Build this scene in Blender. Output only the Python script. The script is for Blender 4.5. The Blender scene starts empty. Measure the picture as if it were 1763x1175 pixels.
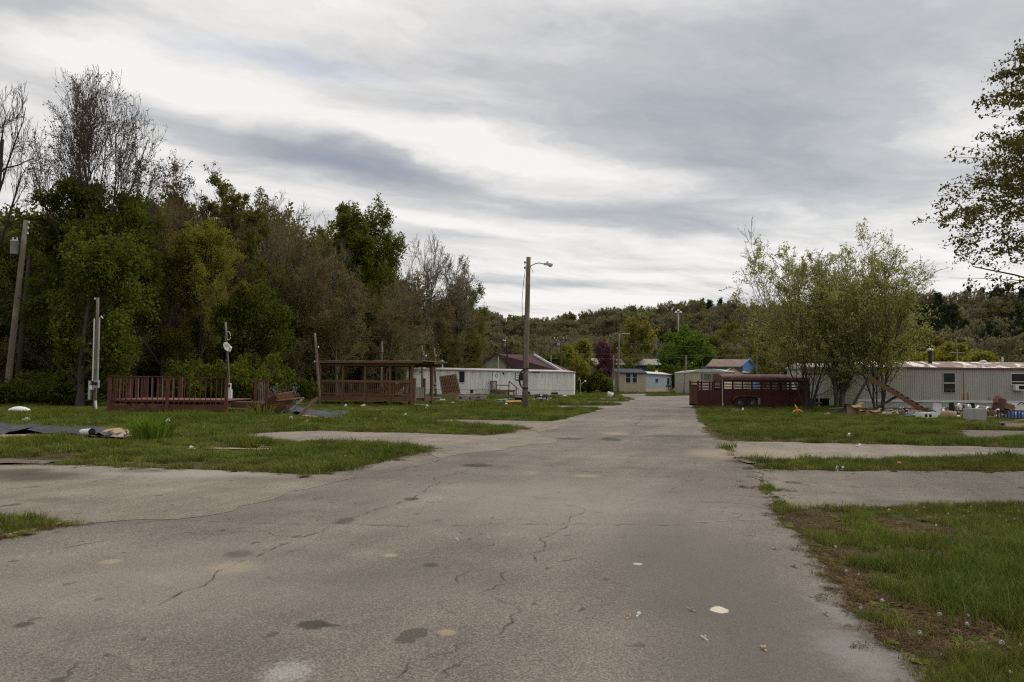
import bpy, math, random
import numpy as np
from mathutils import Vector, Matrix, Euler
R = math.radians
scene = bpy.context.scene
COL = scene.collection
# ---------------------------------------------------------------- camera
F = 1371.0; UC, VC = 881.5, 587.5; EYE = 1.6
PITCH, ROLL = R(3.03), R(0.6)
CAMR = (Matrix.Rotation(R(90) + PITCH, 3, 'X') @ Matrix.Rotation(ROLL, 3, 'Z'))
cam = bpy.data.cameras.new('camera'); cam.lens = 36.0 * F / 1763.0; cam.sensor_width = 36.0
cam.clip_start = 0.1; cam.clip_end = 6000
camo = bpy.data.objects.new('camera', cam); COL.objects.link(camo)
camo.matrix_world = Matrix.Translation((0, 0, EYE)) @ CAMR.to_4x4()
scene.camera = camo
# ---------------------------------------------------------------- survey helpers: measured picture angles -> places on the ground
def ray(u, v):
    return CAMR @ Vector(((u - UC) / F, -(v - VC) / F, -1.0))
def G(u, v, z=0.0):
    d = ray(u, v); t = (z - EYE) / d.z
    return Vector((d.x * t, d.y * t, z))
def P(u, v, Y):
    d = ray(u, v); t = Y / d.y
    return Vector((d.x * t, Y, EYE + d.z * t))
def GD(u, Y):                                   # ground point at depth Y seen in column u (near the horizon line)
    return Vector((P(u, 660 + 2194 / Y, Y).x, Y, 0))
# ---------------------------------------------------------------- sky
SUN_EL, SUN_AZ = R(52), R(62)                   # azimuth from +Y towards +X
w = bpy.data.worlds.new('World'); scene.world = w; w.use_nodes = True
nt = w.node_tree; nt.nodes.clear()
def N(t, ty, **kw):
    n = t.nodes.new(ty)
    for k, v in kw.items(): setattr(n, k, v)
    return n
def L(t, a, b): t.links.new(a, b)
def mth(t, op, a, b=None, c=None, clamp=False):
    n = N(t, 'ShaderNodeMath', operation=op, use_clamp=clamp)
    for i, x in enumerate((a, b, c)):
        if x is None: continue
        if isinstance(x, (int, float)): n.inputs[i].default_value = x
        else: L(t, x, n.inputs[i])
    return n.outputs[0]
tc = N(nt, 'ShaderNodeTexCoord'); sep = N(nt, 'ShaderNodeSeparateXYZ'); L(nt, tc.outputs['Generated'], sep.inputs[0])
zc = mth(nt, 'MAXIMUM', mth(nt, 'ADD', sep.outputs[2], 0.035), 0.03)   # gentle earth curvature of the cloud deck
comb = N(nt, 'ShaderNodeCombineXYZ')
L(nt, mth(nt, 'DIVIDE', sep.outputs[0], zc), comb.inputs[0]); L(nt, mth(nt, 'DIVIDE', sep.outputs[1], zc), comb.inputs[1])
pl = comb.outputs[0]
def cloud_p(u, v):
    d = ray(u, v).normalized(); z = max(d.z + 0.035, .03)
    return Vector((d.x / z, d.y / z))
wn = N(nt, 'ShaderNodeTexNoise'); wn.inputs['Scale'].default_value = 1.1; wn.inputs['Detail'].default_value = 6; wn.inputs['Roughness'].default_value = .58
L(nt, pl, wn.inputs['Vector'])
ws = N(nt, 'ShaderNodeVectorMath', operation='SUBTRACT'); L(nt, wn.outputs['Color'], ws.inputs[0]); ws.inputs[1].default_value = (.5, .5, .5)
wm = N(nt, 'ShaderNodeVectorMath', operation='SCALE'); L(nt, ws.outputs[0], wm.inputs[0]); wm.inputs['Scale'].default_value = .75
wa = N(nt, 'ShaderNodeVectorMath', operation='ADD'); L(nt, pl, wa.inputs[0]); L(nt, wm.outputs[0], wa.inputs[1])
def stretch_noise(scale, det, rough, ang, sx, sy, src):
    m = N(nt, 'ShaderNodeMapping', vector_type='TEXTURE'); m.inputs['Rotation'].default_value = (0, 0, ang); m.inputs['Scale'].default_value = (sx, sy, 1)
    L(nt, src, m.inputs['Vector'])
    n = N(nt, 'ShaderNodeTexNoise'); n.inputs['Scale'].default_value = scale; n.inputs['Detail'].default_value = det; n.inputs['Roughness'].default_value = rough
    L(nt, m.outputs[0], n.inputs['Vector']); return n.outputs['Fac']
n1 = stretch_noise(.8, 5, .55, R(40), 2.2, 1.0, wa.outputs[0])
n2 = stretch_noise(3.2, 5, .6, R(35), 2.2, 1.0, wa.outputs[0])
val = mth(nt, 'ADD', mth(nt, 'MULTIPLY', mth(nt, 'SUBTRACT', n1, .5), 1.15), mth(nt, 'MULTIPLY', mth(nt, 'SUBTRACT', n2, .5), .6))
val = mth(nt, 'ADD', val, .82)
CL = [  # cloud banks: along u0,v0 -> u1,v1, half thickness in the same angular unit, strength (dark < 0 < bright)
    (150, 165, 900, 350, 34, -.34), (330, 262, 820, 318, 22, -.26), (880, 352, 1280, 405, 26, -.46),
    (830, 120, 1560, 250, 120, -.36), (1180, 280, 1763, 330, 45, -.20), (1300, 40, 1763, 180, 120, -.2), (700, 20, 1300, 110, 70, -.14),
    (-150, 30, 300, 40, 30, -.30), (820, 478, 1100, 492, 9, -.26), (900, 452, 1250, 470, 10, -.05), (560, 395, 900, 420, 12, -.14),
    (60, 90, 700, 240, 45, .36), (560, 235, 1200, 305, 24, .40), (480, 345, 1000, 415, 12, .26),
    (820, 508, 1300, 520, 12, .18), (1620, 490, 1763, 495, 14, .2), (1150, 440, 1500, 480, 20, .1)]
for (u0, v0, u1, v1, th, amp) in CL:
    a, b = cloud_p(u0, v0), cloud_p(u1, v1); c = (a + b) / 2; ax = b - a; ang = math.atan2(ax.y, ax.x)
    um, vm = (u0 + u1) / 2, (v0 + v1) / 2
    q = (cloud_p(um, vm - th) - cloud_p(um, vm + th)) / 2
    hw = abs(q.dot(Vector((-math.sin(ang), math.cos(ang))))); hw = max(hw, .03)
    m = N(nt, 'ShaderNodeMapping', vector_type='TEXTURE')
    m.inputs['Location'].default_value = (c.x, c.y, 0); m.inputs['Rotation'].default_value = (0, 0, ang); m.inputs['Scale'].default_value = (ax.length * .62, hw * 1.7, 1)
    L(nt, (wa.outputs[0]), m.inputs['Vector'])
    ln = N(nt, 'ShaderNodeVectorMath', operation='LENGTH'); L(nt, m.outputs[0], ln.inputs[0])
    mr = N(nt, 'ShaderNodeMapRange', interpolation_type='SMOOTHERSTEP'); L(nt, ln.outputs['Value'], mr.inputs[0])
    for i, x in enumerate((0.0, 1.25, amp, 0.0)): mr.inputs[i + 1].default_value = x
    val = mth(nt, 'ADD', val, mr.outputs[0])
cr = N(nt, 'ShaderNodeValToRGB'); L(nt, val, cr.inputs[0])
for i, (p, c) in enumerate([(0.02, (.25, .28, .34)), (.35, (.365, .38, .41)), (.6, (.49, .492, .50)), (.82, (.70, .685, .665)), (1.0, (.84, .815, .78))]):
    e = cr.color_ramp.elements[i] if i < 2 else cr.color_ramp.elements.new(p)
    e.position = p; e.color = (*c, 1)
sky = N(nt, 'ShaderNodeTexSky', sky_type='NISHITA'); sky.sun_disc = False; sky.sun_elevation = SUN_EL; sky.sun_rotation = SUN_AZ
sc = N(nt, 'ShaderNodeVectorMath', operation='SCALE'); L(nt, cr.outputs[0], sc.inputs[0]); sc.inputs['Scale'].default_value = 8.6
mx = N(nt, 'ShaderNodeMix', data_type='RGBA'); L(nt, sky.outputs[0], mx.inputs[6]); L(nt, sc.outputs[0], mx.inputs[7]); 
a, b = cloud_p(330, 80), cloud_p(680, 135); c = (a + b) / 2; ax = b - a     # a thin blue gap between the banks
m = N(nt, 'ShaderNodeMapping', vector_type='TEXTURE'); m.inputs['Location'].default_value = (c.x, c.y, 0); m.inputs['Rotation'].default_value = (0, 0, math.atan2(ax.y, ax.x)); m.inputs['Scale'].default_value = (ax.length * .6, .16, 1); L(nt, wa.outputs[0], m.inputs['Vector'])
ln = N(nt, 'ShaderNodeVectorMath', operation='LENGTH'); L(nt, m.outputs[0], ln.inputs[0]); mr = N(nt, 'ShaderNodeMapRange', interpolation_type='SMOOTHERSTEP'); L(nt, ln.outputs['Value'], mr.inputs[0])
for i, x in enumerate((0.0, 1.3, .62, .94)): mr.inputs[i + 1].default_value = x
L(nt, mr.outputs[0], mx.inputs[0])
bg = N(nt, 'ShaderNodeBackground'); bg.inputs['Strength'].default_value = 0.1; L(nt, mx.outputs[2], bg.inputs[0])
L(nt, bg.outputs[0], N(nt, 'ShaderNodeOutputWorld').inputs[0])
# ---------------------------------------------------------------- sun behind the overcast
sun = bpy.data.lights.new('sun', 'SUN'); sun.energy = 1.5; sun.angle = R(35); sun.color = (1.0, .94, .84)
so = bpy.data.objects.new('sun', sun); COL.objects.link(so)
sd = Vector((math.sin(SUN_AZ) * math.cos(SUN_EL), math.cos(SUN_AZ) * math.cos(SUN_EL), math.sin(SUN_EL)))
so.rotation_euler = sd.to_track_quat('Z', 'Y').to_euler()
scene.view_settings.view_transform = 'Standard'; scene.view_settings.look = 'None'
scene.view_settings.exposure = 0.42; scene.view_settings.gamma = 1.0; scene.view_settings.use_curve_mapping = False
scene.render.engine = 'CYCLES'
scene.cycles.max_bounces = 5; scene.cycles.diffuse_bounces = 3; scene.cycles.glossy_bounces = 2; scene.cycles.transmission_bounces = 3
scene.cycles.transparent_max_bounces = 4; scene.cycles.use_denoising = False; scene.cycles.filter_width = 1.2
# ---------------------------------------------------------------- mesh helpers
def mesh_np(name, verts, faces, smooth=False, mats=(), matidx=None):
    """verts (n,3); faces: list of int arrays (m,k)"""
    me = bpy.data.meshes.new(name)
    verts = np.asarray(verts, dtype=np.float32)
    me.vertices.add(len(verts)); me.vertices.foreach_set('co', verts.ravel())
    faces = [np.asarray(f, dtype=np.int32) for f in faces if len(f)]
    lt = np.concatenate([np.full(len(f), f.shape[1], np.int32) for f in faces])
    li = np.concatenate([f.ravel() for f in faces])
    ls = np.concatenate(([0], np.cumsum(lt)[:-1])).astype(np.int32)
    me.loops.add(len(li)); me.loops.foreach_set('vertex_index', li)
    me.polygons.add(len(lt)); me.polygons.foreach_set('loop_start', ls); me.polygons.foreach_set('loop_total', lt)
    if matidx is not None: me.polygons.foreach_set('material_index', np.concatenate(matidx).astype(np.int32))
    me.polygons.foreach_set('use_smooth', np.full(len(lt), smooth))
    me.update(calc_edges=True); me.validate()
    for m in mats: me.materials.append(m)
    return me
def link(name, me, parent=None, loc=None, rotz=None):
    o = bpy.data.objects.new(name, me); COL.objects.link(o)
    if parent is not None: o.parent = parent
    if loc is not None: o.location = loc
    if rotz is not None: o.rotation_euler = (0, 0, rotz)
    return o
def tag(o, label=None, cat=None, group=None, kind=None):
    if label: o['label'] = label
    if cat: o['category'] = cat
    if group: o['group'] = group
    if kind: o['kind'] = kind
    return o
def thing(name, label, cat, loc=(0, 0, 0), rz=0.0, group=None):
    o = bpy.data.objects.new(name, None); COL.objects.link(o); o.empty_display_size = .3
    o.location = loc; o.rotation_euler = (0, 0, rz)
    return tag(o, label, cat, group)
def copy_tree(o, parent=None):
    c = o.copy(); COL.objects.link(c)
    if parent is not None: c.parent = parent
    for ch in o.children: copy_tree(ch, c)
    return c
class MB:
    def __init__(s): s.v = []; s.f = {}; s.n = 0
    def add(s, verts, faces):
        for f in faces: s.f.setdefault(len(f), []).append([i + s.n for i in f])
        s.v.extend([tuple(x) for x in verts]); s.n += len(verts); return s
    def obox(s, c, size, rot=None):
        hx, hy, hz = size[0] / 2, size[1] / 2, size[2] / 2
        vs = [Vector((x * hx, y * hy, z * hz)) for x in (-1, 1) for y in (-1, 1) for z in (-1, 1)]
        if rot is not None:
            m = rot if isinstance(rot, Matrix) else Euler(rot).to_matrix()
            vs = [m @ q for q in vs]
        c = Vector(c)
        return s.add([q + c for q in vs], [(0, 1, 3, 2), (4, 6, 7, 5), (0, 4, 5, 1), (2, 3, 7, 6), (0, 2, 6, 4), (1, 5, 7, 3)])
    def box(s, x0, x1, y0, y1, z0, z1): return s.obox(((x0 + x1) / 2, (y0 + y1) / 2, (z0 + z1) / 2), (x1 - x0, y1 - y0, z1 - z0))
    def beam(s, p0, p1, w, h, up=(0, 0, 1)):
        p0, p1 = Vector(p0), Vector(p1); d = (p1 - p0); l = d.length; d.normalize()
        up = Vector(up)
        if abs(d.dot(up)) > .98: up = Vector((0, 1, 0))
        sd_ = d.cross(up).normalized(); u2 = sd_.cross(d)
        m = Matrix((d, sd_, u2)).transposed()
        return s.obox((p0 + p1) / 2, (l, w, h), m)
    def tube(s, pts, r, n=8, cap=True):
        pts = [Vector(p) for p in pts]; k = len(pts)
        rr = r if isinstance(r, (list, tuple)) else [r] * k
        vs = []
        for i, p in enumerate(pts):
            t = (pts[min(i + 1, k - 1)] - pts[max(i - 1, 0)]).normalized()
            ref = Vector((0, 0, 1)) if abs(t.z) < .9 else Vector((1, 0, 0))
            a = t.cross(ref).normalized(); b = t.cross(a)
            for j in range(n):
                g = 2 * math.pi * j / n
                vs.append(p + (a * math.cos(g) + b * math.sin(g)) * rr[i])
        fs = [(i * n + j, i * n + (j + 1) % n, (i + 1) * n + (j + 1) % n, (i + 1) * n + j) for i in range(k - 1) for j in range(n)]
        if cap: fs += [tuple(range(n))[::-1], tuple((k - 1) * n + j for j in range(n))]
        return s.add(vs, fs)
    def prism(s, poly, axis, a, b):
        """poly in the two other axes, extruded along axis from a to b"""
        def mk(p, t):
            if axis == 'x': return (t, p[0], p[1])
            if axis == 'y': return (p[0], t, p[1])
            return (p[0], p[1], t)
        n = len(poly)
        vs = [mk(p, a) for p in poly] + [mk(p, b) for p in poly]
        fs = [tuple(range(n)), tuple(range(2 * n - 1, n - 1, -1))] + [(i, (i + 1) % n, n + (i + 1) % n, n + i) for i in range(n)]
        return s.add(vs, fs)
    def lathe(s, prof, n=16, c=(0, 0, 0), rot=None):
        vs = []; k = len(prof)
        for (r, z) in prof:
            for j in range(n):
                g = 2 * math.pi * j / n; q = Vector((r * math.cos(g), r * math.sin(g), z))
                if rot is not None: q = rot @ q
                vs.append(q + Vector(c))
        fs = [(i * n + j, i * n + (j + 1) % n, (i + 1) * n + (j + 1) % n, (i + 1) * n + j) for i in range(k - 1) for j in range(n)]
        return s.add(vs, fs)
    def build(s, name, mat, parent=None, smooth=False, fixn=True):
        me = mesh_np(name, np.array([tuple(x) for x in s.v]), [np.array(f) for f in s.f.values()], smooth, (mat,) if mat else ())
        if fixn:
            import bmesh
            bm = bmesh.new(); bm.from_mesh(me); bmesh.ops.recalc_face_normals(bm, faces=bm.faces); bm.to_mesh(me); bm.free()
        return link(name, me, parent)
# ---------------------------------------------------------------- materials
def bsdf(name):
    m = bpy.data.materials.new(name); m.use_nodes = True; t = m.node_tree
    b = t.nodes['Principled BSDF']; return m, t, b
def col4(c): return (c[0], c[1], c[2], 1)
def ramp(t, fac, stops):
    r = N(t, 'ShaderNodeValToRGB'); L(t, fac, r.inputs[0])
    for i, (p, c) in enumerate(stops):
        e = r.color_ramp.elements[i] if i < 2 else r.color_ramp.elements.new(p)
        e.position = p; e.color = col4(c)
    return r.outputs[0]
def noise(t, vec, scale, det=4, rough=.55, dist=0.0):
    n = N(t, 'ShaderNodeTexNoise'); n.inputs['Scale'].default_value = scale; n.inputs['Detail'].default_value = det
    n.inputs['Roughness'].default_value = rough; n.inputs['Distortion'].default_value = dist
    if vec is not None: L(t, vec, n.inputs['Vector'])
    return n.outputs['Fac']
def mixc(t, fac, a, b, mode='MIX'):
    n = N(t, 'ShaderNodeMix', data_type='RGBA', blend_type=mode)
    for i, x in ((0, fac), (6, a), (7, b)):
        if isinstance(x, (int, float)): n.inputs[i].default_value = x
        elif isinstance(x, (tuple, list)): n.inputs[i].default_value = col4(x)
        else: L(t, x, n.inputs[i])
    return n.outputs[2]
def bump(t, b, h, strength=.3, dist=.01):
    n = N(t, 'ShaderNodeBump'); n.inputs['Strength'].default_value = strength; n.inputs['Distance'].default_value = dist
    L(t, h, n.inputs['Height']); L(t, n.outputs[0], b.inputs['Normal'])
def coords(t, stretch=(1, 1, 1), kind='Object'):
    c = N(t, 'ShaderNodeTexCoord'); m = N(t, 'ShaderNodeMapping'); m.inputs['Scale'].default_value = stretch
    L(t, c.outputs[kind], m.inputs['Vector']); return m.outputs[0]
def mat(name, c1, c2=None, scale=3.0, rough=.8, stretch=(1, 1, 1), metal=0.0, bmp=0.0, det=5, grime=None, grime_scale=1.5, grime_amt=.5, rand=.0):
    m, t, b = bsdf(name); c2 = c2 or tuple(x * .75 for x in c1)
    v = coords(t, stretch); n = noise(t, v, scale, det, .6)
    c = ramp(t, n, [(.3, c1), (.7, c2)])
    if rand:
        oi = N(t, 'ShaderNodeObjectInfo'); hs = N(t, 'ShaderNodeHueSaturation'); L(t, c, hs.inputs['Color'])
        L(t, mth(t, 'ADD', mth(t, 'MULTIPLY', oi.outputs['Random'], rand), 1 - rand / 2), hs.inputs['Value']); c = hs.outputs[0]
    if grime:
        g = noise(t, coords(t), grime_scale, 6, .65)
        gm = N(t, 'ShaderNodeMapRange', interpolation_type='SMOOTHSTEP'); L(t, g, gm.inputs[0])
        gm.inputs[1].default_value = 1 - grime_amt - .12; gm.inputs[2].default_value = 1 - grime_amt + .12
        c = mixc(t, gm.outputs[0], c, grime)
    L(t, c, b.inputs['Base Color']); b.inputs['Roughness'].default_value = rough; b.inputs['Metallic'].default_value = metal
    b.inputs['Specular IOR Level'].default_value = .3
    if bmp: bump(t, b, n, bmp, .02)
    return m
def leafmat(name, c1, c2, trans=.35, c3=None):
    m, t, b = bsdf(name)
    g = N(t, 'ShaderNodeNewGeometry')
    stops = [(0.0, c1), (1.0, c2)] if c3 is None else [(0.0, c1), (1.0, c3), (.55, c2)]
    c = ramp(t, g.outputs['Random Per Island'], stops)
    n = noise(t, coords(t), .45, 3)
    hs = N(t, 'ShaderNodeHueSaturation'); L(t, c, hs.inputs['Color']); L(t, mth(t, 'ADD', mth(t, 'MULTIPLY', n, .9), .55), hs.inputs['Value'])
    c = hs.outputs[0]
    d = N(t, 'ShaderNodeBsdfDiffuse'); tr = N(t, 'ShaderNodeBsdfTranslucent'); mxs = N(t, 'ShaderNodeMixShader')
    L(t, c, d.inputs[0]); L(t, c, tr.inputs[0]); mxs.inputs[0].default_value = trans
    L(t, d.outputs[0], mxs.inputs[1]); L(t, tr.outputs[0], mxs.inputs[2])
    L(t, mxs.outputs[0], t.nodes['Material Output'].inputs[0])
    return m
rng = np.random.default_rng(7)
random.seed(5)
# ================================================================ GROUND
def wnoise(x, y, s, seed=0):
    r = np.random.default_rng(seed); out = 0
    for k in range(7):
        a = r.uniform(0, 6.28); f = s * (0.6 + .35 * k); out = out + np.sin((x * math.cos(a) + y * math.sin(a)) * f + r.uniform(0, 6.28)) / (1 + .35 * k)
    return out / 3.2
def ground_mat():
    m, t, b = bsdf('soil_and_turf'); v = coords(t)
    n1 = noise(t, v, .12, 4); n2 = noise(t, v, 1.3, 6, .65); n3 = noise(t, v, 35, 4, .7)
    c = ramp(t, n2, [(.25, (.045, .062, .018)), (.45, (.062, .078, .024)), (.62, (.085, .08, .035)), (.8, (.11, .085, .05))])
    c2 = ramp(t, n1, [(.35, (.05, .07, .02)), (.7, (.085, .09, .035))])
    c = mixc(t, .5, c, c2)
    sp = ramp(t, n3, [(.3, (.45, .45, .45)), (.7, (1.4, 1.35, 1.25))])
    c = mixc(t, 1.0, c, sp, 'MULTIPLY')
    L(t, c, b.inputs['Base Color']); b.inputs['Roughness'].default_value = .95; b.inputs['Specular IOR Level'].default_value = .1
    bump(t, b, n3, .8, .03); return m
def blob_fac(t, vec, cx, cy, rx, ry, ang=0.0, soft=.5, wob=.5, ws=6.0):
    """irregular patch mask round a place on the ground"""
    m = N(t, 'ShaderNodeMapping', vector_type='TEXTURE'); m.inputs['Location'].default_value = (cx, cy, 0); m.inputs['Rotation'].default_value = (0, 0, ang); m.inputs['Scale'].default_value = (rx, ry, 1)
    L(t, vec, m.inputs['Vector'])
    ln = N(t, 'ShaderNodeVectorMath', operation='LENGTH'); L(t, m.outputs[0], ln.inputs[0])
    d = mth(t, 'ADD', ln.outputs['Value'], mth(t, 'MULTIPLY', mth(t, 'SUBTRACT', noise(t, vec, ws, 5, .65), .5), wob * 2))
    mr = N(t, 'ShaderNodeMapRange', interpolation_type='SMOOTHSTEP'); L(t, d, mr.inputs[0])
    for i, x in enumerate((1 - soft, 1 + soft, 1.0, 0.0)): mr.inputs[i + 1].default_value = x
    return mr.outputs[0]
def asphalt(name, dark, light, stains=(), pits=True):
    m, t, b = bsdf(name); c = N(t, 'ShaderNodeTexCoord'); v = c.outputs['Object']
    big = noise(t, v, .16, 4, .6); med = noise(t, v, 1.1, 6, .62); fine = noise(t, v, 62, 3, .75)
    base = ramp(t, mth(t, 'ADD', mth(t, 'MULTIPLY', big, .62), mth(t, 'MULTIPLY', med, .38)), [(.36, dark), (.62, light)])
    tan = noise(t, v, .55, 6, .7, .4)
    tm = N(t, 'ShaderNodeMapRange', interpolation_type='SMOOTHSTEP'); L(t, tan, tm.inputs[0])
    for i, x in enumerate((.58, .74, 0.0, .55)): tm.inputs[i + 1].default_value = x
    base = mixc(t, tm.outputs[0], base, (.33, .285, .22))
    # traffic wear: long faint streaks along the way
    mp = N(t, 'ShaderNodeMapping', vector_type='TEXTURE'); mp.inputs['Rotation'].default_value = (0, 0, R(72)); mp.inputs['Scale'].default_value = (9, .8, 1); L(t, v, mp.inputs['Vector'])
    st = noise(t, mp.outputs[0], 1.0, 4, .6)
    base = mixc(t, .6, base, ramp(t, st, [(.3, (.72, .72, .73)), (.7, (1.22, 1.2, 1.17))]), 'MULTIPLY')
    # aggregate
    vo = N(t, 'ShaderNodeTexVoronoi'); vo.inputs['Scale'].default_value = 85; L(t, v, vo.inputs['Vector'])
    sepc = N(t, 'ShaderNodeSeparateColor'); L(t, vo.outputs['Color'], sepc.inputs[0])
    agg = ramp(t, sepc.outputs[0], [(0.0, (.5, .5, .5)), (.5, (.92, .92, .92)), (1.0, (1.75, 1.7, 1.62))])
    base = mixc(t, .55, base, agg, 'MULTIPLY')
    base = mixc(t, .6, base, ramp(t, fine, [(.3, (.55, .55, .55)), (.7, (1.5, 1.47, 1.42))]), 'MULTIPLY')
    hgt = fine
    if pits:   # small dark pock marks where the binder has worn out
        for sc_, thr, sel, stc, ang in ((1.5, .17, .5, (1.5, .8, 1), 72), (4.6, .22, .5, (1.4, .85, 1), 72)):
            mp = N(t, 'ShaderNodeMapping', vector_type='TEXTURE'); mp.inputs['Rotation'].default_value = (0, 0, R(ang)); mp.inputs['Scale'].default_value = stc
            wv = N(t, 'ShaderNodeTexNoise'); wv.inputs['Scale'].default_value = 9; L(t, v, wv.inputs['Vector'])
            sca = N(t, 'ShaderNodeVectorMath', operation='SCALE'); L(t, wv.outputs['Color'], sca.inputs[0]); sca.inputs['Scale'].default_value = .14
            ad = N(t, 'ShaderNodeVectorMath', operation='ADD'); L(t, v, ad.inputs[0]); L(t, sca.outputs[0], ad.inputs[1])
            L(t, ad.outputs[0], mp.inputs['Vector'])
            vv = N(t, 'ShaderNodeTexVoronoi'); vv.inputs['Scale'].default_value = sc_; L(t, mp.outputs[0], vv.inputs['Vector'])
            sp = N(t, 'ShaderNodeSeparateColor'); L(t, vv.outputs['Color'], sp.inputs[0])
            k = mth(t, 'MULTIPLY', mth(t, 'GREATER_THAN', sp.outputs[0], sel), mth(t, 'MULTIPLY', sp.outputs[1], thr))
            mr = N(t, 'ShaderNodeMapRange', interpolation_type='SMOOTHSTEP'); L(t, mth(t, 'SUBTRACT', k, vv.outputs['Distance']), mr.inputs[0])
            for i, x in enumerate((-.012, .025, 0.0, .72)): mr.inputs[i + 1].default_value = x
            base = mixc(t, mr.outputs[0], base, (.06, .052, .043))
    # fine crazing cracks
    wv = N(t, 'ShaderNodeTexNoise'); wv.inputs['Scale'].default_value = 1.6; wv.inputs['Detail'].default_value = 5; L(t, v, wv.inputs['Vector'])
    sca = N(t, 'ShaderNodeVectorMath', operation='SCALE'); L(t, wv.outputs['Color'], sca.inputs[0]); sca.inputs['Scale'].default_value = .9
    ad = N(t, 'ShaderNodeVectorMath', operation='ADD'); L(t, v, ad.inputs[0]); L(t, sca.outputs[0], ad.inputs[1])
    ve = N(t, 'ShaderNodeTexVoronoi', feature='DISTANCE_TO_EDGE'); ve.inputs['Scale'].default_value = .42; L(t, ad.outputs[0], ve.inputs['Vector'])
    ck = N(t, 'ShaderNodeMapRange'); L(t, ve.outputs['Distance'], ck.inputs[0])
    for i, x in enumerate((.003, .009, .75, 0.0)): ck.inputs[i + 1].default_value = x
    gate = N(t, 'ShaderNodeMapRange'); L(t, noise(t, v, .8, 3), gate.inputs[0])
    for i, x in enumerate((.5, .6, 0.0, 1.0)): gate.inputs[i + 1].default_value = x
    base = mixc(t, mth(t, 'MULTIPLY', ck.outputs[0], gate.outputs[0]), base, (.06, .052, .045))
    for (u, vv_, du, dv, colr, amt, soft, wob, ws_) in stains:
        c0 = G(u, vv_); rx = (G(u + du, vv_) - c0).length; ry = abs(G(u, vv_ - dv).y - G(u, vv_ + dv).y) / 2
        f = blob_fac(t, v, c0.x, c0.y, rx, ry, 0, soft, wob, ws_)
        base = mixc(t, mth(t, 'MULTIPLY', f, amt), base, colr)
    L(t, base, b.inputs['Base Color']); b.inputs['Roughness'].default_value = .9; b.inputs['Specular IOR Level'].default_value = .25
    bump(t, b, mth(t, 'ADD', fine, mth(t, 'MULTIPLY', vo.outputs['Distance'], 1.2)), .55, .012)
    return m
OIL = (.05, .044, .036); DIRT = (.07, .052, .038); PALE = (.5, .45, .36); SAND = (.36, .295, .21); DUST = (.33, .31, .28)
M_road = asphalt('worn_asphalt', (.122, .108, .095), (.222, .197, .173), stains=[
    (1000, 860, 260, 40, (.33, .30, .265), .35, .9, .3, .8), (1290, 1060, 200, 170, (.115, .103, .094), .72, .8, .6, .8), (1180, 950, 120, 45, (.14, .125, .112), .5, .9, .6, 1.0), (300, 1000, 260, 60, (.26, .232, .205), .4, 1.0, .6, 1.2), (700, 1000, 160, 30, (.15, .134, .12), .35, 1.0, .8, 1.4),
    (537, 1077, 28, 8, OIL, .85, .2, .7, 7), (565, 1078, 22, 3, OIL, .7, .3, .7, 9), (820, 802, 26, 3, OIL, .85, .3, .3, 5), (708, 860, 13, 3, OIL, .8, .3, .4, 7),
    (595, 897, 16, 5, OIL, .6, .4, .5, 6), (742, 974, 14, 3.5, OIL, .7, .3, .4, 10), (40, 1077, 16, 5, OIL, .75, .3, .8, 9), (410, 955, 24, 6, OIL, .5, .5, .5, 5),
    (1238, 1051, 15, 5.5, (.62, .56, .45), .95, .15, .75, 9), (1098, 972, 8, 2, PALE, .8, .2, .3, 10), (495, 1160, 36, 18, (.50, .48, .45), .4, .6, 1.6, 26),
    (672, 957, 12, 3, SAND, .7, .4, .4, 7), (190, 968, 18, 4, SAND, .6, .4, .4, 7), (400, 978, 38, 10, SAND, .45, .6, .5, 4), (770, 1090, 16, 5, SAND, .6, .4, .5, 9),
    (775, 775, 34, 5, SAND, .7, .5, .4, 3), (1052, 757, 16, 3, OIL, .8, .4, .7, 4), (980, 756, 24, 1.6, OIL, .75, .3, .4, 4), (1060, 747, 22, 2, SAND, .6, .5, .5, 3),
    (1010, 820, 22, 2.5, SAND, .5, .5, .5, 5), (1275, 795, 22, 5, DIRT, .9, .4, .5, 4), (1255, 783, 60, 8, SAND, .55, .6, .5, 2), (1180, 752, 60, 2, OIL, .5, .5, .5, 2),
    (450, 832, 40, 8, DUST, .6, .6, .5, 2), (300, 890, 150, 7, (.11, .10, .095), .3, .9, .8, 1.5), (1480, 1130, 50, 40, (.27, .26, .25), .5, .8, 1.2, 9),
    (1440, 1050, 25, 30, (.27, .26, .25), .4, .8, 1.1, 9)])
M_drive = asphalt('driveway_asphalt', (.152, .134, .114), (.258, .228, .197), stains=[
    (60, 822, 85, 9, DIRT, .8, .6, .5, 2), (20, 815, 60, 7, DIRT, .8, .5, .5, 2), (75, 862, 40, 4, OIL, .4, .6, .5, 3), (1480, 806, 30, 4, OIL, .55, .5, .5, 3), (1365, 832, 14, 2.5, OIL, .7, .3, .4, 5),
    (330, 815, 140, 7, DUST, .6, .6, .4, 2), (1680, 785, 40, 2.5, OIL, .6, .5, .4, 3), (1340, 782, 60, 9, SAND, .5, .6, .5, 1.5), (1620, 868, 160, 5, (.12, .11, .10), .5, .6, .4, 2), (240, 812, 50, 3, DIRT, .5, .5, .5, 3)])
M_dirt = mat('bare_dirt', (.15, .12, .092), (.085, .066, .05), 2.2, .95, bmp=.5, det=7)
M_sand = mat('tan_sand', (.36, .27, .165), (.27, .19, .11), 2.5, .95, bmp=.5, det=7)
M_ground = ground_mat()
gm = mesh_np('ground', [(-3000, -600, 0), (3000, -600, 0), (3000, 4000, 0), (-3000, 4000, 0)], [[(0, 1, 2, 3)]], mats=(M_ground,))
tag(link('ground', gm), 'flat ground of thin grass and soil', kind='structure')
PAVED = []
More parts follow.
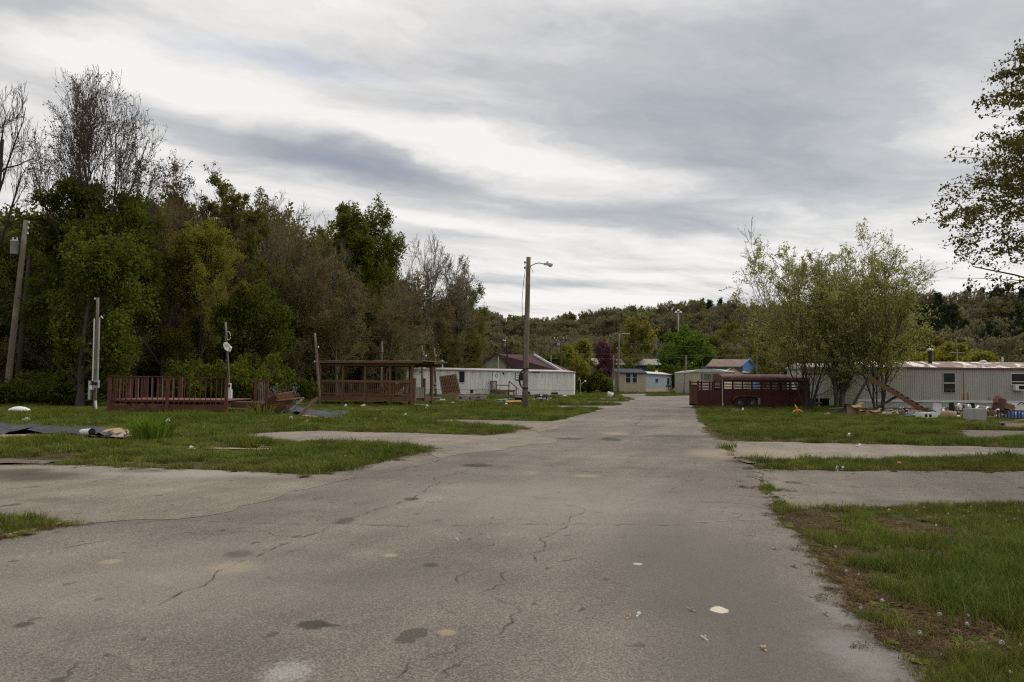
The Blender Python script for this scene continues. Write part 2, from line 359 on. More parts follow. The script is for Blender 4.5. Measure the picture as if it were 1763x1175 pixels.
def jag(pts, amp=.05, step=.22):
    out = []; n = len(pts)
    for i in range(n):
        a, b = pts[i], pts[(i + 1) % n]; d = (b - a).length; yy = max(2.0, (a.y + b.y) / 2)
        k = int(min(400, max(1, d / (step * max(1, yy / 9)))))
        nx, ny = -(b.y - a.y) / max(d, 1e-6), (b.x - a.x) / max(d, 1e-6)
        for j in range(k):
            q = a.lerp(b, j / k); o = 0
            if j or True:
                s = (a.x * 3.1 + a.y * 1.7 + j / k * d)
                o = amp * (math.sin(s * 2.1) * .8 + math.sin(s * 5.3 + 1) * .5 + rng.normal() * .55) * min(1.6, max(1, yy / 14))
            out.append((q.x + nx * o, q.y + ny * o))
    return out
def sheet(name, pts, z, m, label, amp=.05, paved=True, parent=None):
    pp = jag(pts, amp)
    if paved: PAVED.append(np.array(pp))
    me = mesh_np(name, [(x, y, z) for x, y in pp], [np.arange(len(pp))[None, :]], mats=(m,))
    import bmesh
    bm = bmesh.new(); bm.from_mesh(me); bmesh.ops.triangulate(bm, faces=bm.faces[:]); bmesh.ops.recalc_face_normals(bm, faces=bm.faces)
    if sum(f.normal.z for f in bm.faces) < 0: bmesh.ops.reverse_faces(bm, faces=bm.faces[:])
    bm.to_mesh(me); bm.free()
    return tag(link(name, me, parent), label, kind='structure')
V2 = lambda x, y: Vector((x, y, 0))
road_l = [V2(-9, -12), V2(-5.6, 0), V2(-5.2, 7.4), G(130, 904), V2(-4.3, 11), G(540, 819), G(640, 801), G(735, 774), V2(-1.6, 21), G(905, 738.5), V2(1.2, 32), G(968, 722.5), G(985, 717), G(1007, 713), G(1030, 706.5), G(1042, 704), G(1064, 698), G(1076, 693.5), G(1088, 688.5), G(1072, 683.5), G(1066, 679)]
road_r = [G(1120, 678), G(1112, 682), G(1150, 682.6), G(1188, 681), G(1193, 684), G(1194, 691), G(1200, 706), G(1213, 735), G(1246, 759), G(1262, 790), G(1297, 803), G(1318, 850), G(1345, 877), G(1345, 900), G(1375, 920), G(1398, 960), G(1450, 1012), G(1500, 1076), G(1555, 1130), G(1592, 1178), V2(1.9, 3.2), V2(1.2, 0), V2(.5, -12)]
ROAD = sheet('road', road_l + road_r, .004, M_road, 'cracked worn grey asphalt lane running away between the lots', .045)
sheet('driveway', [V2(-40, 15.5), G(-60, 803), G(60, 801), G(160, 802.5), G(300, 808), G(420, 813), G(545, 818.5), V2(-2.6, 13.6), V2(-3.6, 9.3), G(140, 904), G(60, 893), G(-40, 893), V2(-40, 9.8)], .008, M_drive, 'wide pale asphalt parking pad opening left of the road in front', .06)
sheet('driveway', [G(395, 754), G(440, 746), G(560, 742), G(650, 745), G(845, 750), G(905, 739), G(960, 760), G(760, 790), G(733, 773), G(640, 765), G(560, 764.5), G(430, 757.5)], .0085, M_drive, 'pale driveway strip between two grass islands left of the road', .08)
sheet('driveway', [G(690, 723.8), G(800, 723), G(890, 725), G(950, 726), G(968, 722.5), G(990, 730), G(930, 745), G(904, 738), G(800, 731), G(700, 727.5)], .009, M_drive, 'narrow driveway strip short of the light pole', .09)
sheet('driveway', [G(915, 699.5), G(1000, 698.8), G(1055, 699), G(1064, 697.5), G(1065, 702), G(1043, 704.5), G(990, 703), G(920, 702.5)], .009, M_drive, 'thin driveway strip beyond the light pole', .1)
sheet('driveway', [G(978, 692.6), G(1040, 692), G(1080, 692.2), G(1082, 695.5), G(1064, 697.2), G(1030, 695.2), G(980, 694.6)], .009, M_drive, 'thin driveway strip nearer to the white trailer end', .1)
sheet('driveway', [G(1000, 686.2), G(1050, 686.4), G(1085, 687.5), G(1087, 690), G(1060, 688.6), G(1000, 687.8)], .009, M_drive, 'furthest thin driveway strip left of the road', .1)
sheet('driveway', [G(1296, 808), G(1400, 811), G(1763, 812.5), V2(30, 14.3), V2(30, 10.3), G(1763, 871), G(1500, 874), G(1345, 878), G(1330, 862)], .0085, M_drive, 'broad asphalt driveway right of the road in the middle of the verge', .06)
R2 = sheet('driveway', [G(1243, 759), G(1400, 763), G(1500, 765), G(1640, 768.5), G(1703, 769.5), G(1735, 771), V2(20, 19.6), V2(30, 19.6), V2(30, 16.4), G(1763, 790), G(1500, 793), G(1380, 794.5), G(1262, 793)], .0088, M_drive, 'further asphalt driveway right of the road below the trailer lawn', .07)
sheet('dirt_path', [G(1641, 741), G(1763, 742.5), V2(30, 26.6), V2(30, 23.3), G(1763, 753), G(1735, 755.5), G(1722, 762), G(1740, 771.5), G(1702, 770.5), G(1700, 758), G(1640, 753)], .0096, M_dirt, 'trodden dirt track branching right in front of the grey trailer', .12)
# cracks: part of the road surface
M_crack = mat('crack_dirt', (.065, .056, .046), (.10, .085, .066), 9, .95)
M_moss = mat('crack_grass', (.06, .075, .022), (.10, .085, .04), 6, .95)
def crack(pxs, wdt, m=None, z=.0125, wob=.06):
    pts = [G(*p) for p in pxs]; out = []
    for a, b in zip(pts[:-1], pts[1:]):
        k = max(2, int((b - a).length / .09))
        for j in range(k): out.append(a.lerp(b, j / k))
    out.append(pts[-1]); n = len(out); vs = []; off = 0
    for i, q in enumerate(out):
        d = (out[min(n - 1, i + 1)] - out[max(0, i - 1)]); nx, ny = -d.y, d.x; l = math.hypot(nx, ny) or 1
        off = off * .8 + rng.normal() * wob * .5
        ww = wdt * .42 * (.2 + abs(rng.normal()) * .6) * (.15 if i in (0, n - 1) else 1)
        if rng.random() < .25: ww *= .12
        for sgn in (-1, 1): vs.append((q.x + nx / l * (off + sgn * ww), q.y + ny / l * (off + sgn * ww), z))
    fs = [(2 * i, 2 * i + 2, 2 * i + 3, 2 * i + 1) for i in range(n - 1)]
    return link('crack', mesh_np('crack', vs, [np.array(fs)], mats=(m or M_crack,)), ROAD)
crack([(250, 897), (420, 901), (600, 904), (700, 906), (900, 905), (1080, 904), (1190, 902)], .016)
crack([(1190, 902), (1270, 898), (1340, 900)], .02, mat('pale_crack', (.42, .40, .37), (.3, .28, .26), 12, .9))
crack([(1190, 866), (1260, 868), (1340, 877)], .02)
crack([(1345, 874), (1325, 850), (1318, 830), (1303, 806), (1290, 797)], .055, M_moss)
crack([(820, 806), (760, 824), (735, 842), (700, 862), (640, 880), (590, 898), (540, 920), (470, 950), (380, 985), (290, 1045)], .015, wob=.05)
crack([(960, 912), (940, 935), (918, 955), (912, 972)], .012); crack([(890, 985), (866, 1016), (880, 1045), (862, 1070), (800, 1095), (730, 1135), (700, 1170)], .014, wob=.1)
crack([(820, 975), (790, 1000), (785, 1010)], .008); crack([(1150, 752), (1230, 753)], .03); crack([(960, 752), (1040, 755), (1140, 752)], .04)
crack([(1010, 880), (985, 900), (960, 915)], .012); crack([(1090, 735), (1110, 715)], .03); crack([(1045, 706), (1130, 707)], .04)
crack([(640, 820), (735, 800), (760, 792)], .015); crack([(1205, 810), (1150, 850), (1050, 880)], .008)
# ================================================================ FOLIAGE MATERIALS
def grassmat(name, c1, c2, c3):
    m, t, b = bsdf(name)
    g = N(t, 'ShaderNodeNewGeometry'); oi = N(t, 'ShaderNodeObjectInfo')
    c = ramp(t, g.outputs['Random Per Island'], [(0, c1), (1, c3), (.6, c2)])
    hs = N(t, 'ShaderNodeHueSaturation'); L(t, c, hs.inputs['Color'])
    L(t, mth(t, 'ADD', mth(t, 'MULTIPLY', oi.outputs['Random'], .7), .65), hs.inputs['Value'])
    n = noise(t, g.outputs['Position'], .35, 4, .6)
    hs2 = N(t, 'ShaderNodeHueSaturation'); L(t, hs.outputs[0], hs2.inputs['Color']); L(t, mth(t, 'ADD', .465, mth(t, 'MULTIPLY', n, .055)), hs2.inputs['Hue'])
    L(t, mth(t, 'ADD', .62, mth(t, 'MULTIPLY', n, .7)), hs2.inputs['Value'])
    d = N(t, 'ShaderNodeBsdfDiffuse'); tr = N(t, 'ShaderNodeBsdfTranslucent'); mxs = N(t, 'ShaderNodeMixShader'); mxs.inputs[0].default_value = .3
    L(t, hs2.outputs[0], d.inputs[0]); L(t, hs2.outputs[0], tr.inputs[0]); L(t, d.outputs[0], mxs.inputs[1]); L(t, tr.outputs[0], mxs.inputs[2])
    L(t, mxs.outputs[0], t.nodes['Material Output'].inputs[0]); return m
MG = grassmat('grass_green', (.092, .128, .022), (.145, .178, .034), (.25, .235, .09))
MGd = grassmat('grass_deep', (.06, .096, .017), (.10, .142, .026), (.17, .185, .055))
MGy = grassmat('grass_dry', (.17, .135, .06), (.24, .19, .10), (.12, .115, .035))
MGb = grassmat('litter_brown', (.10, .066, .04), (.17, .112, .066), (.26, .19, .12))
def clump(name, nb, rad, h0, h1, wd, m, lean=.45, seg=3, flat=0.0):
    r = np.random.default_rng(abs(hash(name)) % 1000 if False else len(name) * 17 + nb)
    a = r.uniform(0, 6.283, nb); rr = rad * np.sqrt(r.random(nb)); base = np.stack([rr * np.cos(a), rr * np.sin(a), np.zeros(nb)], 1)
    az = r.uniform(0, 6.283, nb); h = r.uniform(h0, h1, nb); ln = h * lean * r.uniform(.2, 1.6, nb)
    dirx = np.stack([np.cos(az), np.sin(az), np.zeros(nb)], 1); side = np.stack([-np.sin(az), np.cos(az), np.zeros(nb)], 1)
    tw = r.uniform(-.8, .8, nb)[:, None]; side = side * np.cos(tw) + dirx * np.sin(tw)
    V = []; 
    for i in range(seg + 1):
        t = i / seg; p = base + dirx * (ln * t ** 2)[:, None] + np.array([0, 0, 1]) * (h * (t - .25 * (lean + flat) * t * t))[:, None]
        if i < seg:
            ww = wd * (1 - .55 * t); V += [p - side * ww, p + side * ww]
        else: V.append(p)
    k = 2 * seg + 1; V = np.stack(V, 1).reshape(-1, 3); o = np.arange(nb) * k
    quads = np.concatenate([np.stack([o + 2 * i, o + 2 * i + 1, o + 2 * i + 3, o + 2 * i + 2], 1) for i in range(seg - 1)]) if seg > 1 else np.zeros((0, 4), int)
    tris = np.stack([o + 2 * seg - 2, o + 2 * seg - 1, o + 2 * seg], 1)
    return mesh_np(name, V, [quads, tris], False, (m,))
def weedmesh(name, nl, ln, wd, m, up=.5):
    r = np.random.default_rng(3); V = []; Fq = []
    for i in range(nl):
        a = 6.283 * i / nl + r.uniform(-.3, .3); l = ln * r.uniform(.6, 1.2); d = np.array([math.cos(a), math.sin(a), 0]); s = np.array([-math.sin(a), math.cos(a), 0])
        o = len(V)
        for t, ww in ((0, .2), (.35, .9), (.75, 1), (1.0, .1)):
            p = d * l * t + np.array([0, 0, 1]) * l * up * (t - .75 * t * t) * r.uniform(.9, 1.1)
            V += [p - s * wd * ww, p + s * wd * ww]
        Fq += [(o, o + 1, o + 3, o + 2), (o + 2, o + 3, o + 5, o + 4), (o + 4, o + 5, o + 7, o + 6)]
    return mesh_np(name, V, [np.array(Fq)], False, (m,))
def instcoll(name, meshes):
    c = bpy.data.collections.new(name)
    for i, me in enumerate(meshes):
        o = bpy.data.objects.new(f'{name}_{chr(97 + i)}', me); c.objects.link(o)
    return c
def gn_scatter(name, pts, rot, scl, idx, coll, label, tilt=None):
    me = bpy.data.meshes.new(name); me.vertices.add(len(pts)); me.vertices.foreach_set('co', np.asarray(pts, np.float32).ravel())
    rv = np.zeros((len(pts), 3), np.float32); rv[:, 2] = rot
    if tilt is not None: rv[:, :2] = tilt
    a = me.attributes.new('rv', 'FLOAT_VECTOR', 'POINT'); a.data.foreach_set('vector', rv.ravel())
    sv = np.asarray(scl, np.float32); sv = np.repeat(sv[:, None], 3, 1) if sv.ndim == 1 else sv
    a = me.attributes.new('sv', 'FLOAT_VECTOR', 'POINT'); a.data.foreach_set('vector', sv.astype(np.float32).ravel())
    a = me.attributes.new('iv', 'INT', 'POINT'); a.data.foreach_set('value', np.asarray(idx, np.int32))
    o = link(name, me)
    g = bpy.data.node_groups.new(name, 'GeometryNodeTree')
    g.interface.new_socket('Geometry', in_out='INPUT', socket_type='NodeSocketGeometry'); g.interface.new_socket('Geometry', in_out='OUTPUT', socket_type='NodeSocketGeometry')
    gi = g.nodes.new('NodeGroupInput'); go = g.nodes.new('NodeGroupOutput')
    ci = g.nodes.new('GeometryNodeCollectionInfo'); ci.inputs['Collection'].default_value = coll; ci.inputs['Separate Children'].default_value = True; ci.inputs['Reset Children'].default_value = True
    io = g.nodes.new('GeometryNodeInstanceOnPoints'); io.inputs['Pick Instance'].default_value = True
    def na(n, ty):
        x = g.nodes.new('GeometryNodeInputNamedAttribute'); x.data_type = ty; x.inputs['Name'].default_value = n; return x.outputs['Attribute']
    g.links.new(gi.outputs[0], io.inputs['Points']); g.links.new(ci.outputs[0], io.inputs['Instance'])
    g.links.new(na('iv', 'INT'), io.inputs['Instance Index']); g.links.new(na('rv', 'FLOAT_VECTOR'), io.inputs['Rotation']); g.links.new(na('sv', 'FLOAT_VECTOR'), io.inputs['Scale'])
    g.links.new(io.outputs[0], go.inputs[0])
    md = o.modifiers.new('scatter', 'NODES'); md.node_group = g
    return tag(o, label, kind='stuff')
def in_poly(x, y, pg):
    ins = np.zeros(len(x), bool); n = len(pg); bb = (x > pg[:, 0].min()) & (x < pg[:, 0].max()) & (y > pg[:, 1].min()) & (y < pg[:, 1].max())
    xi, yi = x[bb], y[bb]; r = np.zeros(len(xi), bool); j = n - 1
    for i in range(n):
        c = ((pg[i, 1] > yi) != (pg[j, 1] > yi)) & (xi < (pg[j, 0] - pg[i, 0]) * (yi - pg[i, 1]) / (pg[j, 1] - pg[i, 1] + 1e-12) + pg[i, 0])
        r ^= c; j = i
    ins[bb] = r; return ins
BARE = []     # (cx, cy, rx, ry, strength) patches where grass is thin
def bare(u, v, du, dv, k=.85):
    c = G(u, v); BARE.append((c.x, c.y, (G(u + du, v) - c).length, abs(G(u, v - dv).y - G(u, v + dv).y) / 2, k))
for a in [(1390, 945, 42, 36), (1430, 985, 54, 34), (1490, 1035, 70, 34), (1565, 908, 52, 18), (1640, 1085, 80, 30), (1560, 1110, 60, 30), (1400, 905, 50, 20), (1480, 960, 40, 16, .7), (1600, 960, 40, 14, .5), (1530, 1000, 30, 14, .6), (1690, 1120, 50, 18, .6), (1440, 890, 50, 10, .5), (1590, 1150, 30, 20, .6),
          (60, 795, 90, 7), (240, 800, 36, 4), (330, 802, 120, 4, .7), (440, 775, 60, 5), (110, 785, 40, 5, .7), (200, 760, 80, 6, .5), (400, 772, 120, 3, .6), (60, 925, 60, 8), (110, 910, 30, 5, .8),
          (1262, 797, 30, 5), (1290, 800, 40, 4, .8), (1330, 800, 30, 3, .6), (1240, 752, 20, 8, .8), (1225, 738, 12, 12, .7), (1400, 760, 100, 3, .5), (1720, 735, 60, 5, .9), (1640, 755, 60, 3, .6), (470, 822, 120, 5, .7), (640, 805, 50, 4, .6)]:
    bare(*a)
def dryness(x, y):
    d = np.zeros(len(x))
    for cx, cy, rx, ry, k in BARE:
        q = ((x - cx) / rx) ** 2 + ((y - cy) / ry) ** 2
        d = np.maximum(d, k * np.clip(1.35 - q * .8 + .5 * wnoise(x, y, 6, 4), 0, 1))
    return d
GR = instcoll('grass_clump', [clump('gra', 46, .075, .05, .12, .0022, MG), clump('grab', 52, .085, .06, .15, .0024, MGd, .6), clump('grabc', 40, .09, .03, .07, .0026, MG, .7),
     clump('grabcd', 34, .09, .03, .10, .0018, MGy, 1.0), clump('grabcde', 60, .11, .012, .04, .004, MGb, 2.0, flat=1.2),
     clump('grabcdef', 80, .22, .07, .17, .006, MG, .6, 2), clump('grabcdefg', 80, .24, .09, .24, .0065, MGd, .7, 2), clump('grabcdefgh', 60, .24, .03, .12, .007, MGy, .9, 2),
     weedmesh('weed', 9, .11, .016, MGd), weedmesh('weedb', 11, .08, .02, MG, .35), clump('grabcdefghi', 46, .13, .12, .30, .003, MGd, .75)])
EDGE_D = [np.array([[0, 0]])]
def scatter_grass(y0, y1, dens, kinds, s0, seed, hb=0.0):
    r = np.random.default_rng(seed); ar = .78 * 2 * (y1 * y1 - y0 * y0) / 2
    n = int(ar * dens); y = np.sqrt(r.random(n) * (y1 * y1 - y0 * y0) + y0 * y0); x = r.uniform(-.78, .78, n) * y
    ok = np.ones(n, bool)
    for pg in PAVED: ok &= ~in_poly(x, y, pg)
    for pg in NOGRASS: ok &= ~in_poly(x, y, pg)
    x, y = x[ok], y[ok]; n = len(x)
    d = dryness(x, y); u = r.random(n)
    big = wnoise(x, y, .35, 2); med = wnoise(x, y, 1.6, 3)
    keep = (u > d * .25) & ((med > -.75) | (r.random(n) > .5)); x, y, d, big, med = x[keep], y[keep], d[keep], big[keep], med[keep]; n = len(x)
    lush = big * .55 + med * .5 + r.normal(0, .25, n)
    idx = np.where(lush > .35, kinds[1], kinds[0]); pick = r.random(n)
    idx = np.where((lush < -.25) & (pick < .6), kinds[2], idx)
    idx = np.where((pick > .87) | (d > .25) & (pick > .55), kinds[3], idx)
    idx = np.where((d > .25) & (pick < .8), kinds[4], idx)
    if kinds[5] >= 0: idx = np.where((pick > .40) & (pick < .43), kinds[5], idx)
    if kinds[6] >= 0: idx = np.where((pick > .43) & (pick < .45), kinds[6], idx)
    if kinds[7] >= 0: idx = np.where((lush > .75) & (pick < .3), kinds[7], idx)
    sc_ = s0 * (1 + .5 * np.clip(lush, -1.2, 1.4)) * r.uniform(.75, 1.25, n) * (1 - .35 * d)
    return np.stack([x, y, np.full(n, .001)], 1), r.uniform(0, 6.283, n), sc_, idx, r.normal(0, .12, (n, 2))
NOGRASS = []
NOGRASS += [np.array([tuple(G(*p)[:2]) for p in ((175, 742), (205, 740), (240, 744), (236, 752), (215, 759), (160, 757), (100, 752), (40, 754), (-60, 758), (-60, 736), (20, 738), (60, 742), (120, 743))])]
def edge_litter(seed):
    r = np.random.default_rng(seed); X, Y, I, S_ = [], [], [], []
    for pg in PAVED:
        a, b = pg, np.roll(pg, -1, 0); l = np.hypot(*(b - a).T); yy = (a[:, 1] + b[:, 1]) / 2; xx = (a[:, 0] + b[:, 0]) / 2
        n = r.poisson(np.where((yy > 3) & (yy < 30) & (np.abs(xx) < yy * .8 + 2), l * np.where(yy < 12, 20, 8), 0))
        k = np.repeat(np.arange(len(pg)), n); t = r.random(len(k))[:, None]; q = a[k] * (1 - t) + b[k] * t; w = np.where(q[:, 1] < 12, .07, .14); q = q + r.normal(0, 1, q.shape) * w[:, None]
        X.append(q[:, 0]); Y.append(q[:, 1]); u = r.random(len(k)); I.append(np.where(u < .6, 4, np.where(u < .75, 3, np.where(u < .9, 2, 9)))); S_.append(r.uniform(.4, 1.0, len(k)) * np.where(q[:, 1] < 12, 1, 1.5))
    x, y, i, s = [np.concatenate(v) for v in (X, Y, I, S_)]
    cnt = np.zeros(len(x), int)          # keep only what lies near the outer edge of all paving
    for dx, dy in ((.35, 0), (-.35, 0), (0, .5), (0, -.5)):
        ins = np.zeros(len(x), bool)
        for pg in PAVED: ins |= in_poly(x + dx, y + dy, pg)
        cnt += ins
    ok = cnt < 4; n = ok.sum()
    return np.stack([x, y, np.full(len(x), .012)], 1)[ok], r.uniform(0, 6.28, n), s[ok], i[ok], r.normal(0, .1, (n, 2))
parts = [edge_litter(9), scatter_grass(2.5, 7.5, 330, (0, 1, 2, 3, 4, 8, 9, 10), 1.0, 1), scatter_grass(7.5, 12.5, 190, (0, 1, 2, 3, 4, 8, 9, 10), 1.15, 2),
         scatter_grass(12.5, 24, 52, (5, 6, 5, 7, 4, 8, 9, 6), .75, 3), scatter_grass(24, 45, 24, (5, 6, 5, 7, 7, -1, -1, 6), .85, 4), scatter_grass(45, 80, 10, (5, 6, 5, 7, 7, -1, -1, 6), .95, 5), scatter_grass(80, 170, 2.6, (5, 6, 5, 7, 7, -1, -1, 6), 1.25, 6)]
gn_scatter('grass', np.concatenate([p[0] for p in parts]), np.concatenate([p[1] for p in parts]), np.concatenate([p[2] for p in parts]), np.concatenate([p[3] for p in parts]), GR, 'unmown spring grass and weeds over the empty lots', np.concatenate([p[4] for p in parts]))
# ================================================================ TREES
def unit(a): return a / (np.linalg.norm(a, axis=-1, keepdims=True) + 1e-9)
def grow(r, st, d, ln, r0, r1, seg, wig, trop):
    n = len(st); pts = np.zeros((n, seg + 1, 3)); rad = np.zeros((n, seg + 1)); p = st.copy(); d = unit(d); pts[:, 0] = p
    for i in range(seg):
        d = unit(d + r.normal(0, wig, (n, 3)) + np.array(trop)); p = p + d * (ln / seg)[:, None]; pts[:, i + 1] = p
    t = np.linspace(0, 1, seg + 1)[None]; rad = r0[:, None] * (1 - t) + r1[:, None] * t
    return pts, rad
def kids(r, pts, rad, ln, k, t0, ang, aj, lr, lfall, rr, t1=1.0, vary=False):
    n, S1, _ = pts.shape; t = t0 + (t1 - t0) * (np.arange(k)[None] + r.random((n, k))) / k; f = t * (S1 - 1); i = np.clip(f.astype(int), 0, S1 - 2); w_ = (f - i)[..., None]
    ii = np.arange(n)[:, None]; p = pts[ii, i] * (1 - w_) + pts[ii, i + 1] * w_; d = unit(pts[ii, i + 1] - pts[ii, i])
    rd = rad[ii, i] * (1 - w_[..., 0]) + rad[ii, i + 1] * w_[..., 0]
    q = unit(np.cross(d, r.normal(0, 1, d.shape))); tn = (t - t0) / max(1e-6, t1 - t0); a = np.clip(r.normal(ang, aj, (n, k)) * ((1.3 - .75 * tn) if vary else 1), .08, 2.2)[..., None]
    nd = d * np.cos(a) + q * np.sin(a); l = ln[:, None] * lr * ((1 - lfall * tn) if lfall >= 0 else np.sqrt(np.clip(1 - ((tn - .55) / .78) ** 2, .1, 1))) * r.uniform(.7, 1.2, (n, k))
    return p.reshape(-1, 3), nd.reshape(-1, 3), l.ravel(), (rd * rr).ravel()
def tubes(pts, rad, k):
    n, S1, _ = pts.shape; tg = np.zeros_like(pts); tg[:, 1:-1] = pts[:, 2:] - pts[:, :-2]; tg[:, 0] = pts[:, 1] - pts[:, 0]; tg[:, -1] = pts[:, -1] - pts[:, -2]; tg = unit(tg)
    ref = np.where(np.abs(tg[..., 2:3]) < .9, np.array([0, 0, 1.0]), np.array([1.0, 0, 0])); a = unit(np.cross(tg, ref)); b = np.cross(tg, a)
    g = np.arange(k) * 2 * math.pi / k; V = pts[:, :, None] + (a[:, :, None] * np.cos(g)[:, None] + b[:, :, None] * np.sin(g)[:, None]) * rad[:, :, None, None]
    base = (np.arange(n) * S1 * k)[:, None, None] + (np.arange(S1 - 1) * k)[None, :, None]; j = np.arange(k)[None, None]; j2 = (j + 1) % k
    Fc = np.stack([base + j, base + j2, base + k + j2, base + k + j], -1).reshape(-1, 4)
    return V.reshape(-1, 3), Fc
def merge(lst):
    V = []; Fq = []; o = 0
    for v, f in lst: V.append(v); Fq.append(f + o); o += len(v)
    return np.concatenate(V), np.concatenate(Fq)
def leaves(r, pts, n, size, asp=.55, spread=.15, t0=.2, droop=.0, biasup=.3):
    N_, S1, _ = pts.shape; cw = np.repeat(r.random(N_ // 14 + 1) ** 1.3, 14)[:N_] + .08; b = r.choice(N_, n, p=cw / cw.sum()); t = (t0 + (1 - t0) * r.random(n)) * (S1 - 1); i = np.clip(t.astype(int), 0, S1 - 2); w_ = (t - i)[:, None]
    c = pts[b, i] * (1 - w_) + pts[b, i + 1] * w_ + r.normal(0, spread, (n, 3))
    a = unit(r.normal(0, 1, (n, 3)) + np.array([0, 0, biasup - droop])); s = unit(np.cross(a, r.normal(0, 1, (n, 3)))); l = (size * r.uniform(.4, 1.55, n))[:, None]
    bend = np.cross(a, s) * l * .18
    V = np.stack([c - a * l * .5, c + s * l * asp * .5 + bend, c + a * l * .5, c - s * l * asp * .5 + bend], 1).reshape(-1, 3)
    return V, np.arange(4 * n).reshape(-1, 4)
def treegeo(seed, st, H, W):
    """st: style dict -> (wood, twigs, leaf) arrays scaled to height H and crown width W"""
    r = np.random.default_rng(seed); ns = st.get('stems', 1); sp = st.get('stem_r', 0.0)
    a = r.uniform(0, 6.283, ns) if ns > 1 else np.zeros(1); a = np.arange(ns) * 6.283 / ns + r.normal(0, .35, ns)
    base = np.stack([sp * np.cos(a), sp * np.sin(a), np.full(ns, -.1)], 1) * r.uniform(.3, 1, (ns, 1)); base[:, 2] = -.15
    d = np.stack([np.cos(a), np.sin(a), np.zeros(ns)], 1) * st.get('flare', .05) * r.uniform(.3, 1.3, (ns, 1)) + np.array([*st.get('lean', (0, 0)), 1.0])
    l = 10 * st.get('trunk', .8) * r.uniform(.75, 1.1, ns) if ns > 1 else np.array([10 * st.get('trunk', .8)])
    r0 = np.full(ns, st['r'])
    pts, rad = grow(r, base, d, l, r0, r0 * st.get('taper', .25), 7, st.get('wig0', .05), st.get('trop0', (0, 0, .02)))
    if ns == 1: rad[:, 0] *= 1.45; rad[:, 1] *= 1.05
    wood = [(pts, rad, 8 if ns == 1 else 6)]; lev = []; tips = [pts]
    cur = (pts, rad, l)
    dome = st.get('dome', ns == 1); lo = st.get('lowc', .08); env = None
    def rho(q):
        c, e, z0, up, dn = env; q = q - c
        return np.sqrt((q[..., 0] ** 2 + q[..., 1] ** 2) / e ** 2 + (q[..., 2] / np.where(q[..., 2] > 0, up, dn)) ** 2) + 1e-9
    for i, q in enumerate(st['lv']):
        k, t0, ang, aj, lr, lf, rr, seg, wig, trop = q
        p, dd, ll, rr_ = kids(r, cur[0], cur[1], cur[2], k, t0, ang, aj, lr, lf, rr, 1.0, i == 0 and ns == 1)
        rr_ = np.maximum(rr_, st.get('rmin', .006))
        pt, rd = grow(r, p, dd, ll, rr_, rr_ * (.25 if i < len(st['lv']) - 1 else .5), seg, wig, (trop[0], trop[1], trop[2]))
        if dome and i == 0:       # rounded outline: limbs stop short of it, shoots beyond it are left out
            tip = pt[:, -1]; c0, c1 = np.median(tip[:, 0]), np.median(tip[:, 1]); e = np.percentile(np.hypot(tip[:, 0] - c0, tip[:, 1] - c1), 75) * 1.12; zt = max(np.percentile(tip[:, 2], 92), pts[:, -1, 2].max()) * 1.06
            zc_ = (lo + (1 - lo) * .48) * zt; env = (np.array([c0, c1, zc_]), e, zc_, zt - zc_, zc_ - lo * zt)
            f = np.clip(r.uniform(.6, .86, len(tip)) / rho(tip), .35, 1.25)[:, None, None]; pt = pt[:, :1] + (pt - pt[:, :1]) * f; ll = ll * f[:, 0, 0]
        elif dome:
            ok = rho(pt[:, -1]) < r.normal(1.0, .06, len(pt)); ok[0] = True; pt, rd, ll = pt[ok], rd[ok], ll[ok]
        lev.append((pt, rd)); cur = (pt, rd, ll)
    allp = np.concatenate([x[0].reshape(-1, 3) for x in lev]); zt = np.percentile(allp[:, 2], 99.6)
    cx, cy = (env[0][0], env[0][1]) if dome else (0, 0); ext = np.percentile(np.hypot(allp[:, 0] - cx, allp[:, 1] - cy), 97)
    S = np.array([W / 2 / ext, W / 2 / ext, H / zt]); sr = (S[0] + S[2]) / 2
    g = st.get('fat', 1.0)
    nt_ = st.get('limb_levels', 1)
    wl = [tubes(wood[0][0] * S, wood[0][1], wood[0][2])] + [tubes(a_ * S, b_ * g, 5) for a_, b_ in lev[:nt_]]
    tl = [tubes(a_ * S, np.maximum(b_ * g, st.get('rmin', .006)), 3) for a_, b_ in lev[nt_:]]
    out = [merge(wl), merge(tl) if tl else None, None, (cx * S[0], cy * S[1])]
    if st.get('leaf'):
        n, size, asp, spread, droop = st['leaf']; lp = lev[st.get('leaf_level', -1)][0] * S
        out[2] = leaves(r, lp, n, size, asp, spread, st.get('leaf_t0', .2), droop)
    return out
def tree(name, label, cat, loc, H, W, seed, st, bark, twig, leaf, group=None, rz=None):
    geo = treegeo(seed, st, H, W)
    rz = (seed * 1.7) % 6.28 if rz is None else rz; c_, s_ = math.cos(rz), math.sin(rz); ox, oy = geo[3]
    loc = (loc[0] - (ox * c_ - oy * s_), loc[1] - (ox * s_ + oy * c_), 0)      # the crown stands over the measured place
    o = thing(name, label, cat, loc, rz, group)
    link('trunk', mesh_np('trunk', geo[0][0], [geo[0][1]], True, (bark,)), o)
    if geo[1] is not None: link('branches', mesh_np('branches', geo[1][0], [geo[1][1]], True, (twig,)), o)['kind'] = 'stuff'
    if geo[2] is not None: link('crown', mesh_np('crown', geo[2][0], [geo[2][1]], False, (leaf,)), o)['kind'] = 'stuff'
    return o
def joined(name, geo, mats):
    vs, fs, mi = [], [], []; o = 0
    for i, g in enumerate(geo[:3]):
        if g is None: continue
        vs.append(g[0]); fs.append(g[1] + o); o += len(g[0]); mi.append(np.full(len(g[1]), i))
    return mesh_np(name, np.concatenate(vs), fs, False, mats, mi)
M_bark = mat('bark_grey_brown', (.135, .11, .085), (.06, .05, .04), 5, .95, (1, 1, .25), bmp=.5, det=7)
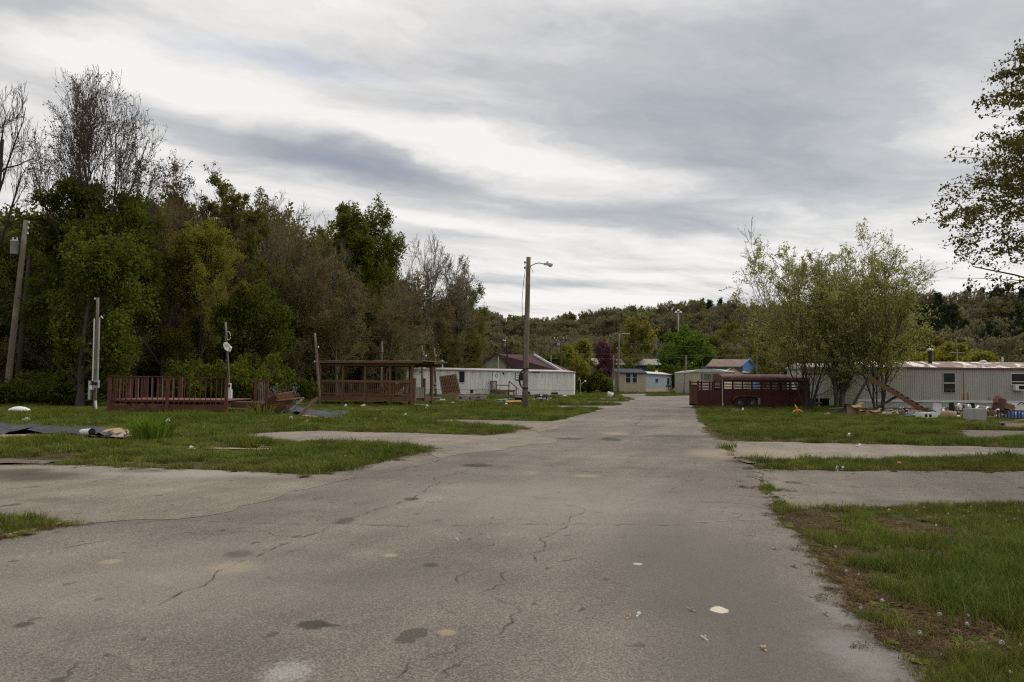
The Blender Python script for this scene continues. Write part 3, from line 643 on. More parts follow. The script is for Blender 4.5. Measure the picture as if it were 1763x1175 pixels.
M_barkd = mat('bark_dark', (.06, .05, .042), (.032, .027, .022), 5, .95, (1, 1, .25), bmp=.5)
M_twig = mat('twig_brown', (.235, .178, .112), (.155, .116, .074), 3, .95)
M_twigd = mat('twig_dark', (.085, .07, .058), (.055, .045, .037), 3, .95)
M_twigg = mat('twig_grey', (.24, .205, .17), (.15, .125, .10), 3, .95)
LF_dark = leafmat('leaf_dark_green', (.055, .07, .010), (.092, .112, .016), .45, (.13, .145, .026))
LF_mid = leafmat('leaf_mid_green', (.078, .096, .012), (.125, .146, .02), .45, (.17, .185, .034))
LF_bright = leafmat('leaf_fresh_green', (.075, .125, .014), (.115, .175, .022), .4, (.16, .22, .036))
LF_olive = leafmat('leaf_olive', (.115, .11, .024), (.165, .155, .034), .45, (.21, .195, .05))
LF_yel = leafmat('leaf_yellow_green', (.19, .18, .024), (.25, .235, .036), .5, (.28, .265, .06))
LF_red = leafmat('bud_red_brown', (.10, .06, .042), (.145, .09, .06), .4, (.16, .125, .065))
LF_willow = leafmat('leaf_willow', (.27, .28, .075), (.34, .345, .10), .55, (.42, .42, .17))
LF_birch = leafmat('leaf_birch', (.085, .08, .02), (.13, .118, .03), .5, (.19, .17, .05))
LF_pink = leafmat('blossom_pink', (.12, .038, .055), (.17, .055, .085), .3, (.12, .07, .06))
LF_pine = leafmat('needle_dark', (.026, .04, .02), (.042, .06, .028), .2)
LF_brown = leafmat('bud_brown', (.165, .128, .052), (.215, .172, .068), .5, (.225, .205, .065))
# styles: lv = (children, t0, angle, jitter, length ratio, falloff, radius ratio, segments, wiggle, tropism)
ST_bare = dict(r=.28, trunk=.5, taper=.3, wig0=.05, limb_levels=2, rmin=.010, fat=1.0, lv=[(15, .2, .72, .15, 1.05, -1, .5, 6, .08, (0, 0, .02)), (9, .2, .55, .18, .42, .3, .5, 5, .10, (0, 0, .02)), (7, .2, .6, .22, .5, .3, .5, 4, .12, (0, 0, .04)), (5, .15, .6, .25, .55, .2, .6, 2, .14, (0, 0, .04))])
ST_bud = dict(ST_bare, leaf=(9000, .16, .6, .10, .1), leaf_t0=.4)
ST_leafy = dict(r=.28, trunk=.56, taper=.2, wig0=.04, limb_levels=1, rmin=.012, lv=[(26, .06, .95, .18, .8, -1, .45, 5, .10, (0, 0, .02)), (8, .25, .7, .2, .45, .35, .5, 4, .14, (0, 0, .0)), (6, .2, .8, .3, .5, .2, .5, 2, .2, (0, 0, -.04))], leaf=(26000, .27, .7, .22, .35))
ST_thick = dict(r=.10, stems=5, stem_r=.5, flare=.22, trunk=.8, taper=.3, wig0=.08, limb_levels=1, rmin=.009, lv=[(8, .15, .6, .2, .5, .4, .55, 5, .13, (0, 0, .03)), (7, .15, .65, .25, .5, .3, .55, 4, .16, (0, 0, .02)), (6, .1, .7, .3, .5, .2, .6, 2, .18, (0, 0, 0))], leaf=(3500, .13, .6, .1, .1))
ST_bush = dict(r=.05, stems=9, stem_r=.6, flare=.55, trunk=.75, taper=.3, wig0=.1, limb_levels=1, rmin=.008, lv=[(7, .1, .7, .25, .5, .3, .55, 4, .15, (0, 0, .02)), (6, .1, .8, .3, .55, .2, .6, 2, .2, (0, 0, 0))], leaf=(9000, .20, .7, .14, .2))
ST_willow = dict(r=.058, stems=6, stem_r=.35, flare=.36, trunk=.95, taper=.2, wig0=.05, trop0=(0, 0, .03), limb_levels=1, rmin=.010, lv=[(14, .13, .56, .16, .5, .35, .5, 6, .07, (0, 0, .05)), (8, .1, .55, .18, .5, .3, .5, 4, .09, (0, 0, .04)), (4, .1, .5, .2, .6, .2, .6, 2, .1, (0, 0, .03))], leaf=(15000, .17, .36, .09, .0), leaf_t0=.05)
M_twigw = mat('twig_willow', (.15, .135, .07), (.09, .08, .045), 3, .95)
def TT(name, label, u, Y, vtop, wpx, seed, st, bark, twig, lfm, cat='tree', group=None, base_u=None, **kw):
    loc = GD(u, Y); H = P(u, vtop, Y).z; W = wpx / F * Y
    rz = kw.pop('rz', None); st = dict(st, **kw)
    return tree(name, label, cat, (loc.x, loc.y, 0), H, W, seed, st, bark, twig, lfm, group, rz)
WG = 'trees of the wood edge on the left'
# --- the wood edge on the left, near to far
TT('bare_tree', 'bare dark tree with heavy crooked limbs at the left picture edge', -48, 50, 125, 225, 11, ST_bare, M_barkd, M_twigd, None, group=WG, r=.30, wig0=.09, lv=[(8, .3, .85, .2, .8, .35, .55, 7, .17, (0, 0, .05)), (7, .2, .7, .25, .5, .4, .5, 5, .16, (0, 0, .05)), (7, .2, .6, .25, .5, .3, .5, 4, .16, (0, 0, .05)), (5, .15, .6, .25, .55, .2, .6, 2, .15, (0, 0, .05))])
TT('budding_tree', 'tall fan-shaped tree in bud rising above the dark green tree', 142, 54, 134, 235, 12, ST_bud, M_barkd, M_twigd, LF_red, group=WG, lowc=.42, trunk=.5, r=.34, lean=(.03, 0), rz=0, leaf=(7820, 0.115, .6, .10, .1), lv=[(15, .45, .62, .13, 1.25, .25, .5, 7, .06, (0, 0, .05)), (9, .25, .42, .14, .5, .4, .5, 5, .08, (0, 0, .06)), (7, .2, .45, .15, .5, .3, .5, 4, .1, (0, 0, .05)), (5, .15, .5, .2, .55, .2, .6, 2, .12, (0, 0, .05))])
TT('leafy_tree', 'large dark green leafy tree behind the transformer pole', 150, 52, 318, 235, 13, ST_leafy, M_barkd, M_twigd, LF_dark, group=WG, leaf=(57800, 0.173, .7, .2, .35))
TT('leafy_tree', 'ragged green tree behind the left transformer pole at the picture edge', 25, 58, 395, 190, 14, ST_leafy, M_barkd, M_twigd, LF_dark, group=WG, leaf=(22100, 0.173, .7, .25, .3))
TT('leafy_tree', 'lighter green young tree just left of the meter pole', 178, 46, 410, 150, 15, ST_leafy, M_barkd, M_twigd, LF_mid, group=WG, r=.2, leaf=(34000, 0.158, .7, .2, .35))
TT('budding_tree', 'twiggy brown tree with a reddish budding top behind the red deck', 290, 62, 283, 215, 16, ST_bud, M_bark, M_twig, LF_red, group=WG, leaf=(27200, 0.144, .6, .14, .1))
TT('budding_tree', 'olive budding tree with pale trunk left behind the red deck', 262, 56, 360, 170, 17, ST_bud, M_bark, M_twig, LF_olive, group=WG, leaf=(22100, 0.122, .6, .14, .1))
TT('budding_tree', 'yellow green haze of young leaves behind the dish pole', 348, 55, 395, 150, 18, ST_bud, M_bark, M_twig, LF_yel, group=WG, leaf=(125500, 0.115, .6, .14, .1), r=.2)
TT('open_tree', 'open-branched tree with small new leaves against the sky', 392, 68, 305, 215, 19, ST_bud, M_barkd, M_twigd, LF_olive, group=WG, leaf=(28900, 0.151, .7, .12, .1), lv=[(9, .3, .8, .2, .75, .4, .55, 6, .14, (0, 0, .04)), (7, .25, .7, .2, .5, .4, .5, 5, .14, (0, 0, .03)), (6, .2, .7, .22, .5, .3, .5, 4, .14, (0, 0, .02)), (4, .15, .6, .25, .55, .2, .6, 2, .15, (0, 0, .02))])
TT('leafy_tree', 'small dark green tree behind the dish pole', 432, 56, 498, 125, 20, ST_leafy, M_barkd, M_twigd, LF_dark, group=WG, r=.16, leaf=(25500, 0.158, .7, .2, .35))
TT('bare_tree', 'brown leaning tree with a thick forked trunk left of the pergola', 470, 72, 338, 190, 21, ST_bare, M_barkd, M_twig, None, group=WG, lean=(.22, 0), trunk=.7)
TT('budding_tree', 'dense brown twiggy tree with olive buds beside the leaning trunk', 500, 70, 385, 170, 22, ST_bud, M_bark, M_twig, LF_brown, group=WG, leaf=(18700, 0.115, .6, .12, .1))
TT('leafy_tree', 'tall full green tree above the pergola roof', 616, 82, 356, 150, 23, ST_leafy, M_barkd, M_twigd, LF_mid, group=WG, leaf=(68000, 0.202, .7, .25, .35))
TT('budding_tree', 'grey twiggy tree on the left flank of the tall green tree', 566, 78, 410, 120, 24, ST_bud, M_bark, M_twigg, LF_olive, group=WG, leaf=(8500, 0.122, .6, .12, .1))
TT('budding_tree', 'brown thicket tree standing behind the pergola', 575, 70, 470, 150, 25, ST_bud, M_bark, M_twig, LF_brown, group=WG, leaf=(18700, 0.108, .6, .12, .1), r=.18)
TT('budding_tree', 'brown twiggy tree behind the right half of the pergola', 665, 78, 490, 140, 26, ST_bud, M_bark, M_twig, LF_brown, group=WG, leaf=(11900, 0.115, .6, .12, .1), r=.18)
TT('bare_tree', 'bare grey fan-topped tree right of the tall green tree', 705, 105, 402, 140, 27, ST_bare, M_bark, M_twigg, None, group=WG, rmin=.014, lean=(.1, 0), trunk=.6)
TT('budding_tree', 'pale budding tree arching over the white trailer', 770, 112, 446, 130, 28, ST_bud, M_barkd, M_twigg, LF_brown, group=WG, lean=(.16, 0), rmin=.014, leaf=(9350, 0.144, .6, .15, .1))
TT('budding_tree', 'brown tree with a green ivy patch behind the white trailer', 735, 108, 520, 130, 29, ST_bud, M_bark, M_twig, LF_brown, group=WG, leaf=(15300, 0.144, .6, .15, .1))
TT('leafy_tree', 'yellow green rounded tree at the right end of the wood', 800, 122, 486, 75, 30, ST_leafy, M_bark, M_twig, LF_olive, group=WG, leaf=(18700, 0.202, .7, .25, .3))
TT('leafy_tree', 'dark green tree behind the trailer flue pipe', 795, 116, 566, 60, 31, ST_leafy, M_bark, M_twig, LF_mid, group=WG, leaf=(10200, 0.180, .7, .25, .3), r=.15)
# fill between the named trees
tw = [joined('thicket', treegeo(100 + i, dict(ST_thick, leaf=(n, .15, .6, .12, .1)), 7, 6), (M_bark, M_twig if i != 1 else M_twigg, lf)) for i, (n, lf) in enumerate([(2500, LF_brown), (900, LF_olive), (5000, LF_olive), (9000, LF_dark)])]
TH = instcoll('thicket', tw)
r_ = np.random.default_rng(21); pts, ii = [], []
for k in range(230):
    u = r_.uniform(-330, 800); back = r_.uniform(0, 26)
    Y = np.interp(u, [-330, 0, 280, 520, 700, 830], [44, 52, 58, 68, 92, 118]) + back
    p = GD(u, Y); pts.append((p.x, p.y, 0)); ii.append(r_.choice([0, 1, 2, 3], p=[.36, .2, .24, .2]))
gn_scatter('thicket', pts, r_.uniform(0, 6.28, 230), r_.uniform(.55, 1.25, 230), ii, TH, 'tangled brown brushwood filling the edge of the wood')
# --- bushes
BG = 'bushes along the wood edge'
TT('bush', 'dark green rounded bush at the foot of the transformer pole', 70, 47, 645, 150, 41, ST_bush, M_barkd, M_twigd, LF_dark, 'bush', BG, leaf=(11000, .17, .7, .14, .2))
TT('bush', 'low dark bush behind the white lump in the grass', 8, 46, 652, 90, 42, ST_bush, M_barkd, M_twigd, LF_dark, 'bush', BG, leaf=(7000, .17, .7, .14, .2))
TT('bush', 'dark bush tucked behind the meter pole', 128, 45.5, 655, 80, 43, ST_bush, M_barkd, M_twigd, LF_dark, 'bush', BG, leaf=(6000, .17, .7, .14, .2))
TT('bush', 'fresh green bush behind the middle of the red deck', 335, 49, 625, 120, 44, ST_bush, M_barkd, M_twigd, LF_mid, 'bush', BG, leaf=(9000, .18, .7, .14, .2))
TT('bush', 'broad fresh green bush behind the collapsed stairs', 440, 50, 614, 125, 45, ST_bush, M_barkd, M_twigd, LF_mid, 'bush', BG, leaf=(12000, .18, .7, .14, .2))
TT('bush', 'dark green bush low under the pergola corner', 520, 60, 655, 80, 46, ST_bush, M_barkd, M_twigd, LF_dark, 'bush', BG, leaf=(5000, .18, .7, .14, .2))
TT('bush', 'leafless shrub of pale stalks beside the collapsed stairs', 488, 41, 660, 60, 47, dict(ST_bush, leaf=None), M_bark, M_twigg, None, 'bush', r=.02)
# --- right side willows
WW = 'willows in front of the grey trailer'
TT('willow', 'broad airy willow arching over the stock trailer', 1392, 53, 412, 285, 51, ST_willow, M_barkd, M_twigw, LF_willow, group=WW, stems=6, leaf=(26000, .155, .36, .09, .0))
TT('willow', 'slim middle willow with a thick trunk between the two broad ones', 1446, 53.5, 455, 130, 52, ST_willow, M_bark, M_twigw, LF_willow, group=WW, stems=4, r=.17, flare=.2, leaf=(9000, .155, .36, .09, .0))
TT('willow', 'tall airy willow behind the cardboard boxes', 1512, 50, 406, 272, 53, ST_willow, M_barkd, M_twigw, LF_willow, group=WW, stems=6, leaf=(26000, .155, .36, .09, .0))
# --- birch at the right edge: trunk just outside the frame
def birch():
    Y = 15.5; loc = Vector((P(1763, 600, Y).x + 3.4, Y, 0))
    st = dict(r=.17, lowc=.27, trunk=.95, taper=.2, wig0=.04, limb_levels=2, rmin=.004, lv=[(40, .25, 1.0, .2, .5, .45, .42, 6, .08, (0, 0, .05)), (9, .25, .7, .2, .5, .3, .5, 5, .10, (0, 0, -.08)), (6, .2, .7, .25, .6, .2, .5, 4, .12, (0, 0, -.16))], leaf=(95000, .072, .55, .06, .7), leaf_t0=.05)
    return tree('birch', 'leafy birch with drooping branches at the right picture edge', 'tree', loc, 8.9, 8.7, 61, st, M_bark, M_twigd, LF_birch)
birch()
# --- trees in the distance
DG = 'trees among the far buildings'
TT('maple', 'bright green round maple behind the blue trailer', 1190, 185, 569, 82, 71, ST_leafy, M_bark, M_twig, LF_bright, group=DG, leaf=(16000, .5, .8, .4, .3))
TT('maple', 'second bright green maple to the left of the rounder one', 1160, 192, 578, 62, 72, ST_leafy, M_bark, M_twig, LF_bright, group=DG, leaf=(11000, .5, .8, .4, .3))
TT('maple', 'darker green maple at the right behind the brighter pair', 1222, 200, 585, 45, 73, ST_leafy, M_bark, M_twig, LF_mid, group=DG, leaf=(8000, .5, .8, .4, .3))
TT('sycamore', 'pale yellow green pointed tree behind the blue trailer', 1100, 200, 546, 66, 74, ST_bud, M_bark, M_twigg, LF_yel, group=DG, rmin=.02, leaf=(6500, .5, .7, .3, .1))
TT('redbud', 'pink flowering redbud in front of the long blue building', 1040, 150, 590, 42, 75, ST_bud, M_barkd, M_twigd, LF_pink, group=DG, rmin=.015, r=.14, leaf=(2600, .35, .8, .2, .1))
TT('redbud', 'pink blossom tree left of the maroon roof', 835, 138, 610, 26, 76, ST_bud, M_barkd, M_twigd, LF_pink, group=DG, rmin=.015, r=.14, leaf=(1500, .3, .8, .2, .1))
for i, (u, Y, vt, wd, lf, lab) in enumerate([(975, 170, 598, 45, LF_yel, 'yellow green tree right of the cross-armed pole'), (1003, 180, 588, 36, LF_yel, 'taller yellow green tree left of the pink redbud'), (955, 150, 612, 36, LF_mid, 'dark green tree below the cross-armed pole'),
                                       (1062, 222, 586, 40, LF_olive, 'olive tree behind the far street light'), (940, 222, 620, 50, LF_olive, 'olive tree right of the maroon roof'), (1260, 200, 560, 110, LF_olive, 'olive tree behind the blue gabled house'), (1330, 150, 575, 90, LF_olive, 'olive tree behind the left willow'),
                                       (1420, 140, 590, 120, LF_yel, 'yellow green tree behind the middle willow'), (1540, 140, 585, 140, LF_yel, 'yellow green tree behind the right willow'), (1640, 130, 596, 110, LF_yel, 'yellow green tree behind the flue pipe'), (1690, 125, 610, 60, LF_yel, 'small yellow green tree behind the roof antenna'), (1590, 165, 570, 120, LF_olive, 'tall olive tree behind the right end of the willows')]):
    TT('leafy_tree', lab, u, Y, vt, wd, 80 + i, ST_leafy, M_bark, M_twig, lf, group=DG, leaf=(6500, .38, .8, .35, .3), lv=[(16, .12, .95, .2, .52, .55, .45, 4, .10, (0, 0, .06)), (6, .25, .7, .2, .45, .35, .5, 3, .14, (0, 0, .0)), (5, .2, .8, .3, .5, .2, .5, 2, .2, (0, 0, -.04))])
SG = 'shrubs by the long blue building'
for i, (u, Y, vt, wd, lf, lab) in enumerate([(1015, 135, 640, 44, LF_dark, 'dark shrub right of the white trailer end'), (1042, 138, 648, 40, LF_mid, 'mid green shrub left of the far pole'), (998, 140, 618, 34, LF_yel, 'pale feathery shrub above the white trailer end'), (1080, 172, 622, 30, LF_mid, 'green bush in front of the blue wall'),
                                       (1155, 168, 628, 40, LF_dark, 'dark bush at the right end of the blue wall'), (1120, 172, 630, 28, LF_mid, 'small bush in front of the long blue wall'), (1190, 165, 628, 40, LF_mid, 'green bush right of the pole by the tan trailer'), (880, 134, 614, 26, LF_mid, 'ivy bush growing over the gabled house')]):
    TT('shrub', lab, u, Y, vt, wd, 95 + i, ST_bush, M_barkd, M_twigd, lf, 'bush', SG, leaf=(5000, .3, .75, .2, .2))
# ================================================================ WOODED HILL
US = [-1500, -300, 300, 800, 860, 930, 1000, 1060, 1130, 1205, 1260, 1330, 1450, 1620, 1763, 2100, 3200]
VR = [600, 590, 585, 572, 584, 594, 580, 568, 567, 553, 560, 564, 562, 562, 560, 568, 600]
Y1 = [300, 300, 330, 420, 430, 440, 440, 440, 440, 430, 420, 400, 380, 350, 340, 330, 300]
Y0 = [150, 150, 170, 225, 235, 240, 240, 240, 240, 235, 230, 220, 200, 180, 170, 165, 150]
def hill_z(x, y):
    u = UC + F * x / np.maximum(y, 1); y1 = np.interp(u, US, Y1); y0 = np.interp(u, US, Y0)
    H = (660 + (u - UC) * .0105 - np.interp(u, US, VR)) / F * y1 + 1.6
    t = np.clip((y - y0) / (y1 - y0), 0, 1); t2 = np.clip((y - y1) / 500, 0, 1)
    return H * (t * t * (3 - 2 * t)) * (1 - .35 * t2) + wnoise(x, y, .02, 8) * 3 * t - .05
M_hill = mat('leaf_litter', (.075, .058, .04), (.05, .045, .028), .05, .95, det=7)
ug = np.linspace(-1500, 3200, 150); yg = np.concatenate([np.linspace(140, 480, 50), np.linspace(520, 1500, 8)])
UU, YY = np.meshgrid(ug, yg, indexing='ij'); XX = (UU - UC) / F * YY; ZZ = hill_z(XX, YY)
hv = np.stack([XX, YY, ZZ], -1).reshape(-1, 3); n1_, n2_ = UU.shape; q = (np.arange(n1_ - 1)[:, None] * n2_ + np.arange(n2_ - 1)[None]).ravel()
tag(link('hill', mesh_np('hill', hv, [np.stack([q, q + n2_, q + n2_ + 1, q + 1], 1)], True, (M_hill,))), 'wooded ridge across the valley', kind='structure')
def hst(n, sz, k2=6, **kw): return dict(dict(r=.24, trunk=.62, taper=.25, wig0=.06, limb_levels=1, rmin=.04, lv=[(15, .2, .8, .18, .7, -1, .5, 4, .10, (0, 0, .03)), (k2, .25, .65, .22, .5, .3, .55, 3, .15, (0, 0, .04)), (4, .2, .6, .25, .55, .2, .6, 1, .1, (0, 0, .04))], leaf=(n, sz, .7, .3, .2)), **kw)
LF_h1 = leafmat('far_bud_brown', (.165, .15, .076), (.215, .19, .096), .4); LF_h2 = leafmat('far_olive', (.15, .158, .052), (.205, .208, .068), .4); LF_h3 = leafmat('far_green', (.10, .122, .032), (.15, .17, .045), .4); LF_h4 = leafmat('far_tan', (.185, .17, .086), (.235, .212, .11), .4)
M_ht = mat('far_twig', (.16, .14, .108), (.11, .096, .074), 1, .95)
hm = [joined('hill_tree', treegeo(200, hst(700, .6), 12, 10), (M_bark, M_ht, LF_h1)), joined('hill_tree', treegeo(201, hst(1300, .65), 12, 10.5), (M_bark, M_ht, LF_h1)), joined('hill_tree', treegeo(202, hst(1900, .65), 11.5, 10.5), (M_bark, M_ht, LF_h2)),
      joined('hill_tree', treegeo(203, hst(2400, .65), 10.5, 10.5), (M_bark, M_ht, LF_h3)), joined('hill_tree', treegeo(204, hst(1500, .65), 12, 10), (M_bark, M_ht, LF_h4)),
      joined('hill_tree', treegeo(205, hst(2200, .5, 5, trunk=1.05, lv=[(34, .12, 1.35, .15, .28, .85, .3, 3, .06, (0, 0, -.03)), (6, .2, .8, .2, .45, .3, .5, 2, .1, (0, 0, 0))]), 14, 7), (M_barkd, M_twigd, LF_pine)), joined('hill_tree', treegeo(206, hst(1600, .65), 11.5, 11), (M_bark, M_ht, LF_h2))]
HT = instcoll('hill_tree', hm)
r_ = np.random.default_rng(31); n = 9000; u = r_.uniform(-900, 2700, n); y = r_.uniform(150, 520, n); x = (u - UC) / F * y
y0 = np.interp(u, US, Y0); y1 = np.interp(u, US, Y1); ok = (y > y0 - 12 + 10 * r_.random(n)) & (y < y1 + 55) & (r_.random(n) < y / 430) & ((u > 700) | (r_.random(n) < .35))
u, x, y = u[ok], x[ok], y[ok]; z = hill_z(x, y); n = len(x)
g = wnoise(x, y, .03, 12) + r_.normal(0, .4, n); t = (y - np.interp(u, US, Y0)) / 190
idx = np.select([g < -.45, g < -.05, g < .35, g < .75], [1, 0, 4, 2], 6); idx = np.where((g > 1.0) | ((t < .12) & (r_.random(n) < .45)), 3, idx)
idx = np.where((u > 1570) & (r_.random(n) < .42), 5, idx); idx = np.where((u > 1215) & (u < 1245) & (t > .8), 5, idx)
idx = np.where((t > .75) & (r_.random(n) < .4) & (u < 1570), 2, idx)
gn_scatter('hill_forest', np.stack([x, y, z - .2], 1), r_.uniform(0, 6.28, n), np.stack([r_.uniform(.5, 1.25, n)] * 2 + [r_.uniform(.55, 1.2, n)], 1), idx, HT, 'spring wood covering the ridge behind the buildings')
# deep wood behind the left edge trees
bt = [joined('wood_tree', treegeo(300, dict(ST_bare, rmin=.02, lv=ST_bare['lv'][:3]), 15, 9), (M_barkd, M_twig)), joined('wood_tree', treegeo(301, dict(ST_bud, rmin=.02, lv=ST_bare['lv'][:3], leaf=(3000, .3, .6, .25, .1)), 14, 9), (M_bark, M_twig, LF_brown)),
      joined('wood_tree', treegeo(302, dict(ST_leafy, leaf=(6000, .4, .7, .3, .3)), 12, 8), (M_barkd, M_twigd, LF_dark)), joined('wood_tree', treegeo(303, dict(ST_bud, rmin=.02, lv=ST_bare['lv'][:3], leaf=(4000, .3, .6, .25, .1)), 13, 8), (M_bark, M_twig, LF_olive))]
BT = instcoll('wood_tree', bt); pts, ii, sv = [], [], []
for k in range(420):
    u = r_.uniform(-500, 790); Y = np.interp(u, [-500, 0, 280, 520, 700, 830], [52, 60, 68, 80, 108, 130]) + abs(r_.normal(0, 28)) + 2
    vt = np.interp(u, [-500, 0, 100, 250, 330, 480, 600, 690, 760, 830], [330, 360, 350, 350, 340, 400, 430, 470, 510, 560]) + r_.uniform(0, 90)
    p = GD(u, Y); h = P(u, vt, Y).z; k_ = r_.choice([0, 1, 2, 3], p=[.3, .3, .15, .25]); pts.append((p.x, p.y, 0)); ii.append(k_); s = h / [15, 14, 12, 13][k_]; sv.append((s * .9, s * .9, s))
gn_scatter('woodland', pts, r_.uniform(0, 6.28, len(pts)), np.array(sv), ii, BT, 'deeper wood behind the named edge trees on the left')
# ================================================================ BUILDINGS
M_white = mat('white_siding', (.70, .695, .67), (.60, .595, .57), 3.5, .6, (1, 1, .06), grime=(.30, .285, .255), grime_scale=.9, grime_amt=.36, rand=.12)
M_skirt = mat('white_skirting', (.66, .65, .62), (.56, .55, .52), 1.0, .65, grime=(.32, .30, .25), grime_scale=1.2, grime_amt=.3)
M_wroof = mat('pale_metal_roof', (.46, .445, .42), (.34, .32, .30), .8, .5, grime=(.24, .20, .17), grime_scale=.8, grime_amt=.35)
M_trim = mat('white_trim', (.62, .61, .59), None, 2, .6, grime=(.35, .31, .27), grime_amt=.3)
M_black = mat('dark_opening', (.012, .012, .012), (.008, .008, .008), 2, .7)
M_pane = mat('dark_glass', (.006, .007, .007), (.012, .012, .012), 2, .12)
M_pane.node_tree.nodes['Principled BSDF'].inputs['Specular IOR Level'].default_value = .22
M_wood = mat('weathered_brown_wood', (.18, .095, .05), (.105, .056, .031), 7, .85, (.3, 3, 3), grime=(.17, .14, .11), grime_scale=2.5, grime_amt=.35, rand=.25)
M_woodg = mat('weathered_grey_wood', (.23, .20, .165), (.14, .12, .095), 7, .9, (.3, 3, 3), grime=(.09, .075, .06), grime_scale=2, grime_amt=.3, rand=.25)
M_pole = mat('pole_wood', (.19, .16, .125), (.105, .085, .065), 4, .9, (4, 4, .25), bmp=.4, grime=(.27, .24, .20), grime_scale=1.6, grime_amt=.38)
M_red = mat('red_stained_wood', (.108, .037, .024), (.075, .027, .018), 5, .75, (.5, 2, 2), grime=(.13, .085, .065), grime_scale=1.6, grime_amt=.34, rand=.2)
M_redfl = mat('red_deck_boards', (.19, .088, .07), (.12, .052, .04), 3, .7, (.4, 4, 1), grime=(.20, .15, .13), grime_scale=1.4, grime_amt=.4, rand=.25)
M_maroon = mat('maroon_paint', (.062, .009, .010), (.045, .007, .008), 1.3, .45, grime=(.075, .032, .02), grime_scale=1.1, grime_amt=.3)
M_rust = mat('rust', (.16, .065, .035), (.09, .038, .024), 4, .9)
M_steel = mat('galvanised', (.42, .43, .43), (.32, .33, .33), 3, .45, metal=.5)
M_grey = mat('grey_box', (.33, .34, .34), (.26, .27, .27), 3, .55)
M_pvc = mat('white_plastic', (.72, .72, .70), (.62, .62, .60), 3, .45)
M_blk = mat('black_plastic', (.016, .016, .017), (.024, .024, .025), 4, .5)
M_rub = mat('tyre_rubber', (.02, .02, .02), (.03, .03, .028), 6, .85)
M_card = mat('cardboard', (.30, .185, .10), (.24, .145, .08), 2, .85, rand=.2)
def rootat(name, label, cat, loc, rz, group=None): return thing(name, label, cat, loc, rz, group)
def window(par, x0, x1, z0, z1, y=-.03, frame=None, mull_h=(), mull_v=(), fw=.06, pane=None, name='window', sidelab=None):
    fr = frame or M_trim; m = MB()
    m.box(x0 - fw, x1 + fw, y, y + .05, z1, z1 + fw).box(x0 - fw, x1 + fw, y - .01, y + .05, z0 - fw, z0).box(x0 - fw, x0, y, y + .05, z0, z1).box(x1, x1 + fw, y, y + .05, z0, z1)
    for z in mull_h: m.box(x0, x1, y + .004, y + .04, z - .025, z + .025)
    for x in mull_v: m.box(x - .02, x + .02, y + .006, y + .04, z0, z1)
    o = m.build(name, fr, par); MB().box(x0 + .002, x1 - .002, y + .022, y + .045, z0 + .002, z1 - .002).build('pane', pane or M_pane, o); return o
def ribbed(x0, x1, z0, z1, y, pitch, depth, seed=1, duty=.45):
    """sheet-metal siding: real folded ribs"""
    m = MB(); n = max(1, int(round((x1 - x0) / pitch))); p = (x1 - x0) / n; xs = []
    for i in range(n):
        a = x0 + i * p; xs += [(a, 0), (a + p * duty, 0), (a + p * duty + .012, -depth), (a + p - .012, -depth)]
    xs.append((x1, 0)); vs = []
    for x, d in xs: vs += [(x, y + d, z0), (x, y + d, z1)]
    return m.add(vs, [(2 * i, 2 * i + 2, 2 * i + 3, 2 * i + 1) for i in range(len(xs) - 1)])
def local(root, u, v=None, Y=None):
    """x position along a front whose Empty is already placed: where the sight line of column u meets the local y=0 plane"""
    d = ray(u, 660); p0 = root.location; a = root.rotation_euler.z; ex, ey = math.cos(a), math.sin(a)
    t = (p0.x * -ey + p0.y * ex) / (d.x * -ey + d.y * ex); q = Vector((d.x * t, d.y * t)); return (q.x - p0.x) * ex + (q.y - p0.y) * ey
def zat(root, x, v):
    a = root.rotation_euler.z; X = root.location.x + x * math.cos(a); Y = root.location.y + x * math.sin(a); u = UC + F * X / Y
    return P(u, v, Y).z
# ---------------------------------------------------------------- long white trailer on the left
A, B = GD(699, 93.5), GD(988, 105); d = B - A; LW = d.length
WT = rootat('white_trailer', 'long white ribbed mobile home with a porch and door behind the pergola', 'mobile home', A, math.atan2(d.y, d.x))
DP, ZS, ZE, ZR = 4.2, .78, 3.1, 3.42
MB().box(.05, LW - .05, .04, DP, .5, ZE - .01).build('body', M_white, WT)
npan = 21; pw = LW / npan
proto = None
for i in range(npan):
    if proto is None: proto = ribbed(.012, pw - .012, ZS, ZE, 0, .2, .022).build('siding_panel', M_white, WT, fixn=False)
    else:
        q = proto.copy(); COL.objects.link(q); q.location = (i * pw, 0 if i % 3 else -.012, 0)
for i in range(1, npan): MB().box(i * pw - .018, i * pw + .018, -.038, -.0, ZS, ZE - .005).build('seam_strip', M_trim, WT)
m = MB(); m.add([(LW, 0, ZS), (LW + 1.0, 1.2, ZS), (LW + 1.0, 1.2, ZE), (LW, 0, ZE), (LW + 1.0, DP - 1.2, ZS), (LW + 1.0, DP - 1.2, ZE), (LW, DP, ZS), (LW, DP, ZE)], [(0, 1, 2, 3), (1, 4, 5, 2), (4, 6, 7, 5)]); m.build('bay_end', M_white, WT)
for i in range(9):
    a, b = i * LW / 9 + .015, (i + 1) * LW / 9 - .015
    MB().box(a, b, .03 + .02 * (i % 2), .08 + .02 * (i % 2), .03, ZS - .003).build('skirt_panel', M_skirt, WT)
m = MB(); m.add([(LW, .05, 0), (LW + .98, 1.22, 0), (LW + .98, 1.22, ZS), (LW, .05, ZS)], [(0, 1, 2, 3)]); m.build('skirt_panel', M_skirt, WT)
m = MB(); rp = [(-.2, ZE), (-.2, ZE + .1), (DP / 2, ZR), (DP + .15, ZE + .1), (DP + .15, ZE)]
m.prism(rp, 'x', -.1, LW + .05); roof = m.build('roof', M_wroof, WT)
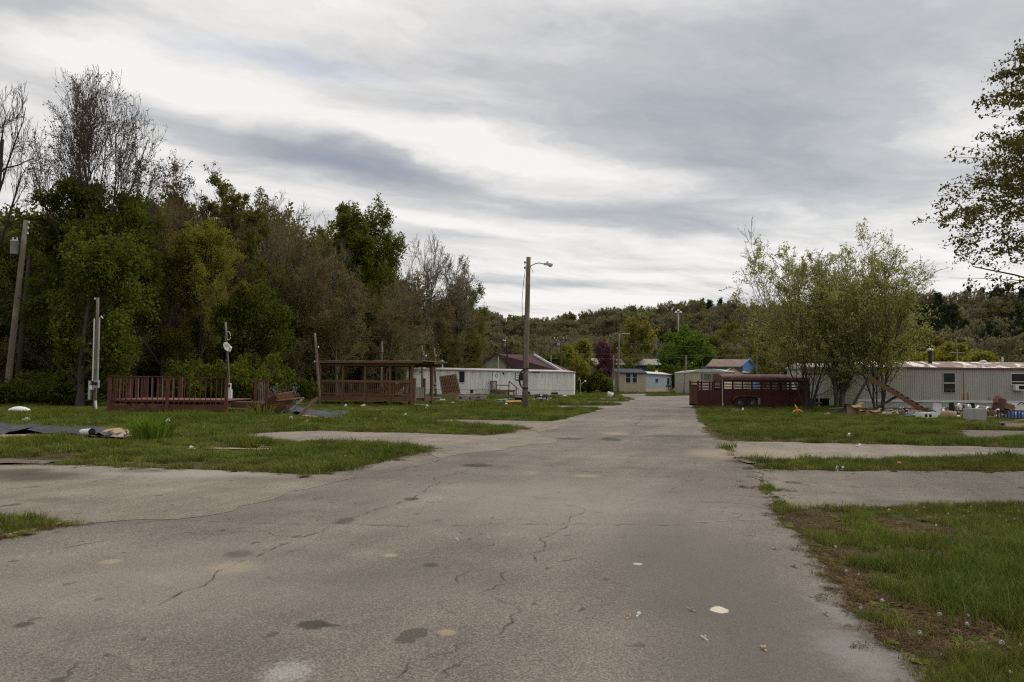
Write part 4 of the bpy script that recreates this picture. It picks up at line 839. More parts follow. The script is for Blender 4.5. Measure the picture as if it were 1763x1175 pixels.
m = MB(); m.add([(LW + .05, -.2, ZE), (LW + 1.15, 1.2, ZE), (LW + 1.15, DP - 1.2, ZE), (LW + .05, DP, ZE), (LW + .05, -.2, ZE + .1), (LW + 1.15, 1.2, ZE + .05), (LW + 1.15, DP - 1.2, ZE + .05), (LW + .05, DP, ZE + .1), (LW + .05, DP / 2, ZR)], [(0, 1, 5, 4), (1, 2, 6, 5), (2, 3, 7, 6), (4, 5, 8), (5, 6, 8), (6, 7, 8)]); m.build('roof_end', M_wroof, WT)
MB().box(-.1, LW + .05, -.22, -.201, ZE - .02, ZE + .04).build('roof_trim', mat('stained_trim', (.36, .29, .27), (.28, .23, .21), 1, .6), WT)
fl = MB().tube([(local(WT, 772), 2, ZE + .1), (local(WT, 772), 2, ZR + .75)], .16, 12).build('flue', M_steel, WT)
MB().tube([(local(WT, 772), 2, ZR + .45), (local(WT, 772), 2, ZR + .66)], .23, 12).build('flue_collar', M_blk, fl); MB().lathe([(0.02, ZR + .95), (.26, ZR + .82), (.26, ZR + .76), (.02, ZR + .76)], 12, (local(WT, 772), 2, 0)).build('flue_cap', M_steel, fl)
def wpx(root, u0, u1, v0, v1, **kw):
    x0, x1 = local(root, u0), local(root, u1); return window(root, x0, x1, zat(root, x0, v1), zat(root, x0, v0), **kw)
wpx(WT, 754, 759, 638.5, 645, frame=M_grey, pane=M_black); wpx(WT, 790, 799.5, 639.5, 659, frame=M_white, pane=M_black, y=-.06)
w_ = wpx(WT, 887, 899, 643, 654.5, frame=M_blk, mull_v=(local(WT, 894.5),), y=-.06)
x0, x1, z0, z1 = local(WT, 887.3), local(WT, 894.2), zat(WT, 17, 654), zat(WT, 17, 643.6)
s = MB().box(x0, x1, -.05, -.03, z0, z1).build('sash', M_pvc, w_); 
for k in (.33, .66): MB().box(x0, x1, -.058, -.05, z0 + (z1 - z0) * k - .02, z0 + (z1 - z0) * k + .02).build('glazing_bar', M_blk, w_)
wpx(WT, 914.5, 928.5, 639.6, 642.3, frame=M_white, pane=M_black, y=-.06)
x0, x1 = local(WT, 848), local(WT, 860); z0, z1 = .88, zat(WT, x0, 641.5)
dr = MB().box(x0, x1, -.07, -.025, z0, z1).build('door', M_pvc, WT)
m = MB().box(x0 - .08, x0, -.085, -.02, z0, z1 + .08).box(x1, x1 + .08, -.085, -.02, z0, z1 + .08).box(x0, x1, -.085, -.02, z1, z1 + .08); m.build('door_frame', M_grey, dr)
xc, zc_ = (x0 + x1) / 2, z0 + (z1 - z0) * .80
MB().prism([(xc - .27, zc_), (xc, zc_ - .27), (xc + .27, zc_), (xc, zc_ + .27)], 'y', -.078, -.069).build('diamond_light', M_blk, dr); MB().prism([(xc - .17, zc_), (xc, zc_ - .17), (xc + .17, zc_), (xc, zc_ + .17)], 'y', -.086, -.0785).build('diamond_pane', M_pvc, dr)
MB().lathe([(.0, 0), (.04, .0), (.04, .05), (0, .05)], 8, (x1 - .09, -.07, z0 + 1.0), Matrix.Rotation(R(90), 3, 'X')).build('knob', M_steel, dr)
MB().lathe([(.0, 0), (.11, .0), (.13, .06), (.05, .16), (0, .16)], 10, (local(WT, 866), -.02, zat(WT, local(WT, 866), 643.5)), Matrix.Rotation(R(90), 3, 'X')).build('porch_light', M_blk, WT)
for (u0, u1, v0, v1) in ((810, 815, 671, 677), (909, 913, 674.5, 679), (949.5, 961, 676, 679)): MB().box(local(WT, u0), local(WT, u1), .005, .028, zat(WT, local(WT, u0), v1), zat(WT, local(WT, u0), v0)).build('skirt_vent', M_black, WT)
dm = MB().tube([(local(WT, 840), -.05, 1.5), (local(WT, 840), -.3, 1.75), (local(WT, 840), -.3, 2.3)], .03, 6).tube([(local(WT, 840), -.3, 1.9), (local(WT, 844), -.5, 1.7)], .02, 6).build('antenna_bracket', M_steel, WT)
# porch of the white trailer
PX = rootat('porch', 'small grey wooden porch with handrail and steps below the white trailer door', 'porch', WT.matrix_basis @ Vector((local(WT, 843), -1.65, 0)), WT.rotation_euler.z)
pwid = local(WT, 876) - local(WT, 843); z0 = .72
for i in range(8): MB().box(.1, pwid - .1, .02 + i * .2, .205 + i * .2, z0, z0 + .05).build('floor_board', M_woodg, PX)
MB().box(.08, pwid - .08, -.03, .015, z0 - .18, z0 + .02).build('rim_board', M_wood, PX)
for x in (.12, pwid - .15):
    for y in (.03, 1.5): MB().box(x - .05, x + .05, y - .04, y + .06, 0, z0 + (1.15 if y < .1 and x < 1 or y > 1 and x < 1 else -.01)).build('post', M_wood, PX)
MB().box(pwid - .95, pwid - .85, -.07, .03, 0, z0 + 1.12).build('post', M_wood, PX)
MB().beam((.1, 0, z0 + .62), (pwid - .9, -.02, z0 + .60), .05, .1).build('rail', M_wood, PX); MB().beam((.06, 0, z0 + 1.1), (.06, 1.6, z0 + 1.1), .05, .1).build('rail', M_wood, PX)
for i in range(6): MB().box(.04, .08, .2 + i * .22, .25 + i * .22, z0 + .05, z0 + 1.05).build('baluster', M_wood, PX)
MB().beam((pwid - .9, -.09, z0 + 1.1), (pwid + .35, -.09, z0 + .2), .05, .1).build('handrail', M_wood, PX); MB().box(pwid + .05, pwid + .13, -.14, -.05, 0, z0 + .45).build('post', M_wood, PX)
for i in range(3): MB().box(pwid - .05 + i * .28, pwid + .26 + i * .28, .1, 1.2, z0 - .24 - i * .22, z0 - .19 - i * .22).build('step', M_woodg, PX)
# ---------------------------------------------------------------- grey trailer on the right
C0 = GD(1478, 57.0); RT = rootat('grey_trailer', 'weathered grey ribbed mobile home with a rust-streaked roof behind the debris', 'mobile home', C0, R(-2.2))
LR = 21.0; ZS, ZE, ZR, DP = .66, 2.98, 3.52, 4.3
M_gsid = mat('grey_metal_siding', (.39, .365, .343), (.33, .307, .288), .9, .6, (1, 1, .3), grime=(.25, .23, .205), grime_scale=.7, grime_amt=.32)
def rustroof():
    m, t, b = bsdf('rusted_roof_sheet'); oi = N(t, 'ShaderNodeObjectInfo'); v = coords(t, (.7, .4, 1))
    a = N(t, 'ShaderNodeVectorMath', operation='ADD'); L(t, v, a.inputs[0]); cx = N(t, 'ShaderNodeCombineXYZ'); L(t, mth(t, 'MULTIPLY', oi.outputs['Random'], 40), cx.inputs[0]); L(t, cx.outputs[0], a.inputs[1])
    n = noise(t, a.outputs[0], 1.5, 4, .6, .3); f = mth(t, 'ADD', n, mth(t, 'MULTIPLY', mth(t, 'SUBTRACT', oi.outputs['Random'], .5), .16))
    c = ramp(t, f, [(.462, (.60, .58, .545)), (.482, (.22, .105, .072)), (.6, (.13, .06, .042))]); L(t, c, b.inputs['Base Color']); b.inputs['Roughness'].default_value = .6; return m
M_rroof = rustroof()
MB().box(.05, LR, .05, DP, .3, ZE - .01).build('body', M_gsid, RT)
ribbed(0, LR, ZS, ZE, 0, .155, .02).build('siding', M_gsid, RT, fixn=False)
MB().box(-.05, LR, -.05, -.021, ZS - .1, ZS + .06).build('base_trim', M_trim, RT)
ribbed(0, LR, .02, ZS - .1, .03, .2, .02).build('skirting', mat('skirt_metal', (.42, .42, .41), (.34, .34, .33), 1, .6, grime=(.25, .24, .22), grime_amt=.35), RT, fixn=False)
MB().box(-.1, LR, -.13, -.06, ZE - .06, ZE + .06).build('eave', mat('rusty_gutter', (.10, .055, .042), (.16, .10, .08), 1.5, .7), RT)
pv = np.cumsum([0] + [random.uniform(.75, 1.6) for _ in range(30)])
for i in range(30):
    if pv[i] > LR: break
    a, b = pv[i] - .1, min(pv[i + 1] - .1, LR); dz = .006 * (i % 3)
    m = MB(); m.add([(a, -.11, ZE + .062 + dz), (b + .03, -.11, ZE + .062 + dz), (b + .03, DP / 2, ZR + dz), (a, DP / 2, ZR + dz), (a, -.11, ZE + .05 + dz), (b + .03, -.11, ZE + .05 + dz)], [(0, 1, 2, 3), (4, 5, 1, 0)])
    m.build('roof_sheet', M_rroof, RT, fixn=False)
MB().add([(0, DP / 2, ZR - .01), (LR, DP / 2, ZR - .01), (LR, DP + .1, ZE + .04), (0, DP + .1, ZE + .04), (0, 0, ZE + .04), (0, DP, ZE + .04)], [(0, 1, 2, 3), (4, 0, 5)]).build('rear_roof', M_rroof, RT, fixn=False)
w_ = wpx(RT, 1624, 1643.5, 643, 676, frame=M_gsid, pane=M_pane, mull_h=(zat(RT, 6, 659.7),), y=-.05, fw=.05)
x0, x1 = local(RT, 1624.6), local(RT, 1643)
MB().box(x0, x1, -.062, -.03, zat(RT, 6, 660.6), zat(RT, 6, 658.9)).build('sash_bar', M_trim, w_)
for k in range(4): MB().lathe([(0, -.12), (.12, -.05), (.13, .05), (0, .13)], 8, (x0 + .12 + k * .17, -.012, zat(RT, 6, 674.5) + .06 + .07 * (k % 2))).build('clutter', mat('window_clutter', [(.12, .05, .03), (.10, .08, .06), (.16, .09, .04), (.06, .05, .06)][k]), w_)
w2 = wpx(RT, 1741, 1780, 644, 662, frame=M_trim, pane=M_pane, mull_h=(zat(RT, 11, 657.6),), y=-.05, fw=.05)
x0, x1 = local(RT, 1742.5), local(RT, 1759); z0, z1 = zat(RT, 11, 672.5), zat(RT, 11, 662.8)
ac = MB().box(x0, x1, -.42, -.05, z0, z1).build('air_conditioner', M_pvc, w2); MB().box(x0 + .22, x1 - .06, -.428, -.421, z0 + .07, z1 - .06).build('grille', M_black, ac)
M_stain = mat('rust_streak', (.22, .13, .06), (.30, .20, .11), 3, .9, (3, 3, .4))
for u, v0, v1, wd in ((1659, 640, 695, .05), (1665.5, 676, 695, .09), (1657.5, 678, 695, .06), (1702, 684, 692, .09), (1584.5, 688, 694, .07)):
    x = local(RT, u); za, zb = zat(RT, x, v1), zat(RT, x, v0); MB().add([(x - wd * 1.3, -.0235, za), (x + wd * 1.3, -.0235, za), (x + wd * .5, -.0235, zb), (x - wd * .4, -.0235, zb)], [(0, 1, 2, 3)]).build('rust_streak', M_stain, RT, fixn=False)
x = local(RT, 1621); f_ = MB().tube([(x, 1.6, ZE + .2), (x, 1.6, ZR + .75)], .14, 10).build('flue', M_blk, RT); MB().lathe([(.02, ZR + .98), (.24, ZR + .86), (.24, ZR + .78), (.02, ZR + .78)], 10, (x, 1.6, 0)).build('flue_cap', M_steel, f_)
x = local(RT, 1674); MB().tube([(x, 2, ZR - .1), (x, 2, ZR + .95)], .022, 6).tube([(x - .55, 2, ZR + .66), (x + .55, 2, ZR + .66)], .018, 6).build('antenna', M_steel, RT)
x = local(RT, 1719); MB().lathe([(.25, ZR - .12), (.25, ZR + .06), (.1, ZR + .12), (0, ZR + .12)], 10, (x, 1.9, 0)).build('roof_vent', M_trim, RT)
x = local(RT, 1753.5); MB().tube([(x, 1.9, ZR - .1), (x, 1.9, ZR + .36)], .07, 8).build('vent_pipe', M_trim, RT)
# lighter trailer joined behind the willows
C1 = GD(1382, 61.5); PT = rootat('pale_trailer', 'pale panelled mobile home half hidden behind the willows', 'mobile home', C1, R(-1.0))
LP = local(PT, 1482)
M_pale = mat('pale_panels', (.56, .545, .52), (.47, .455, .43), 1.1, .6, grime=(.33, .31, .27), grime_amt=.34, rand=.15)
MB().box(.02, LP, .03, 3.6, .5, 2.95).build('body', M_pale, PT)
for i in range(4): ribbed(i * LP / 4 + .02, (i + 1) * LP / 4 - .02, .72, 2.5, 0, .3, .02).build('siding_panel', M_pale, PT, fixn=False)
MB().box(0, LP, -.04, .0, 2.52, 2.62).build('trim_band', M_wood, PT); MB().box(-.1, LP + .1, -.25, 3.8, 2.96, 3.1).build('roof', M_wroof, PT)
MB().prism([(-.2, 3.1), (1.8, 3.42), (3.7, 3.1)], 'x', -.05, LP).build('roof_cap', M_wroof, PT)
MB().box(.2, LP - 1.2, .02, .07, .05, .66).build('skirting', M_black, PT); MB().box(LP - 1.2, LP, .02, .07, .03, .7).build('skirting', M_skirt, PT)
MB().box(local(PT, 1427), local(PT, 1435), -.06, -.01, .02, .75).build('skirt_door', M_pvc, PT); MB().box(local(PT, 1436), local(PT, 1447), -.05, .01, .02, .8).build('open_hatch', M_black, PT)
# ---------------------------------------------------------------- blue trailer with tan lap-sided front room
E0 = GD(1063, 150); BT_ = rootat('blue_trailer', 'pale blue mobile home with a tan lap-sided front room and two white windows', 'mobile home', E0, R(4))
wd = local(BT_, 1112); H_ = zat(BT_, 0, 641)
M_tan = mat('tan_lap_siding', (.47, .385, .285), (.42, .34, .25), 1.0, .7, grime=(.34, .27, .2), grime_amt=.3); M_blu = mat('pale_blue_siding', (.36, .43, .48), (.30, .36, .41), .8, .6, grime=(.42, .43, .43), grime_amt=.35, rand=.1)
M_dkroof = mat('dark_shingle', (.055, .06, .075), (.035, .038, .046), 3, .9)
MB().box(.02, wd - .02, .05, 5, 0, H_ - .02).build('front_room', M_tan, BT_)
for i in range(14): m = MB(); z = i * H_ / 14; m.add([(0, .04, z), (wd, .04, z), (wd, .075, z), (0, .075, z), (0, .05, z + H_ / 14), (wd, .05, z + H_ / 14), (wd, .075, z + H_ / 14), (0, .075, z + H_ / 14)], [(0, 1, 5, 4), (0, 3, 2, 1), (1, 2, 6, 5), (0, 4, 7, 3), (4, 5, 6, 7)]); m.build('lap_board', M_tan, BT_)
wpx(BT_, 1077.5, 1085.5, 641.8, 659.2, y=-.02, mull_h=(zat(BT_, 2, 650.4),), fw=.12); wpx(BT_, 1089, 1096.5, 641.8, 659.2, y=-.02, mull_h=(zat(BT_, 2, 650.4),), fw=.12)
MB().prism([(-.5, H_ - .05), (4.5, H_ + .75), (4.6, H_ + .6), (-.5, H_ - .2)], 'x', -.35, wd + .1).build('shingle_roof', M_dkroof, BT_)
a2 = math.atan2(177 - 151, (GD(1180, 177) - GD(1112, 151)).x) - R(4)
m_ = Matrix.Translation((wd, .2, 0)) @ Matrix.Rotation(a2, 4, 'Z')
def sub(mb): mb.v = [tuple(m_ @ Vector(q)) for q in mb.v]; return mb
BL = (GD(1180, 177) - GD(1112, 151)).length; hb = H_ - .25; n = 7
for i in range(n):
    a, b = i * BL / n, (i + 1) * BL / n; sub(ribbed(a + .03, b - .03, .95, hb, 0, .5, .03)).build('siding_panel', M_tan if i == 5 else M_blu, BT_, fixn=False)
sub(MB().box(0, BL, .05, 4, .3, hb - .02)).build('body', M_blu, BT_); sub(MB().box(0, BL, -.03, .04, 0, .93)).build('skirting', M_tan, BT_)
sub(MB().prism([(-.35, hb), (-.35, hb + .14), (2, hb + .55), (4.2, hb + .14), (4.2, hb)], 'x', .05, BL + 5.2)).build('roof', mat('white_roof', (.66, .66, .65), (.54, .53, .51), 1, .5, grime=(.4, .36, .32), grime_amt=.3), BT_)
sub(MB().box(BL + .02, BL + 5, -.02, 4, 0, hb - .02)).build('end_room', M_tan, BT_)
for k, (f0, f1, z0, z1) in enumerate(((.22, .27, 2.1, 2.75), (.50, .55, 1.7, 3.0))): sub(MB().box(BL * f0, BL * f1, -.09, -.03, z0, z1)).build('window', M_black, BT_)
sub(MB().lathe([(.3, hb + .4), (.3, hb + .8), (.0, hb + .85)], 8, (BL * .45, 1.8, 0))).build('roof_vent', M_pvc, BT_)
# ---------------------------------------------------------------- tan trailer behind the stock trailer
T0 = GD(1193, 134); TN = rootat('tan_trailer', 'tan mobile home with a bowed bay window end behind the maroon stock trailer', 'mobile home', T0, R(-2))
wd = local(TN, 1246); H_ = zat(TN, 0, 640); M_tanm = mat('tan_metal', (.44, .39, .31), (.38, .335, .265), 1, .6, grime=(.31, .27, .21), grime_amt=.3)
MB().box(0, wd, .04, 18, 0, H_).build('body', M_tanm, TN); ribbed(0, wd, .1, H_, 0, .32, .03).build('front_siding', M_tanm, TN, fixn=False)
arch = [(x, H_ + .35 * math.sin(math.pi * x / wd)) for x in np.linspace(0, wd, 9)]
MB().prism([(-.15, H_ - .12)] + [(x, z + .12) for x, z in arch] + [(wd + .15, H_ - .12)], 'y', -.25, 18).build('roof', M_wroof, TN)
for (u0, u1) in ((1206.5, 1210), (1211, 1225), (1226, 1232)): wpx(TN, u0, u1, 644, 656, y=-.07, frame=M_tanm, pane=mat('pane_painted_reflection', (.20, .17, .15), (.06, .07, .07), .8, .15))  # pale and dark mottling paints a reflection into the pane colour
hx = math.atan2(40, 12); m_ = Matrix.Translation((wd, .3, 0)) @ Matrix.Rotation(R(62), 4, 'Z')
sub(MB().box(0, 20, .1, 4, 0, H_)).build('side_wall', mat('cream_siding', (.55, .50, .40), (.48, .43, .34), 1, .6), TN); sub(MB().prism([(-.2, H_ + .02), (-.2, H_ + .2), (2, H_ + .5), (4.1, H_ + .02)], 'x', .2, 20.2)).build('side_roof', M_trim, TN)
g0 = local(TN, 1264); m_ = Matrix.Translation((g0, 6.5, 0))
sub(MB().prism([(0, 0), (2.9, 0), (2.9, H_ + .1), (1.45, H_ + .75), (0, H_ + .1)], 'y', 0, 3)).build('gable_porch', mat('cream_gable', (.52, .46, .34), None, 1, .7), TN)
sub(MB().beam((-.2, -.1, H_ + .05), (1.5, -.1, H_ + .85), .2, .16).beam((3.1, -.1, H_ + .05), (1.4, -.1, H_ + .85), .2, .16)).build('gable_trim', M_rust, TN)
# ---------------------------------------------------------------- blue house with brown roof
H0 = GD(1217, 172); BH = rootat('blue_house', 'house with a brown patched roof and a bright blue sheeted gable', 'house', H0, R(-3))
wd = local(BH, 1278); wg = local(BH, 1318); he = zat(BH, 0, 631); hr = zat(BH, 0, 617.5)
M_bwall = mat('blue_grey_wall', (.10, .16, .21), (.075, .12, .165), 1, .8); M_tarp = mat('bright_blue_sheet', (.06, .185, .42), (.045, .14, .34), 2.5, .5, grime=(.12, .22, .36), grime_amt=.4)
M_broof = mat('brown_shingle', (.21, .15, .125), (.155, .11, .092), 1.5, .9, grime=(.27, .235, .21), grime_scale=.25, grime_amt=.42)
MB().box(0, wd, 0, 8, 0, he).build('wall', M_bwall, BH)
MB().add([(-.3, -.4, he), (wd + .1, -.4, he), (wd + 2.6, 4, hr), (2.0, 4, hr), (-.3, -.4, he - .2), (wd + .1, -.4, he - .2)], [(0, 1, 2, 3), (4, 5, 1, 0)]).build('roof', M_broof, BH, fixn=False)
MB().add([(wd, -.2, 0), (wg, 5, 0), (wg, 5, he - 1.0), ((wd + wg) / 2 - .4, 2.4, hr - .2), (wd, -.2, he - .05)], [(0, 1, 2, 3, 4)]).build('gable', M_tarp, BH, fixn=False)
MB().beam((wd - .2, -.6, he + .05), ((wd + wg) / 2 - .4, 2.2, hr), .3, .25).build('barge_board', M_tarp, BH); MB().beam(((wd + wg) / 2 - .4, 2.2, hr), (wg + .5, 5, he - 1.2), .3, .25).build('barge_board', mat('grey_blue_trim', (.25, .32, .40)), BH)
# ---------------------------------------------------------------- long blue building with stained metal roof
L0 = GD(1010, 195); LB = rootat('long_building', 'long low blue building with a stained metal roof beyond the trailers', 'building', L0, R(1))
wd = local(LB, 1212); he = zat(LB, 0, 626.5); hr = zat(LB, 0, 616)
MB().box(0, wd, 0, 12, 0, he).build('wall', mat('dark_blue_wall', (.055, .10, .15), (.04, .07, .11), .5, .8), LB)
M_lroof = mat('stained_tin_roof', (.36, .335, .325), (.28, .255, .245), .4, .6, (1, .3, 1), grime=(.20, .165, .15), grime_scale=.5, grime_amt=.4, rand=.2)
nn = 14
for i in range(nn):
    a, b = -.5 + i * (wd + 1) / nn, -.5 + (i + 1) * (wd + 1) / nn; sh = 4 if i == 0 else 0; dz = .03 * (i % 2)
    MB().add([(a, -.6, he - .1 + dz), (b + .05, -.6, he - .1 + dz), (b + .05, 6, hr + dz), (a + sh, 6, hr + dz), (a, -.6, he - .3), (b + .05, -.6, he - .3)], [(0, 1, 2, 3), (4, 5, 1, 0)]).build('roof_sheet', M_lroof, LB, fixn=False)
for i in range(9): MB().box(4 + i * 2.9, 4.9 + i * 2.9, -.08, 0, 1.2, 2.4).build('window', M_pane, LB)
WR = rootat('white_roofed_shed', 'small shed with a bright white roof above the long building', 'shed', GD(1146, 212), 0); wd = local(WR, 1173)
MB().box(0, wd, 0, 5, 0, zat(WR, 0, 616.5)).build('wall', M_white, WR); MB().prism([(-.6, zat(WR, 0, 616)), (2.5, zat(WR, 0, 612.8)), (5.6, zat(WR, 0, 616))], 'x', -.5, wd + .5).build('roof', M_pvc, WR)
# ---------------------------------------------------------------- gabled house with maroon roof
Q0 = GD(824, 128); MH = rootat('maroon_roof_house', 'cream gabled house with a maroon hipped roof behind the white trailer', 'house', Q0, R(3))
wg = local(MH, 884); he = zat(MH, 0, 634); hr = zat(MH, 2, 609.5)
M_mroof = mat('maroon_shingle', (.105, .055, .058), (.078, .042, .046), .7, .9, grime=(.13, .08, .08), grime_amt=.35); M_cream = mat('cream_clapboard', (.46, .42, .32), (.38, .345, .27), 1, .8, grime=(.27, .24, .19), grime_amt=.35)
MB().prism([(0, 0), (wg, 0), (wg, he), (wg / 2, hr - .3), (0, he)], 'y', 0, 9).build('wall', M_cream, MH)
for i in range(8): z = he - .6 + i * .34; hw = wg / 2 * (1 - max(0, z + .17 - he) / (hr - he)) - .2; MB().box(wg / 2 - hw, wg / 2 + hw, -.04, -.002, z, z + .3).build('clapboard', M_cream, MH)
xr = local(MH, 951) + 1.2; xk = local(MH, 921)
M_ = MB(); M_.add([(wg / 2, -.5, hr), (xk, 1.5, hr - .1), (xr, -1, he - .3), (wg + .4, -.8, he - .3)], [(0, 1, 2, 3)]); M_.build('roof', M_mroof, MH, fixn=False)
MB().beam((-.7, -.5, he - .45), (wg / 2, -.5, hr + .05), .5, .3).build('barge_board', mat('dark_barge', (.07, .05, .045)), MH); MB().beam((wg / 2, -.4, hr + .05), (wg + .4, -.5, he - .2), .5, .25).build('barge_board', mat('dark_barge2', (.09, .06, .055)), MH)
MB().beam((xk - .1, 1.4, hr + .02), (xr + .2, -1.1, he - .32), .35, .3).build('hip_flashing', M_pvc, MH); MB().add([(xk, 1.5, hr - .1), (xr, -1, he - .3), (xr + 3, 7, he - .3)], [(0, 1, 2)]).build('hip_roof', M_mroof, MH, fixn=False)
MB().tube([(local(MH, 857), -.6, he - 1), (local(MH, 857), -.6, zat(MH, 3, 614))], .09, 6).build('vent_pipe', M_pvc, MH); MB().box(local(MH, 876), local(MH, 881), 1, 1.6, hr - .4, hr + .35).build('roof_vent', M_blk, MH)
MB().box(local(MH, 845.5), local(MH, 849), -.06, -.045, zat(MH, 1, 624), zat(MH, 1, 618.5)).build('attic_vent', M_grey, MH)
# ================================================================ DECK, PERGOLA, STOCK TRAILER
DK = rootat('red_deck', 'low red stained wooden deck with a railing standing in the grass', 'deck', GD(188, 37.2), R(3))
wd = local(DK, 391); zf, zr_ = .66, 1.74; dp = 4.2; wx = local(DK, 446)
nb = int(dp / .15)
for i in range(nb): MB().box(0, wd, .06 + i * .15, .198 + i * .15, zf - .035, zf).build('floor_board', M_redfl, DK)
for i in range(12): MB().box(.15 + i * (wd - .3) / 11 - .02, .15 + i * (wd - .3) / 11 + .02, .02, dp, zf - .21, zf - .04).build('joist', M_red, DK)
MB().box(0, wd, -.03, .01, zf - .10, zf - .01).build('rim_board', M_red, DK); MB().box(.08, wd * .50, -.02, .02, .14, .40).build('skirt_board', M_red, DK); MB().box(wd * .51, wd - .06, -.02, .02, .16, .42).build('skirt_board', M_red, DK)
MB().box(.06, wd, dp - .02, dp + .02, .35, .6).build('skirt_board', M_red, DK)
for x in (.0, wd * .495, wd): MB().box(x - .075, x + .075, -.11, -.032, -.1, zr_ - .02).build('post', M_red, DK)
for x, y in ((0, dp), (0, dp * .5), (1.75, dp), (wd, dp)): MB().box(x - .065, x + .065, y - .065, y + .065, -.1, zr_ if x < wd - .1 else zf - .05).build('post', M_red, DK)
MB().beam((-.08, -.07, zr_), (wd + .06, -.07, zr_ - .03), .13, .04).build('top_rail', M_red, DK); MB().beam((0, 0, zr_), (0, dp, zr_), .13, .04).build('top_rail', M_red, DK); MB().beam((0, dp, zr_), (1.8, dp, zr_), .13, .04).build('top_rail', M_red, DK)
nbal = 22
for i in range(1, nbal):
    x = i * wd / nbal
    if abs(x - wd * .495) > .14: MB().box(x - .02, x + .02, -.031, .0, zf - .18, zr_ - .022).build('baluster', M_red, DK)
for i in range(1, 12): MB().box(-.02, .02, i * dp / 12 - .02, i * dp / 12 + .02, zf - .1, zr_ - .022).build('baluster', M_red if i % 3 else M_woodg, DK)
for i in range(1, 7): MB().box(i * .27 - .02, i * .27 + .02, dp - .04, dp, zf - .1, zr_ - .022).build('baluster', M_woodg if i % 2 else M_red, DK)
for i in range(9): MB().box(wd + .09, wx, .5 + i * .15, .64 + i * .15, zf - .13, zf - .095).build('floor_board', M_redfl, DK)
MB().box(wd + .09, wx, .44, .49, zf - .36, zf - .09).build('rim_board', M_red, DK); MB().box(wx - .02, wx + .03, .49, 1.9, zf - .36, zf - .1).build('rim_board', M_red, DK)
for x, y, t in ((local(DK, 425), 1.6, zr_ - .1), (wx - .05, .55, .3), (wx - .05, 1.7, zr_ - .12), (local(DK, 424), .55, .3)): MB().box(x - .07, x + .07, y - .06, y + .06, -.1, t).build('post', M_red if t > 1 else M_woodg, DK)
for k in range(4): x = local(DK, 430 + k * 3.2); MB().box(x - .02, x + .02, 1.64, 1.68, zf - .1, zr_ - .14).build('baluster', M_woodg, DK)
MB().box(local(DK, 425), wx, 1.56, 1.66, zr_ - .14, zr_ - .1).build('top_rail', M_red, DK)
# pergola
A, B = G(553, 697.6), G(711, 701.2); d = B - A; LPg = d.length
PG = rootat('pergola', 'brown wooden covered deck with a low flat tin roof and baluster railing', 'pergola', A, math.atan2(d.y, d.x))
D2 = 2.75; zf, zr_, zt = .66, 1.70, 2.62
for i in range(19): MB().box(0, LPg, .03 + i * .145, .165 + i * .145, zf - .04, zf).build('floor_board', M_wood, PG)
for y in (-.04, D2): MB().box(-.05, LPg + .05, y - .03, y + .03, zf - .32, zf - .02).build('rim_board', M_wood, PG)
for x in (-.03, LPg + .02): MB().box(x - .025, x + .025, .0, D2 - .04, zf - .3, zf - .02).build('rim_board', M_wood, PG)
fx = [local(PG, u) for u in (553, 592, 630, 673, 711)]
for i, x in enumerate(fx):
    MB().box(x - .07, x + .07, -.15, -.071, -.1, zt).build('post', M_wood, PG); MB().box(x - .07, x + .07, D2 - .2, D2 - .06, -.1, zt).build('post', M_wood, PG)
x = LPg + .3; MB().box(LPg + .62, LPg + .74, 1.3, 1.42, -.1, zt).build('post', M_wood, PG)
for y in (-.11, D2 - .1): MB().box(-.15, LPg + .15 + (.6 if y > 1 else 0), y - .04, y + .04, zt + .005, zt + .2).build('beam', M_wood, PG)
for i in range(10): x = i * LPg / 9; MB().box(x - .02, x + .02, -.3, D2 + .2, zt + .205, zt + .33).build('rafter', M_wood, PG)
nsh = 9
for i in range(nsh): a = -.35 + i * (LPg + 1.2) / nsh; ribbed(0, 1, 0, 1, 0, .2, .02); MB().box(a, a + (LPg + 1.2) / nsh + .02, -.42, D2 + .4, zt + .335 + .008 * (i % 2), zt + .352 + .008 * (i % 2)).build('roof_sheet', M_wroof, PG)
MB().box(-.36, LPg + .86, -.47, -.425, zt + .2, zt + .345).build('fascia', M_wood, PG)
def railing(x0, x1, y, nbl, par=PG):
    MB().box(x0, x1, y - .05, y + .05, zr_ - .16, zr_).build('top_rail', M_wood, par); MB().box(x0, x1, y - .03, y + .03, zf + .08, zf + .17).build('bottom_rail', M_wood, par)
    for i in range(nbl): x = x0 + (i + .5) * (x1 - x0) / nbl; MB().box(x - .018, x + .018, y - .018, y + .018, zf + .172, zr_ - .162).build('baluster', M_wood, par)
for i in range(4): railing(fx[i] + .072, fx[i + 1] - .072, -.1, 11)
for i in range(3): railing(fx[i] + .072, fx[i + 1] - .072, D2 - .13, 9)
m = MB(); x0 = LPg + .08
for k in range(5): MB().box(x0 + .03, x0 + .06, .12 + k * .24, .34 + k * .24, zf - .1, zr_ - .42).build('gate_board', M_woodg, PG)
for y in (.02, 1.36): MB().box(x0 - .05, x0 + .09, y - .07, y + .07, zf - .3, zr_ + .15).build('gate_post', M_wood, PG)
LBR = rootat('lumber_stack', 'loose brown boards leaning inside the pergola railing', 'lumber', PG.matrix_basis @ Vector((1.7, .9, .66)), PG.rotation_euler.z)
for k in range(7): MB().beam((0, .1 * k, .06 + .02 * k), (3.7 + .1 * k, .12 * k, .45 + .09 * k), .14, .05).build('board', M_wood, LBR)
for k in range(3): MB().beam((2.2, .3 + .2 * k, .05), (4.5, .4 + .2 * k, .12 + .06 * k), .14, .05).build('board', M_wood, LBR)
